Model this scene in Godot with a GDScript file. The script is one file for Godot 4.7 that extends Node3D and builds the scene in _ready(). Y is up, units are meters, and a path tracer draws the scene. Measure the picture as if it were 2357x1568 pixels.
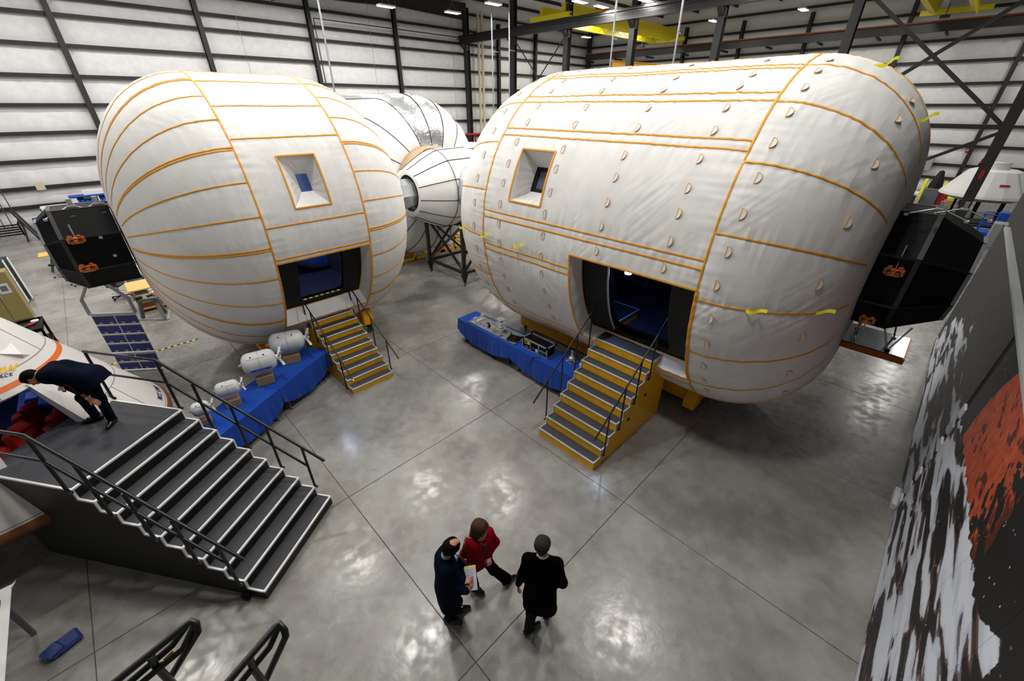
extends Node3D
# A hangar with two large white fabric space-station modules, stairs, a cone capsule and four people.
# World: +x runs to the far right, -z to the far left, y up, metres.

func _ready() -> void:
	rng.seed = 7
	setup_camera_and_light()
	make_materials()
	build_floor()
	build_walls()
	build_roof_and_lamps()
	build_steel()
	build_right_module()
	build_left_module()
	build_node_and_back_module()
	build_partition()
	build_yellow_stairs()
	build_black_stairs()
	build_capsule()
	build_buses()
	build_tables_left()
	build_tables_right()
	build_left_back()
	build_right_back()
	build_foreground()
	build_people()

func setup_camera_and_light() -> void:
	var cam := Camera3D.new()
	cam.name = "camera"
	cam.fov = rad_to_deg(2.0 * atan(784.0 / 940.4))
	cam.keep_aspect = Camera3D.KEEP_HEIGHT
	cam.near = 0.05
	cam.far = 200.0
	add_child(cam)
	cam.transform = Transform3D(Basis(Vector3.UP, deg_to_rad(-44.578)) * Basis(Vector3.RIGHT, -0.5226), Vector3(0, 6.5, 0))
	cam.current = true
	var we := WorldEnvironment.new()
	we.name = "surroundings"
	var e := Environment.new()
	e.background_mode = Environment.BG_COLOR
	e.background_color = Color(0, 0, 0)
	e.tonemap_mode = Environment.TONE_MAPPER_LINEAR
	e.tonemap_exposure = EXPOSURE
	e.sdfgi_enabled = true
	e.ssao_enabled = true
	e.ssil_enabled = true
	we.environment = e
	add_child(we)

const EXPOSURE := 1.0
const LAMP_ENERGY := 32.0
const LAMP_COLOUR := Color(1.0, 0.985, 0.96)

# ---------------------------------------------------------------- helpers
class Sh:
	var v := PackedVector3Array()
	var n := PackedVector3Array()
	var u := PackedVector2Array()
	var c := PackedColorArray()
	var i := PackedInt32Array()
	var col := Color(1, 1, 1)
	var use_col := false
	func vert(p: Vector3, nn: Vector3, uv := Vector2.ZERO) -> int:
		v.append(p); n.append(nn); u.append(uv)
		if use_col: c.append(col)
		return v.size() - 1
	# corners run counter-clockwise seen from outside
	func quad(a: Vector3, b: Vector3, cc: Vector3, d: Vector3, uvs := []) -> void:
		var nn := (b - a).cross(d - a)
		if nn.length_squared() < 1e-16: nn = (cc - b).cross(d - b)
		nn = nn.normalized()
		var t: Array = uvs if uvs.size() == 4 else [Vector2(0, 1), Vector2(1, 1), Vector2(1, 0), Vector2(0, 0)]
		var k := vert(a, nn, t[0]); vert(b, nn, t[1]); vert(cc, nn, t[2]); vert(d, nn, t[3])
		i.append_array(PackedInt32Array([k, k + 2, k + 1, k, k + 3, k + 2]))
	func quad_of(a: Vector3, b: Vector3, cc: Vector3, d: Vector3) -> Sh:
		quad(a, b, cc, d)
		return self
	func tri(a: Vector3, b: Vector3, cc: Vector3) -> void:
		var nn := (b - a).cross(cc - a).normalized()
		var k := vert(a, nn); vert(b, nn, Vector2(1, 0)); vert(cc, nn, Vector2(0, 1))
		i.append_array(PackedInt32Array([k, k + 2, k + 1]))
	func box(xf: Transform3D, s: Vector3) -> Sh:
		var h := s * 0.5
		var p := []
		for z in [-1, 1]:
			for y in [-1, 1]:
				for x in [-1, 1]:
					p.append(xf * Vector3(x * h.x, y * h.y, z * h.z))
		quad(p[4], p[5], p[7], p[6]); quad(p[1], p[0], p[2], p[3])
		quad(p[5], p[1], p[3], p[7]); quad(p[0], p[4], p[6], p[2])
		quad(p[6], p[7], p[3], p[2]); quad(p[0], p[1], p[5], p[4])
		return self
	func bx(center: Vector3, s: Vector3) -> Sh:
		return box(Transform3D(Basis(), center), s)
	# box between two corners
	func b2(a: Vector3, b: Vector3) -> Sh:
		return bx((a + b) * 0.5, (b - a).abs())
	# bevelled box
	func bb(xf: Transform3D, s: Vector3, r: float) -> Sh:
		var h := s * 0.5
		r = min(r, min(h.x, min(h.y, h.z)) * 0.98)
		var g := h - Vector3(r, r, r)
		for ax in 3:
			for sg in [-1.0, 1.0]:
				var e := Vector3.ZERO; e[ax] = sg
				var a1 := Vector3.ZERO; a1[(ax + 1) % 3] = 1.0
				var a2 := Vector3.ZERO; a2[(ax + 2) % 3] = sg
				var ce := e * h[ax]
				var x := a1 * g[(ax + 1) % 3]; var y := a2 * g[(ax + 2) % 3]
				quad(xf * (ce - x - y), xf * (ce + x - y), xf * (ce + x + y), xf * (ce - x + y))
		for ax in 3:
			var b := (ax + 1) % 3; var d := (ax + 2) % 3
			for s1 in [-1.0, 1.0]:
				for s2 in [-1.0, 1.0]:
					var p0 := Vector3.ZERO; p0[b] = s1 * h[b]; p0[d] = s2 * g[d]
					var p1 := Vector3.ZERO; p1[b] = s1 * g[b]; p1[d] = s2 * h[d]
					var w := Vector3.ZERO; w[ax] = g[ax] * s1 * s2
					quad(xf * (p0 - w), xf * (p1 - w), xf * (p1 + w), xf * (p0 + w))
		for sx in [-1.0, 1.0]:
			for sy in [-1.0, 1.0]:
				for sz in [-1.0, 1.0]:
					var q0 := Vector3(sx * h.x, sy * g.y, sz * g.z); var q1 := Vector3(sx * g.x, sy * h.y, sz * g.z); var q2 := Vector3(sx * g.x, sy * g.y, sz * h.z)
					if sx * sy * sz > 0: tri(xf * q0, xf * q1, xf * q2)
					else: tri(xf * q0, xf * q2, xf * q1)
		return self
	# square-section or round bar along a polyline
	func tube(pts: Array, r: float, sides := 8, r_end := -1.0, closed := false) -> Sh:
		var m := pts.size()
		var up := Vector3.UP
		var base := v.size()
		var prev_x := Vector3.ZERO
		for k in m:
			var t: Vector3
			if closed: t = (pts[(k + 1) % m] - pts[(k - 1 + m) % m])
			elif k == 0: t = pts[1] - pts[0]
			elif k == m - 1: t = pts[k] - pts[k - 1]
			else: t = (pts[k + 1] - pts[k]).normalized() + (pts[k] - pts[k - 1]).normalized()
			t = t.normalized()
			var x := prev_x - t * prev_x.dot(t)
			if x.length() < 1e-4:
				x = up.cross(t)
				if x.length() < 1e-3: x = Vector3.RIGHT.cross(t)
			x = x.normalized(); prev_x = x
			var y := t.cross(x)
			var rr: float = r if r_end < 0 else lerp(r, r_end, float(k) / (m - 1))
			for s in sides:
				var a := TAU * (s + 0.5) / sides
				var d := x * cos(a) + y * sin(a)
				vert(pts[k] + d * rr, d, Vector2(float(s) / sides, float(k)))
		var segs := m if closed else m - 1
		for k in segs:
			var k2 := (k + 1) % m
			for s in sides:
				var s2 := (s + 1) % sides
				var a := base + k * sides + s; var b := base + k * sides + s2; var cc := base + k2 * sides + s2; var d := base + k2 * sides + s
				i.append_array(PackedInt32Array([a, cc, b, a, d, cc]))
		if not closed:
			for e in [0, m - 1]:
				var t: Vector3 = (pts[1] - pts[0]) if e == 0 else (pts[m - 1] - pts[m - 2])
				t = t.normalized() * (-1.0 if e == 0 else 1.0)
				var ci := vert(pts[e], t)
				var f := v.size()
				for s in sides: vert(v[base + e * sides + s], t)
				for s in sides:
					var a := f + s; var b := f + (s + 1) % sides
					if e == 0: i.append_array(PackedInt32Array([ci, a, b]))
					else: i.append_array(PackedInt32Array([ci, b, a]))
		return self
	func rod(a: Vector3, b: Vector3, r: float, sides := 8) -> Sh:
		return tube([a, b], r, sides)
	# rectangular bar from a to b: w across, h along the given up direction
	func bar(a: Vector3, b: Vector3, w: float, h: float, up := Vector3.UP) -> Sh:
		var z := (b - a); var l := z.length(); z = z / l
		var x := up.cross(z)
		if x.length() < 1e-3: x = Vector3.RIGHT.cross(z)
		x = x.normalized()
		var y := z.cross(x)
		return box(Transform3D(Basis(x, y, z), (a + b) * 0.5), Vector3(w, h, l))
	# I-section beam from a to b
	func ibeam(a: Vector3, b: Vector3, w: float, h: float, tw: float, tf: float, up := Vector3.UP) -> Sh:
		var z := (b - a).normalized()
		var x := up.cross(z)
		if x.length() < 1e-3: x = Vector3.RIGHT.cross(z)
		x = x.normalized()
		var y := z.cross(x)
		bar(a, b, tw, h - tf * 2, y)
		for s in [-1.0, 1.0]:
			var o: Vector3 = y * (s * (h - tf) * 0.5)
			bar(a + o, b + o, w, tf, y)
		return self
	# profile: Vector2(radius, height) ; turned about local y of xf ; a0..a1 radians
	func lathe(prof: Array, xf: Transform3D, seg := 24, a0 := 0.0, a1 := TAU, smooth := true) -> Sh:
		var m := prof.size()
		if smooth:
			var base := v.size()
			for k in m:
				var t: Vector2
				if k == 0: t = prof[1] - prof[0]
				elif k == m - 1: t = prof[k] - prof[k - 1]
				else: t = (prof[k + 1] - prof[k]).normalized() + (prof[k] - prof[k - 1]).normalized()
				var nn2 := Vector2(t.y, -t.x).normalized()
				for s in seg + 1:
					var a: float = lerp(a0, a1, float(s) / seg)
					vert(xf * Vector3(prof[k].x * cos(a), prof[k].y, prof[k].x * sin(a)), (xf.basis * Vector3(nn2.x * cos(a), nn2.y, nn2.x * sin(a))).normalized(), Vector2(float(s) / seg, float(k) / (m - 1)))
			for k in m - 1:
				for s in seg:
					var a := base + k * (seg + 1) + s; var b := a + 1; var d := a + seg + 1; var cc := d + 1
					i.append_array(PackedInt32Array([a, b, cc, a, cc, d]))
		else:
			for k in m - 1:
				for s in seg:
					var f0: float = lerp(a0, a1, float(s) / seg); var f1: float = lerp(a0, a1, float(s + 1) / seg)
					var P := func(q: Vector2, a: float): return xf * Vector3(q.x * cos(a), q.y, q.x * sin(a))
					quad(P.call(prof[k], f1), P.call(prof[k], f0), P.call(prof[k + 1], f0), P.call(prof[k + 1], f1))
		return self
	# polygon in local xy, extruded from z=0 to z=depth
	func prism(poly: PackedVector2Array, depth: float, xf: Transform3D) -> Sh:
		if Geometry2D.is_polygon_clockwise(poly):
			poly = poly.duplicate(); poly.reverse()
		var t := Geometry2D.triangulate_polygon(poly)
		for k in range(0, t.size(), 3):
			var p := []
			for j in 3: p.append(poly[t[k + j]])
			if (p[1] - p[0]).cross(p[2] - p[0]) < 0: p.reverse()
			tri(xf * Vector3(p[0].x, p[0].y, depth), xf * Vector3(p[1].x, p[1].y, depth), xf * Vector3(p[2].x, p[2].y, depth))
			tri(xf * Vector3(p[0].x, p[0].y, 0), xf * Vector3(p[2].x, p[2].y, 0), xf * Vector3(p[1].x, p[1].y, 0))
		var m := poly.size()
		for k in m:
			var a := poly[k]; var b := poly[(k + 1) % m]
			quad(xf * Vector3(a.x, a.y, 0), xf * Vector3(b.x, b.y, 0), xf * Vector3(b.x, b.y, depth), xf * Vector3(a.x, a.y, depth))
		return self
	# smooth surface over a grid of points pts[r][c]
	func grid(pts: Array, skip = null, flip := false, uvs := []) -> Sh:
		var nr := pts.size(); var nc: int = pts[0].size()
		var base := v.size()
		for r in nr:
			for q in nc:
				var a: Vector3 = pts[min(r + 1, nr - 1)][q] - pts[max(r - 1, 0)][q]
				var b: Vector3 = pts[r][min(q + 1, nc - 1)] - pts[r][max(q - 1, 0)]
				var nn := a.cross(b).normalized()
				if flip: nn = -nn
				vert(pts[r][q], nn, uvs[r][q] if uvs.size() else Vector2(float(q) / (nc - 1), float(r) / (nr - 1)))
		var check: bool = skip != null
		for r in nr - 1:
			for q in nc - 1:
				if check and skip.call(r, q): continue
				var a := base + r * nc + q; var b := a + 1; var d := a + nc; var cc := d + 1
				if flip: i.append_array(PackedInt32Array([a, cc, b, a, d, cc]))
				else: i.append_array(PackedInt32Array([a, b, cc, a, cc, d]))
		return self
	func sphere(xf: Transform3D, r: float, seg := 16, rings := 10) -> Sh:
		var p := []
		for k in rings + 1:
			var a := PI * k / rings - PI / 2
			p.append(Vector2(max(cos(a), 0.0) * r, sin(a) * r))
		return lathe(p, xf, seg)
	func mesh() -> ArrayMesh:
		var arr := []
		arr.resize(Mesh.ARRAY_MAX)
		arr[Mesh.ARRAY_VERTEX] = v
		arr[Mesh.ARRAY_NORMAL] = n
		arr[Mesh.ARRAY_TEX_UV] = u
		if use_col and c.size() == v.size(): arr[Mesh.ARRAY_COLOR] = c
		arr[Mesh.ARRAY_INDEX] = i
		var am := ArrayMesh.new()
		am.add_surface_from_arrays(Mesh.PRIMITIVE_TRIANGLES, arr)
		return am

var M := {}
var taken := {}
var rng := RandomNumberGenerator.new()

func sh() -> Sh:
	return Sh.new()

func numbered(called: String) -> String:
	if not taken.has(called):
		taken[called] = 0
		return called
	taken[called] += 1
	return "%s_%03d" % [called, taken[called]]

func tag(o: Node, label := "", category := "", group := "", kind := "") -> Node:
	if label: o.set_meta("label", label)
	if category: o.set_meta("category", category)
	if group: o.set_meta("group", group)
	if kind: o.set_meta("kind", kind)
	return o

# a Node3D at a thing's base; its parts are children
func thing(called: String, label: String, category: String, at := Vector3.ZERO, yaw := 0.0, group := "") -> Node3D:
	var o := Node3D.new()
	o.name = numbered(called)
	add_child(o)
	o.transform = Transform3D(Basis(Vector3.UP, yaw), at)
	tag(o, label, category, group)
	return o

func world_of(o: Node) -> Transform3D:
	var t := Transform3D()
	while o != null and o != self and o is Node3D:
		t = (o as Node3D).transform * t
		o = o.get_parent()
	return t

# one named mesh; shapes given in the parent's own axes, or in the world's with world = true
func obj(called: String, s, m: Material, parent: Node = null, world := false) -> MeshInstance3D:
	var o := MeshInstance3D.new()
	o.mesh = s if s is Mesh else s.mesh()
	o.material_override = m
	if parent == null:
		o.name = numbered(called)
		add_child(o)
	else:
		o.name = called
		parent.add_child(o, true)
		if world: o.transform = world_of(parent).affine_inverse()
	return o

func wobj(called: String, s, m: Material, parent: Node) -> MeshInstance3D:
	return obj(called, s, m, parent, true)

func place(called: String, mesh: Mesh, m: Material, parent: Node, t: Transform3D) -> MeshInstance3D:
	var o := obj(called, mesh, m, parent)
	o.transform = world_of(parent).affine_inverse() * t
	return o

func copy_of(o: Node3D, at: Vector3, yaw: float, label := "", group := "") -> Node3D:
	var d: Node3D = o.duplicate()
	d.name = numbered(String(o.name).rstrip("0123456789").trim_suffix("_"))
	add_child(d)
	d.transform = Transform3D(Basis(Vector3.UP, yaw), at)
	if label: d.set_meta("label", label)
	if group: d.set_meta("group", group)
	return d

func struct(called: String, s, m: Material) -> MeshInstance3D:
	var o := obj(called, s, m)
	o.set_meta("kind", "structure")
	return o

func T(p: Vector3, yaw := 0.0) -> Transform3D:
	return Transform3D(Basis(Vector3.UP, yaw), p)

func B3(x: Vector3, y: Vector3, z: Vector3, o: Vector3) -> Transform3D:
	return Transform3D(Basis(x, y, z), o)

# ---------------------------------------------------------------- materials
func mat(col: Color, rough := 0.6, metal := 0.0, spec := 0.5) -> StandardMaterial3D:
	var m := StandardMaterial3D.new()
	m.albedo_color = col
	m.roughness = rough
	m.metallic = metal
	m.metallic_specular = spec
	return m

func noise_img(size: int, freq: float, oct: int, sd: int, kind := FastNoiseLite.TYPE_SIMPLEX_SMOOTH) -> Image:
	var f := FastNoiseLite.new()
	f.noise_type = kind
	f.frequency = freq
	f.fractal_octaves = oct
	f.seed = sd
	var im := f.get_seamless_image(size, size)
	im.convert(Image.FORMAT_L8)
	return im

# colours along a list of stops, looked up with a grey image
func ramp_img(g: Image, stops: Array) -> Image:
	var lut := PackedByteArray()
	lut.resize(768)
	for k in 256:
		var x := k / 255.0
		var c: Color = stops[stops.size() - 1][1]
		for j in stops.size() - 1:
			if x <= stops[j + 1][0]:
				var f: float = clamp((x - stops[j][0]) / max(stops[j + 1][0] - stops[j][0], 1e-4), 0, 1)
				c = stops[j][1].lerp(stops[j + 1][1], f)
				break
		lut[k * 3] = int(c.r * 255); lut[k * 3 + 1] = int(c.g * 255); lut[k * 3 + 2] = int(c.b * 255)
	var d := g.get_data()
	var out := PackedByteArray()
	out.resize(d.size() * 3)
	for k in d.size():
		var q := d[k] * 3
		out[k * 3] = lut[q]; out[k * 3 + 1] = lut[q + 1]; out[k * 3 + 2] = lut[q + 2]
	return Image.create_from_data(g.get_width(), g.get_height(), false, Image.FORMAT_RGB8, out)

func mix_img(a: Image, b: Image, f: float) -> Image:
	var da := a.get_data(); var db := b.get_data()
	for k in da.size(): da[k] = int(da[k] * (1.0 - f) + db[k] * f)
	return Image.create_from_data(a.get_width(), a.get_height(), false, a.get_format(), da)

func tex(im: Image) -> ImageTexture:
	im.generate_mipmaps()
	return ImageTexture.create_from_image(im)

func tri_map(m: StandardMaterial3D, per_metre: float, world := true) -> void:
	m.uv1_triplanar = true
	m.uv1_world_triplanar = world
	m.uv1_scale = Vector3.ONE * per_metre
func make_materials() -> void:
	# polished concrete: coarse clouding, trowel blotches and fine grain; gloss varies with its own pattern
	var g1 := noise_img(1024, 0.004, 5, 11)
	var g2 := noise_img(1024, 0.02, 4, 12)
	var gg := mix_img(g1, g2, 0.35)
	var fl := mat(Color(1, 1, 1), 1.0, 0.0, 0.5)
	fl.albedo_texture = tex(ramp_img(gg, [[0.0, Color(0.43, 0.42, 0.405)], [0.35, Color(0.50, 0.492, 0.475)], [0.5, Color(0.54, 0.533, 0.517)], [0.65, Color(0.57, 0.565, 0.552)], [1.0, Color(0.62, 0.617, 0.61)]]))
	var r1 := mix_img(noise_img(1024, 0.006, 4, 21), noise_img(1024, 0.03, 4, 22), 0.5)
	fl.roughness_texture = tex(ramp_img(r1, [[0.0, Color(0.14, 0.14, 0.14)], [0.4, Color(0.22, 0.22, 0.22)], [0.6, Color(0.34, 0.34, 0.34)], [1.0, Color(0.5, 0.5, 0.5)]]))
	fl.roughness_texture_channel = BaseMaterial3D.TEXTURE_CHANNEL_RED
	var fn := mix_img(noise_img(1024, 0.05, 3, 23), noise_img(1024, 0.012, 3, 24), 0.5)
	fn.bump_map_to_normal_map(1.2)
	fl.normal_enabled = true
	fl.normal_texture = tex(fn)
	fl.normal_scale = 0.16
	tri_map(fl, 0.13)
	M.floor = fl
	M.joint = mat(Color(0.33, 0.32, 0.305), 0.9)
	# white vinyl insulation with soft creases
	var wv := mat(Color(1, 1, 1), 0.5, 0.0, 0.4)
	wv.albedo_texture = tex(ramp_img(noise_img(256, 0.02, 4, 31), [[0, Color(0.88, 0.88, 0.89)], [1, Color(0.93, 0.93, 0.935)]]))
	var wn := noise_img(512, 0.012, 4, 32)
	wn.bump_map_to_normal_map(3.0)
	wv.normal_enabled = true; wv.normal_texture = tex(wn); wv.normal_scale = 0.22
	tri_map(wv, 0.35)
	M.vinyl = wv
	M.girt = mat(Color(0.115, 0.125, 0.125), 0.55)
	M.steel = mat(Color(0.125, 0.122, 0.13), 0.5)
	M.cast_iron = mat(Color(0.06, 0.06, 0.065), 0.5)
	M.rust = mat(Color(0.50, 0.25, 0.13), 0.8)
	M.galv = mat(Color(0.66, 0.68, 0.70), 0.35, 0.8)
	M.roof = mat(Color(0.80, 0.80, 0.81), 0.7)
	M.cream = mat(Color(0.80, 0.76, 0.66), 0.6)
	M.crane = mat(Color(0.86, 0.79, 0.02), 0.45)
	M.crane_orange = mat(Color(0.88, 0.66, 0.22), 0.5)
	# module cover: coated white cloth
	var fb := mat(Color(1, 1, 1), 0.62, 0.0, 0.35)
	fb.albedo_texture = tex(ramp_img(noise_img(256, 0.02, 4, 41), [[0, Color(0.865, 0.865, 0.86)], [1, Color(0.92, 0.92, 0.915)]]))
	tri_map(fb, 0.4)
	M.cloth = fb
	M.cloth_in = mat(Color(0.84, 0.84, 0.85), 0.7)
	M.seam = mat(Color(0.88, 0.62, 0.18), 0.6)
	M.loop = mat(Color(0.88, 0.66, 0.36), 0.65)
	M.net = mat(Color(0.88, 0.87, 0.86), 0.7)
	M.tape = mat(Color(0.93, 0.90, 0.10), 0.5)
	M.black = mat(Color(0.035, 0.035, 0.038), 0.75)
	M.black_satin = mat(Color(0.035, 0.035, 0.04), 0.5, 0.0, 0.25)
	M.black_paint = mat(Color(0.045, 0.045, 0.05), 0.35)
	M.navy = mat(Color(0.03, 0.05, 0.16), 0.8)
	M.blue_wall = mat(Color(0.07, 0.27, 0.62), 0.75)
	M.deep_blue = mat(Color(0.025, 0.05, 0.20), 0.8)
	var yw := mat(Color(1, 1, 1), 0.45)
	yw.albedo_texture = tex(ramp_img(noise_img(256, 0.025, 4, 51), [[0, Color(0.88, 0.63, 0.03)], [0.5, Color(0.93, 0.69, 0.04)], [1, Color(0.95, 0.73, 0.08)]]))
	tri_map(yw, 1.1)
	M.yellow = yw
	# rubbery tread with light specks
	var sp := noise_img(512, 0.25, 1, 61, FastNoiseLite.TYPE_CELLULAR)
	var td := mat(Color(1, 1, 1), 0.75)
	td.albedo_texture = tex(ramp_img(sp, [[0, Color(0.42, 0.42, 0.45)], [0.05, Color(0.30, 0.30, 0.32)], [0.16, Color(0.215, 0.215, 0.235)], [1.0, Color(0.225, 0.225, 0.25)]]))
	tri_map(td, 1.6)
	M.tread = td
	M.alu = mat(Color(0.80, 0.80, 0.80), 0.35, 0.55)
	M.alu_white = mat(Color(0.86, 0.86, 0.86), 0.4, 0.2)
	M.riser_black = mat(Color(0.04, 0.04, 0.042), 0.5)
	M.rail = mat(Color(0.06, 0.06, 0.065), 0.35)
	# capsule
	M.cap_white = mat(Color(0.88, 0.87, 0.86), 0.45)
	M.cap_line = mat(Color(0.55, 0.55, 0.56), 0.6)
	M.cap_orange = mat(Color(0.90, 0.42, 0.10), 0.5)
	M.cap_brown = mat(Color(0.50, 0.30, 0.16), 0.55)
	M.letter_yellow = mat(Color(0.96, 0.76, 0.08), 0.5)
	M.letter_orange = mat(Color(0.95, 0.55, 0.06), 0.5)
	M.letter_blue = mat(Color(0.08, 0.17, 0.42), 0.5)
	M.red_pad = mat(Color(0.62, 0.045, 0.03), 0.8)
	M.console = mat(Color(0.14, 0.22, 0.48), 0.5)
	M.console_light = mat(Color(0.42, 0.50, 0.80), 0.5)
	# blue tablecloth
	var bc := mat(Color(1, 1, 1), 0.85, 0.0, 0.3)
	bc.albedo_texture = tex(ramp_img(noise_img(256, 0.15, 3, 71), [[0, Color(0.01, 0.23, 0.60)], [1, Color(0.02, 0.30, 0.72)]]))
	tri_map(bc, 2.0)
	bc.rim_enabled = true; bc.rim = 0.3
	M.bluecloth = bc
	var wd := mat(Color(1, 1, 1), 0.6)
	var wg := noise_img(256, 0.03, 4, 81)
	wd.albedo_texture = tex(ramp_img(wg, [[0, Color(0.60, 0.50, 0.37)], [1, Color(0.73, 0.63, 0.49)]]))
	wd.uv1_triplanar = true; wd.uv1_scale = Vector3(1.5, 9, 9)
	M.plywood = wd
	var mw := wd.duplicate()
	mw.albedo_texture = tex(ramp_img(wg, [[0, Color(0.80, 0.62, 0.34)], [1, Color(0.89, 0.72, 0.44)]]))
	M.maple = mw
	M.model_white = mat(Color(0.84, 0.85, 0.87), 0.5)
	M.model_line = mat(Color(0.62, 0.63, 0.66), 0.6)
	var ac := mat(Color(0.92, 0.95, 0.98, 0.18), 0.05)
	ac.transparency = BaseMaterial3D.TRANSPARENCY_ALPHA
	M.acrylic = ac
	var gl := mat(Color(0.10, 0.13, 0.22), 0.06, 0.0, 0.6)
	M.dark_glass = gl
	M.window_grey = mat(Color(0.36, 0.38, 0.46), 0.1)
	M.copper_edge = mat(Color(0.62, 0.34, 0.12), 0.35, 0.7)
	M.mirror = mat(Color(0.62, 0.64, 0.67), 0.1, 1.0)
	var gp := mat(Color(0.25, 0.35, 0.55, 0.35), 0.04)
	gp.transparency = BaseMaterial3D.TRANSPARENCY_ALPHA
	M.pane_blue = gp
	M.blind_blue = mat(Color(0.20, 0.33, 0.63), 0.5)
	# copper foil, crinkled
	var cf := mat(Color(0.80, 0.47, 0.25), 0.25, 0.9)
	var cn := noise_img(256, 0.05, 3, 91, FastNoiseLite.TYPE_CELLULAR)
	cn.bump_map_to_normal_map(4.0)
	cf.normal_enabled = true; cf.normal_texture = tex(cn); cf.normal_scale = 1.0
	tri_map(cf, 3.0)
	M.copper = cf
	var sf := mat(Color(0.86, 0.87, 0.88), 0.25, 0.85)
	sf.normal_enabled = true; sf.normal_texture = cf.normal_texture; sf.normal_scale = 0.6
	tri_map(sf, 0.7)
	M.foil = sf
	M.silver = mat(Color(0.74, 0.76, 0.78), 0.3, 0.7)
	M.grey_paint = mat(Color(0.38, 0.40, 0.42), 0.5)
	M.pale_grey = mat(Color(0.62, 0.63, 0.64), 0.5)
	M.solar = mat(Color(0.05, 0.06, 0.46), 0.3)
	M.cabinet = mat(Color(0.56, 0.50, 0.31), 0.55)
	M.white = mat(Color(0.85, 0.85, 0.85), 0.55)
	M.red = mat(Color(0.62, 0.06, 0.06), 0.5)
	M.green = mat(Color(0.10, 0.32, 0.20), 0.6)
	M.bright_blue = mat(Color(0.05, 0.30, 0.72), 0.5)
	M.hazard_yellow = mat(Color(0.88, 0.82, 0.12), 0.5)
	M.suit_black = mat(Color(0.020, 0.020, 0.023), 0.9, 0.0, 0.12)
	M.suit_navy = mat(Color(0.040, 0.065, 0.125), 0.9, 0.0, 0.15)
	M.trouser_grey = mat(Color(0.13, 0.13, 0.135), 0.9, 0.0, 0.15)
	M.red_jacket = mat(Color(0.50, 0.015, 0.085), 0.85, 0.0, 0.2)
	M.shoe = mat(Color(0.02, 0.02, 0.022), 0.22)
	M.shirt = mat(Color(0.62, 0.70, 0.85), 0.8)
	M.shirt_white = mat(Color(0.85, 0.85, 0.87), 0.8)
	M.skin = mat(Color(0.72, 0.50, 0.40), 0.55)
	M.skin.subsurf_scatter_enabled = true
	M.skin.subsurf_scatter_strength = 0.1
	M.hair_brown = mat(Color(0.24, 0.15, 0.09), 0.55, 0.0, 0.3)
	M.hair_dark = mat(Color(0.075, 0.058, 0.05), 0.7, 0.0, 0.15)
	M.hair_grey = mat(Color(0.175, 0.165, 0.16), 0.65, 0.0, 0.2)
	var hn := noise_img(256, 0.09, 3, 95)
	hn.bump_map_to_normal_map(6.0)
	for h in [M.hair_brown, M.hair_dark, M.hair_grey]:
		h.normal_enabled = true; h.normal_texture = M.hair_normal if M.has("hair_normal") else tex(hn); h.normal_scale = 1.0
		M.hair_normal = h.normal_texture
		h.uv1_triplanar = true; h.uv1_world_triplanar = true; h.uv1_scale = Vector3(9, 2.2, 9)
	M.tie_red = mat(Color(0.30, 0.03, 0.06), 0.6)
	M.paper = mat(Color(0.80, 0.80, 0.86), 0.7)
	M.pad_yellow = mat(Color(0.90, 0.90, 0.10), 0.7)
	M.gold = mat(Color(0.85, 0.75, 0.5), 0.3, 0.9)
	M.lens = mat(Color(0.30, 0.20, 0.16), 0.4)
	M.eye = mat(Color(0.06, 0.045, 0.04), 0.3)
	M.lip = mat(Color(0.55, 0.25, 0.24), 0.5)
	var em := StandardMaterial3D.new()
	em.albedo_color = Color(0.9, 0.9, 0.9)
	em.emission_enabled = true
	em.emission = LAMP_COLOUR
	em.emission_energy_multiplier = 12.0
	M.lamp_face = em
# ---------------------------------------------------------------- floor, walls, roof
const ZB := -39.2   # back wall
const XR := 52.6    # right wall
const XL := -16.0
const ZF := 16.0
const TOP := 15.2

func build_floor() -> void:
	var base := struct("floor", sh().b2(Vector3(XL - 0.5, -0.3, ZB - 0.5), Vector3(XR + 0.5, -0.012, ZF + 0.5)), M.joint)
	var sx := 3.65; var sz := 3.76
	var gap := 0.009
	var slab := sh().bb(T(Vector3(0, -0.05, 0)), Vector3(sx - gap, 0.1, sz - gap), 0.004).mesh()
	for ix in range(-5, 15):
		for iz in range(-11, 6):
			var x0 := 5.13 + ix * sx; var z0 := -5.955 + iz * sz
			if x0 > XR or x0 + sx < XL or z0 > ZF or z0 + sz < ZB: continue
			place("slab", slab, M.floor, base, T(Vector3(x0 + sx * 0.5, 0, z0 + sz * 0.5)))

const GIRTS := [1.08, 2.12, 3.58, 5.05, 6.5, 7.98, 9.5, 10.95, 11.78, 12.85, 14.2]

# one bay of quilted insulation between two girts, bulging a little, creased where the blankets meet
func quilt_mesh(w: float, h: float, sd: int) -> ArrayMesh:
	var r := RandomNumberGenerator.new()
	r.seed = sd
	var seams := []
	var k := 0.6 + r.randf() * 0.5
	while k < w - 0.3:
		seams.append(k + r.randf_range(-0.12, 0.12)); k += 1.25
	var s := sh()
	var pts := []
	var nx := int(w / 0.16); var ny := 8
	for j in ny + 1:
		var row := []
		for q in nx + 1:
			var x := w * q / nx
			var f := float(j) / ny
			var d := 0.10 * pow(max(sin(PI * f), 0.0), 0.6)
			for se in seams:
				var e: float = abs(x - se - (f - 0.5) * 0.12)
				if e < 0.3: d -= 0.028 * pow(1.0 - e / 0.3, 2.0)
			d += 0.012 * sin(x * 3.1 + f * 4.0 + sd)
			row.append(Vector3(x - w * 0.5, h * f, d))
		pts.append(row)
	s.grid(pts, null, true)
	return s.mesh()

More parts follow.
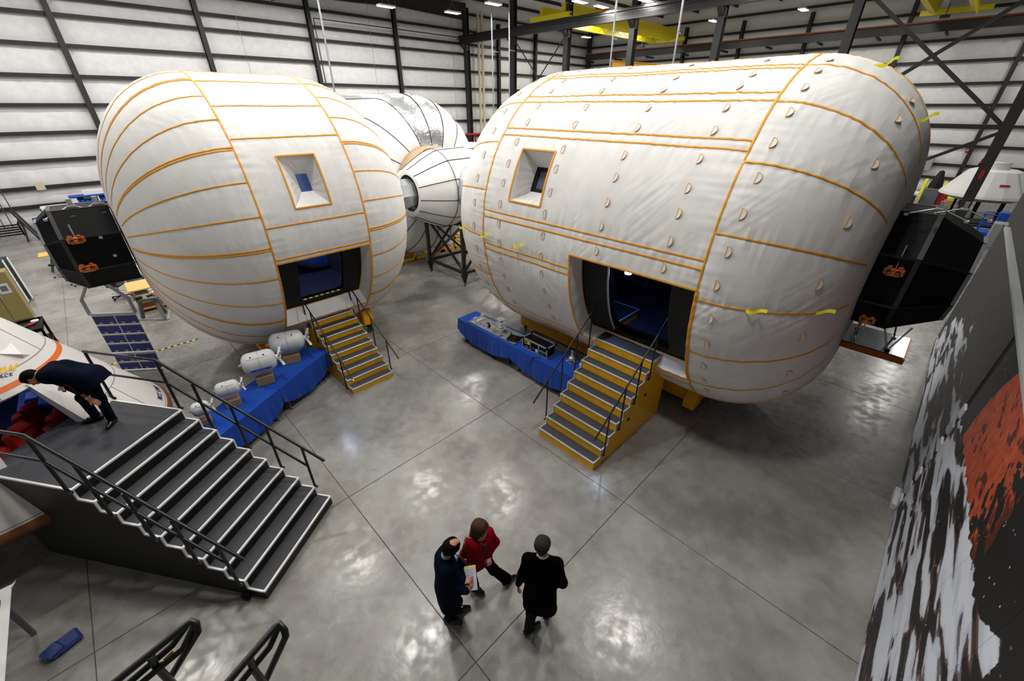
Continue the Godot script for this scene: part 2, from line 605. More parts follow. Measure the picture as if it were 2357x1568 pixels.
func build_wall(called: String, o: Vector3, along: Vector3, inward: Vector3, length: float, cols: Array) -> void:
	# solid wall behind
	var bs := Basis(along, Vector3.UP, inward)
	if bs.determinant() < 0: bs = Basis(-along, Vector3.UP, inward)
	var wall := struct(called, sh().box(Transform3D(bs, o + along * length * 0.5 + Vector3(0, TOP * 0.5, 0) - inward * 0.25), Vector3(length, TOP, 0.3)), M.vinyl)
	var levels := [0.0] + GIRTS + [TOP]
	var edges := [0.0] + cols + [length]
	var quilts := {}
	for b in edges.size() - 1:
		var w: float = edges[b + 1] - edges[b]
		if w < 0.4: continue
		var mid: Vector3 = o + along * (edges[b] + edges[b + 1]) * 0.5
		for l in levels.size() - 1:
			var h: float = levels[l + 1] - levels[l]
			var key := "%.2f_%.2f_%d" % [w, h, (b + l) % 2]
			if not quilts.has(key): quilts[key] = quilt_mesh(w, h, 5 + l + b)
			place("insulation_panel", quilts[key], M.vinyl, wall, Transform3D(bs, mid + Vector3(0, levels[l], 0) - inward * 0.1))
		for y in GIRTS:
			var gk := "g%.2f" % w
			if not quilts.has(gk):
				quilts[gk] = sh().bx(Vector3(0, 0, 0.02), Vector3(w, 0.02, 0.2)).bx(Vector3(0, -0.09, 0.115), Vector3(w, 0.2, 0.014)).bx(Vector3(0, -0.185, 0.09), Vector3(w, 0.014, 0.06)).mesh()
			place("girt", quilts[gk], M.girt, wall, Transform3D(bs, mid + Vector3(0, y + 0.1, 0) + inward * 0.1))
	for cdist in cols:
		var p: Vector3 = o + along * cdist + inward * 0.32
		var c := sh().ibeam(p, p + Vector3(0, TOP - 1.4, 0), 0.28, 0.36, 0.03, 0.03, inward)
		var cm := wobj("column", c, M.steel, wall)
		for y in [3.58, 6.5, 9.5, 11.78]:
			for sgn in [-1.0, 1.0]:
				wobj("flange_brace", sh().bar(p + Vector3(0, y - 0.55, 0) - inward * 0.1, p + Vector3(0, y, 0) + along * sgn * 0.55 - inward * 0.2, 0.04, 0.012), M.pale_grey, cm)

func build_walls() -> void:
	var cb := []
	for x in [-13.0, -5.6, 1.85, 9.1, 16.5, 23.95, 36.3, 42.1]: cb.append(x - XL)
	build_wall("wall_back", Vector3(XL, 0, ZB), Vector3.RIGHT, Vector3(0, 0, 1), XR - XL, cb)
	var cr := []
	for z in [-32.4, -26.0, -20.1, -14.2, -7.0, 0.2, 7.2]: cr.append(z - ZB)
	build_wall("wall_right", Vector3(XR, 0, ZB), Vector3(0, 0, 1), Vector3(-1, 0, 0), ZF - ZB, cr)
	struct("wall_left", sh().b2(Vector3(XL - 0.3, 0, ZB - 0.4), Vector3(XL, TOP, ZF + 0.4)), M.vinyl)
	struct("wall_front", sh().b2(Vector3(XL - 0.3, 0, ZF), Vector3(XR + 0.3, TOP, ZF + 0.3)), M.vinyl)
	# corner column
	var p := Vector3(XR - 0.45, 0, ZB + 0.45)
	struct("trim_1", sh().ibeam(p, p + Vector3(0, TOP, 0), 0.36, 0.5, 0.03, 0.03, Vector3(1, 0, 1).normalized()), M.steel)

func build_roof_and_lamps() -> void:
	var roof := struct("ceiling", sh().b2(Vector3(XL - 0.3, TOP, ZB - 0.3), Vector3(XR + 0.3, TOP + 0.3, ZF + 0.3)), M.roof)
	for k in 14:
		var z := ZB + 2.0 + k * 4.0
		wobj("purlin", sh().ibeam(Vector3(XL, TOP - 0.13, z), Vector3(XR, TOP - 0.13, z), 0.12, 0.26, 0.012, 0.012), M.steel, roof)
	# deep end rafter against the back wall and the frames across the hall
	for z in [ZB + 0.75, -25.8, -6.6]:
		var lift := 0.0 if z < -30 else 0.5
		var r := sh()
		r.prism(PackedVector2Array([Vector2(XL, 12.6 + lift), Vector2(20.6, 13.62 + lift), Vector2(24.3, 13.8 + lift), Vector2(31.7, 13.6 + lift), Vector2(31.7, TOP - 0.3), Vector2(XL, TOP - 0.3)]), 0.03, T(Vector3(0, 0, z)))
		for seg in [[Vector3(XL, 12.6 + lift, z), Vector3(20.6, 13.62 + lift, z)], [Vector3(20.6, 13.62 + lift, z), Vector3(24.3, 13.8 + lift, z)], [Vector3(24.3, 13.8 + lift, z), Vector3(31.7, 13.6 + lift, z)]]:
			r.bar(seg[0], seg[1], 0.3, 0.03)
		wobj("rafter", r, M.steel, roof)
	# high-bay lamps: the ones in view, those that shine in the floor, and the rest of their rows
	var spots := [[24.5, 12.6, -31.3], [24.6, 12.6, -26.8], [19.4, 12.5, -32.3], [27.9, 12.5, -21.8], [30.2, 12.5, -21.7], [30.7, 12.5, -18.5],
		[22.4, 13.2, -17.0], [8.0, 13.2, -15.3], [10.6, 13.2, -11.8], [3.2, 13.2, -14.4], [3.3, 13.2, -8.8], [9.4, 13.2, -3.0], [37.0, 13.2, 1.9]]
	for x in [-3.5, 3.0, 9.5, 16.0]:
		for z in [-33.0, -27.0, -21.0]: spots.append([x, 13.0, z])
	for q in [[16.0, -15.0], [16.0, -9.0], [22.5, -10.5], [-3.5, -14.5], [3.2, -2.8], [29.0, -11.0],
			[38.0, -34.0], [45.0, -34.0], [38.0, -27.0], [45.0, -27.0], [38.0, -20.0], [45.0, -20.0], [38.0, -13.0], [45.0, -13.0], [38.0, -6.0], [45.0, -6.0], [45.0, 2.0]]:
		spots.append([q[0], 13.0, q[1]])
	for s in spots: high_bay(Vector3(s[0], s[1], s[2]))

var lamp0: Node3D
func high_bay(p: Vector3) -> void:
	if lamp0 == null:
		lamp0 = thing("high_bay_lamp", "white lit high bay lamp hanging under the dark roof", "lamp", p, 0.0, "high bay lamps under the roof")
		obj("housing", sh().bb(T(Vector3(0, 0.06, 0)), Vector3(1.25, 0.1, 0.52), 0.02), M.white, lamp0)
		obj("reflector", sh().prism(PackedVector2Array([Vector2(-0.62, 0.0), Vector2(0.62, 0.0), Vector2(0.55, 0.06), Vector2(-0.55, 0.06)]), 0.02, T(Vector3(0, 0, 0.25))).prism(PackedVector2Array([Vector2(-0.62, 0.0), Vector2(0.62, 0.0), Vector2(0.55, 0.06), Vector2(-0.55, 0.06)]), 0.02, T(Vector3(0, 0, -0.27))), M.white, lamp0)
		obj("tube_panel", sh().bx(Vector3(0, 0.0, 0), Vector3(1.18, 0.02, 0.46)), M.lamp_face, lamp0)
		obj("hanger", sh().rod(Vector3(-0.4, 0.1, 0), Vector3(0, 0.55, 0), 0.006, 5).rod(Vector3(0.4, 0.1, 0), Vector3(0, 0.55, 0), 0.006, 5).rod(Vector3(0, 0.55, 0), Vector3(0, 1.9, 0), 0.008, 5), M.galv, lamp0)
		lamp_light(lamp0)
	else:
		var d := copy_of(lamp0, p, 0.0)

func lamp_light(o: Node3D) -> void:
	var a := AreaLight3D.new()
	a.name = "lamp_light"
	a.area_size = Vector2(1.18, 0.46)
	a.area_normalize_energy = true
	a.light_energy = LAMP_ENERGY
	a.light_color = LAMP_COLOUR
	a.area_range = 80.0
	a.shadow_enabled = true
	o.add_child(a)
	a.transform = Transform3D(Basis(Vector3.RIGHT, -PI / 2), Vector3(0, -0.03, 0))

# ---------------------------------------------------------------- free-standing steel, cranes, pipes
func build_steel() -> void:
	var xr := 31.7
	var zs := [-38.6, -32.0, -25.8, -19.8, -13.6, -6.6, 0.9, 8.0]
	for z in zs:
		var t := thing("steel_column", "tall black steel column carrying the crane runway beam", "column", Vector3(xr, 0, z), 0, "black columns under the crane runway")
		wobj("shaft", sh().ibeam(Vector3(xr, 0, z), Vector3(xr, 14.6, z), 0.42, 0.5, 0.03, 0.03, Vector3(1, 0, 0)), M.steel, t)
		wobj("base_plate", sh().b2(Vector3(xr - 0.35, 0, z - 0.35), Vector3(xr + 0.35, 0.04, z + 0.35)), M.steel, t)
		wobj("bracket", sh().prism(PackedVector2Array([Vector2(-0.8, 11.69), Vector2(0.3, 11.69), Vector2(0.3, 11.2), Vector2(-0.2, 11.2)]), 0.3, T(Vector3(xr, 0, z - 0.15))), M.steel, t)
	var rb := thing("crane_runway_beam", "long black runway beam with double flange resting on black columns", "beam", Vector3(xr - 0.3, 11.7, -15))
	wobj("web", sh().ibeam(Vector3(xr - 0.6, 11.98, -39), Vector3(xr - 0.6, 11.98, 12), 0.34, 0.58, 0.03, 0.04), M.steel, rb)
	wobj("rail", sh().bar(Vector3(xr - 0.6, 12.33, -39), Vector3(xr - 0.6, 12.33, 12), 0.12, 0.12), M.cast_iron, rb)
	wobj("cable_tray", sh().bar(Vector3(xr - 0.87, 12.12, -39), Vector3(xr - 0.87, 12.12, 12), 0.05, 0.05), M.girt, rb)
	var rb2 := thing("crane_runway_beam", "long dark grey runway beam with a rusty orange top rail by the white wall", "beam", Vector3(50.5, 11.4, -15))
	wobj("web", sh().ibeam(Vector3(50.5, 11.7, -38), Vector3(50.5, 11.7, 14), 0.4, 0.66, 0.03, 0.04), M.steel, rb2)
	wobj("rail", sh().bar(Vector3(50.28, 12.02, -38), Vector3(50.28, 12.02, 14), 0.1, 0.1), M.rust, rb2)
	for k in 13:
		wobj("bracket", sh().b2(Vector3(50.5, 11.2, -38 + k * 4.2), Vector3(52.2, 11.36, -37.85 + k * 4.2)), M.steel, rb2)
	# yellow bridge cranes
	bridge_crane("yellow bridge crane of two deep box girders behind the big white module", -27.2, 31.1, 50.4, 2.3)
	bridge_crane("yellow bridge crane end with grey control box on the rusty runway", -4.3, 31.1, 50.4, 2.2)
	# crossed rods between columns
	for q in [[-32.0, -25.8, "thin crossed rods between two black columns above the third white module"], [-6.6, 0.9, "thick crossed black struts between black columns beside the mural wall"]]:
		var w: float = 0.07 if q[0] < -10 else 0.17
		var xb := thing("cross_brace", q[2], "brace", Vector3(xr, 5, (q[0] + q[1]) * 0.5))
		var y0 := 5.7; var y1 := 11.5
		wobj("strut", sh().bar(Vector3(xr, y1, q[0] + 0.2), Vector3(xr, y0, q[1] - 0.2), w, w), M.steel, xb)
		wobj("strut", sh().bar(Vector3(xr + 0.12, y0, q[0] + 0.2), Vector3(xr + 0.12, y1, q[1] - 0.2), w, w), M.steel, xb)
		if w > 0.1:
			wobj("tie", sh().bar(Vector3(xr, 5.6, q[0] + 0.2), Vector3(xr, 5.6, q[1]), 0.25, 0.2), M.steel, xb)
			wobj("strut", sh().bar(Vector3(xr, 3.2, q[0] + 3.9), Vector3(xr, 5.45, q[1]), 0.15, 0.15), M.steel, xb)
	# galvanised drops and conduits
	var drops := [[13.5, -30.0, 4.0, "galvanised conduit pole hanging in front of the white wall"], [26.4, -29.0, 3.5, "pair of galvanised poles beside the tall black columns"], [26.9, -27.6, 3.5, "pair of galvanised poles beside the tall black columns"], [27.0, -18.3, 3.5, "bright galvanised pole in front of the yellow crane"], [27.5, -14.2, 3.5, "bright galvanised pole above the big white module's back"]]
	for d in drops:
		var t := thing("conduit_pole", d[3], "conduit", Vector3(d[0], 0, d[1]), 0, "galvanised poles hanging from the roof")
		wobj("pole", sh().rod(Vector3(d[0], d[2], d[1]), Vector3(d[0], TOP - 0.02, d[1]), 0.055, 8), M.galv, t)
		wobj("strut", sh().bar(Vector3(d[0] - 0.1, 10.2, d[1]), Vector3(d[0] + 0.9, 10.2, d[1] - 0.3), 0.04, 0.04), M.galv, t)
	for d in [[22.5, -36.0], [29.5, -38.0], [10.6, -36.0], [20.2, -36.5]]:
		var t2 := thing("hanging_wire", "thin grey wire hanging down the white back wall", "wire", Vector3(d[0], 2, d[1]), 0, "thin wires on the back wall")
		wobj("line", sh().rod(Vector3(d[0], 2.0, d[1]), Vector3(d[0], TOP, d[1]), 0.012, 5), M.grey_paint, t2)
	for k in 2:
		var pp := thing("drain_pipe", "cream coloured vertical pipe beside the tall black corner column", "pipe", Vector3(33.2 + k * 0.5, 0, -38.5), 0, "cream vertical pipes")
		wobj("shaft", sh().rod(Vector3(33.2 + k * 0.5, 0, -38.5), Vector3(33.2 + k * 0.5, 14.5, -38.5), 0.13, 10), M.cream, pp)
		for y in [2.5, 6.5, 10.5]: wobj("coupling", sh().rod(Vector3(33.2 + k * 0.5, y, -38.5), Vector3(33.2 + k * 0.5, y + 0.2, -38.5), 0.16, 10), M.cream, pp)
	# pipes along the back wall
	var pr := thing("sprinkler_pipe", "thin dark pipe running along the white back wall between columns", "pipe", Vector3(17, 12, -37.8))
	wobj("run", sh().tube([Vector3(16.6, 8.0, -38.2), Vector3(16.6, 12.2, -38.2), Vector3(31.4, 12.15, -38.2)], 0.045, 6), M.steel, pr)
	var du := thing("spray_boom", "dark grey pipe boom hanging from the roof above the left module", "pipe", Vector3(12, 12, -30))
	wobj("pipe", sh().rod(Vector3(10.2, 11.25, -28.5), Vector3(12.8, 12.35, -27.8), 0.07, 8), M.steel, du)
	for k in 3: wobj("hanger", sh().rod(Vector3(10.3 + k, 11.3 + k * 0.42, -28.45 + k * 0.25), Vector3(10.2 + k, 13.6, -28.45 + k * 0.25), 0.02, 5), M.steel, du)
	# red-banded pipe beyond the node, orange crane beam above the right module
	var rp := thing("wall_beam", "short orange yellow steel beam lying above the big module", "beam", Vector3(36, 9.3, -22))
	wobj("web", sh().ibeam(Vector3(33.6, 9.35, -22.6), Vector3(40.5, 9.2, -20.0), 0.3, 0.55, 0.02, 0.03), M.crane_orange, rp)
	var rd := thing("red_rail", "red horizontal rail behind the third white module", "rail", Vector3(30, 4.0, -34))
	wobj("tube", sh().bar(Vector3(27.4, 4.1, -34.2), Vector3(31.2, 4.1, -33.2), 0.12, 0.14), M.red, rd)
	wobj("post", sh().bar(Vector3(28.5, 0, -34.0), Vector3(28.5, 4.05, -34.0), 0.12, 0.12), M.red, rd)

func bridge_crane(label: String, z: float, x0: float, x1: float, gauge: float) -> void:
	var c := thing("bridge_crane", label, "crane", Vector3((x0 + x1) * 0.5, 12.4, z))
	for s in [-1.0, 1.0]:
		var zz: float = z + s * gauge * 0.5
		wobj("girder", sh().prism(PackedVector2Array([Vector2(x0 + 0.2, 12.75), Vector2(x0 + 1.6, 12.35), Vector2(x1 - 1.6, 12.35), Vector2(x1 - 0.2, 12.75), Vector2(x1 - 0.2, 13.35), Vector2(x0 + 0.2, 13.35)]), 0.34, T(Vector3(0, 0, zz - 0.17))).b2(Vector3(x0 + 0.2, 13.33, zz - 0.3), Vector3(x1 - 0.2, 13.38, zz + 0.3)), M.crane, c)
	for x in [x0, x1]:
		var e := wobj("end_truck", sh().b2(Vector3(x - 0.16, 12.42, z - gauge * 0.5 - 0.9), Vector3(x + 0.16, 12.75, z + gauge * 0.5 + 0.9)), M.crane, c)
		for s in [-1.0, 1.0]:
			wobj("bumper", sh().rod(Vector3(x, 12.58, z + s * (gauge * 0.5 + 0.9)), Vector3(x, 12.58, z + s * (gauge * 0.5 + 1.05)), 0.06, 8), M.steel, e)
	wobj("control_box", sh().b2(Vector3(x1 - 0.5, 12.85, z - 0.5), Vector3(x1 - 0.2, 13.35, z + 0.35)), M.pale_grey, c)
	var tr := wobj("trolley", sh().b2(Vector3(x0 + 6.0, 13.4, z - 0.9), Vector3(x0 + 7.6, 13.75, z + 0.9)), M.crane_orange, c)
	wobj("hoist_drum", sh().rod(Vector3(x0 + 6.2, 13.9, z), Vector3(x0 + 7.4, 13.9, z), 0.22, 12), M.pale_grey, tr)
	var fest := sh()
	for k in 12:
		var xa := x0 + 4.0 + k * 1.15
		var pts := []
		for j in 7: pts.append(Vector3(xa + j * 1.15 / 6.0, 12.3 - 0.35 * sin(PI * j / 6.0), z + gauge * 0.5 + 0.28))
		fest.tube(pts, 0.022, 5)
	wobj("festoon_cable", fest, M.hazard_yellow, c)
	var hk := wobj("hook_block", sh().rod(Vector3(x1 - 5.0, 12.4, z), Vector3(x1 - 5.0, 11.75, z), 0.03, 6).bx(Vector3(x1 - 5.0, 11.7, z), Vector3(0.4, 0.18, 0.5)), M.steel, c)
# ---------------------------------------------------------------- inflatable modules
class Frame:
	var o := Vector3.ZERO      # a point of the axis, axial coordinate 0
	var ax := Vector3.RIGHT    # along the axis
	var fr := Vector3.BACK     # angle 0 (towards the doors); up is +90 degrees
	var R := 3.4
	var a0 := 0.0
	var a1 := 1.0
	var l0 := 2.0
	var l1 := 2.0
	var e0 := 0.6
	var e1 := 0.6
	var rings := []            # axial places of ring seams
	var lines := []            # angles of lengthwise seams on the barrel
	var mer := []              # angles of seams on the domes
	var nz := FastNoiseLite.new()
	var amp := 1.0
	var facet := 0.0
	func radius(u: float) -> float:
		if u >= a0 and u <= a1: return R
		var s: float = (u - a1) / l1 if u > a1 else (a0 - u) / l0
		var e: float = e1 if u > a1 else e0
		return e + (R - e) * sqrt(max(1.0 - s * s, 0.0))
	# folds and sag of the loose cover, in metres
	func fold(u: float, deg: float) -> float:
		if deg < -100 or deg > 125: return 0.0
		var barrel := u >= a0 and u <= a1
		var r := radius(u)
		var arc := deg_to_rad(deg) * r
		var best := 9.0
		for l in (lines if barrel else mer): best = min(best, abs(deg - l))
		var dl: float = deg_to_rad(best) * r
		var dr := 9.0
		for g in rings: dr = min(dr, abs(u - g))
		var pull := exp(-dl / 0.30); var pull_r := exp(-dr / 0.38)
		var f := 0.0
		if dl < 1.3: f += 0.015 * pull * nz.get_noise_2d(u * 330.0, arc * 45.0)
		if dr < 1.6: f += 0.015 * pull_r * nz.get_noise_2d(u * 40.0 + 400.0, arc * 330.0)
		var slant := 0.9 if u < (a0 + a1) * 0.5 else -0.9
		var dn := nz.get_noise_2d((u + arc * slant) * 150.0 + 90.0, (arc - u * slant) * 16.0)
		var gate := clampf(nz.get_noise_2d(u * 28.0 + 55.0, arc * 28.0) * 2.2 + 0.25, 0.0, 1.0)
		f += 0.014 * gate * (0.5 - absf(dn)) 
		f += 0.016 * nz.get_noise_2d(u * 24.0 + 700.0, arc * 24.0)
		# the cover is drawn in at every seam
		f -= 0.014 * exp(-dl / 0.09) + 0.013 * exp(-dr / 0.09)
		return f * amp
	func at(u: float, deg: float, lift := 0.0) -> Vector3:
		var a := deg_to_rad(deg)
		var r := radius(u) + fold(u, deg) + lift
		return o + ax * u + (fr * cos(a) + Vector3.UP * sin(a)) * r
	func flat(u: float, deg: float, r: float) -> Vector3:
		var a := deg_to_rad(deg)
		return o + ax * u + (fr * cos(a) + Vector3.UP * sin(a)) * r
	func out(deg: float) -> Vector3:
		var a := deg_to_rad(deg)
		return fr * cos(a) + Vector3.UP * sin(a)

func sorted_unique(a: Array) -> Array:
	a.sort()
	var r := []
	for x in a:
		if r.is_empty() or x - r[r.size() - 1] > 1e-4: r.append(x)
	return r

func shell_mesh(f: Frame, holes: Array, du := 0.038, da := 0.62) -> Sh:
	var us := []
	for k in 33: us.append(f.a1 + f.l1 * sin(PI * 0.5 * k / 32.0))
	for k in 33: us.append(f.a0 - f.l0 * sin(PI * 0.5 * k / 32.0))
	var n := int((f.a1 - f.a0) / du)
	for k in n + 1: us.append(lerp(f.a0, f.a1, float(k) / n))
	for d in 2:
		var lo: float = f.a1 if d == 0 else f.a0 - f.l0
		var hi: float = f.a1 + f.l1 if d == 0 else f.a0
		var m := int((hi - lo) / 0.05)
		for k in m: us.append(lerp(lo, hi, float(k) / m))
	var angs := []
	var a := -80.0
	while a < 104.0:
		angs.append(a); a += da
	a = 104.0
	while a < 280.0:
		angs.append(a); a += 5.0
	angs.append(280.0)
	for h in holes:
		us += [h[0], h[1]]; angs += [h[2], h[3]]
	us = sorted_unique(us); angs = sorted_unique(angs)
	var pts := []
	for u in us:
		var row := []
		for g in angs: row.append(f.at(u, g))
		pts.append(row)
	var skip := func(r, q):
		var um: float = (us[r] + us[r + 1]) * 0.5; var am: float = (angs[q] + angs[q + 1]) * 0.5
		for h in holes:
			if um > h[0] and um < h[1] and am > h[2] and am < h[3]: return true
		return false
	var hand := f.ax.cross(f.fr).dot(Vector3.UP) < 0
	var s := sh()
	s.grid(pts, skip, hand)
	return s

# a stitched band following (u, degrees) points
func band(f: Frame, path: Array, w: float, lift := 0.012) -> Sh:
	var s := sh()
	var m := path.size()
	var top := []
	for k in m:
		var p: Vector3 = f.at(path[k].x, path[k].y, lift)
		var q: Vector3 = f.at(path[min(k + 1, m - 1)].x, path[min(k + 1, m - 1)].y, lift)
		var b: Vector3 = f.at(path[max(k - 1, 0)].x, path[max(k - 1, 0)].y, lift)
		var t := (q - b).normalized()
		var nn := f.out(path[k].y)
		if absf(f.radius(path[k].x) - f.R) > 0.01:
			var e: float = 0.02
			var g := (f.at(path[k].x + e, path[k].y) - f.at(path[k].x - e, path[k].y)).normalized()
			nn = (nn - g * nn.dot(g)).normalized()
		var side := t.cross(nn).normalized() * (w * 0.5)
		top.append([p - side - nn * 0.012, p - side * 0.8 + nn * 0.003, p + side * 0.8 + nn * 0.003, p + side - nn * 0.012])
	s.grid(top)
	return s

func line_path(u0: float, g0: float, u1: float, g1: float, step := 0.05) -> Array:
	var r := []
	var n: int = max(4, int(max(abs(u1 - u0) / step, abs(g1 - g0) * 0.06 / step)))
	for k in n + 1:
		var f := float(k) / n
		r.append(Vector2(lerp(u0, u1, f), lerp(g0, g1, f)))
	return r

# cloth lining from a hole's rim (outer rect on the cover) to an inner rect at radius r_in
func recess(f: Frame, called: String, ho: Array, hi: Array, r_in: float, m: Material, parent: Node, sides := 4) -> void:
	var oc := [Vector2(ho[0], ho[2]), Vector2(ho[1], ho[2]), Vector2(ho[1], ho[3]), Vector2(ho[0], ho[3])]
	var ic := [Vector2(hi[0], hi[2]), Vector2(hi[1], hi[2]), Vector2(hi[1], hi[3]), Vector2(hi[0], hi[3])]
	for k in sides:
		var s := sh()
		var pts := []
		var nn := 24
		for j in 7:
			var row := []
			var t := j / 6.0
			for q in nn + 1:
				var w := float(q) / nn
				var a: Vector2 = oc[k].lerp(oc[(k + 1) % 4], w)
				var b: Vector2 = ic[k].lerp(ic[(k + 1) % 4], w)
				var p := f.at(a.x, a.y).lerp(f.flat(b.x, b.y, r_in), t)
				var side := f.ax if k % 2 == 1 else Vector3.UP
				p += side * 0.012 * sin(PI * t) * sin(w * 31.0 + t * 5.0 + k) * f.amp
				row.append(p)
			pts.append(row)
		s.grid(pts)
		wobj(called, s, m, parent)

func tab_mesh(flip: bool) -> Array:
	var pts := []
	var sg := -1.0 if flip else 1.0
	for k in 13:
		var a := -PI / 2 + PI * k / 12.0
		pts.append(Vector3(sg * 0.075 * cos(a) - sg * 0.03, 0.085 * sin(a), 0.010 + 0.014 * cos(a)))
	for k in 6: pts.append(Vector3(-sg * 0.03, 0.085 - 0.17 * (k + 1) / 7.0, 0.012))
	var ring := sh().tube(pts, 0.0052, 5, -1.0, true)
	var net := sh()
	var c := Vector3(sg * 0.005, 0, 0.013)
	for k in pts.size():
		if flip: net.tri(c, pts[(k + 1) % pts.size()], pts[k])
		else: net.tri(c, pts[k], pts[(k + 1) % pts.size()])
	return [ring.mesh(), net.mesh()]

func caster_mesh() -> Array:
	var fork := sh().b2(Vector3(-0.07, 0.16, -0.05), Vector3(0.07, 0.2, 0.05))
	for s in [-1.0, 1.0]: fork.prism(PackedVector2Array([Vector2(-0.05, 0.17), Vector2(0.05, 0.17), Vector2(0.03, 0.05), Vector2(-0.01, 0.05)]), 0.008, T(Vector3(0, 0, s * 0.036 - 0.004)))
	var wheel := sh().lathe([Vector2(0.0, -0.026), Vector2(0.07, -0.026), Vector2(0.08, -0.015), Vector2(0.08, 0.015), Vector2(0.07, 0.026), Vector2(0, 0.026)], Transform3D(Basis(Vector3.RIGHT, PI / 2), Vector3(0.01, 0.08, 0)), 16)
	return [fork.mesh(), wheel.mesh()]

var caster_parts := []
func caster(parent: Node, p: Vector3, scale := 1.0, yaw := 0.0) -> void:
	if caster_parts.is_empty(): caster_parts = caster_mesh()
	var t := Transform3D(Basis(Vector3.UP, yaw).scaled(Vector3.ONE * scale), p)
	var f := place("caster", caster_parts[0], M.cast_iron, parent, t)
	var w := obj("wheel", caster_parts[1], M.grey_paint, f)

func yellow_ribbon(f: Frame, u: float, deg: float, parent: Node) -> void:
	var p := f.at(u, deg, 0.01)
	var n := f.out(deg)
	var pts := []
	for k in 9:
		var t := k / 8.0
		var c := p + f.ax * (t - 0.5) * 0.34 + n * (0.02 + 0.05 * absf(sin(t * 5.0))) + Vector3.DOWN * 0.05 * sin(t * PI * 1.6)
		pts.append([c + Vector3.UP * 0.028, c - Vector3.UP * 0.028 + n * 0.01])
	wobj("yellow_ribbon", sh().grid(pts), M.tape, parent)

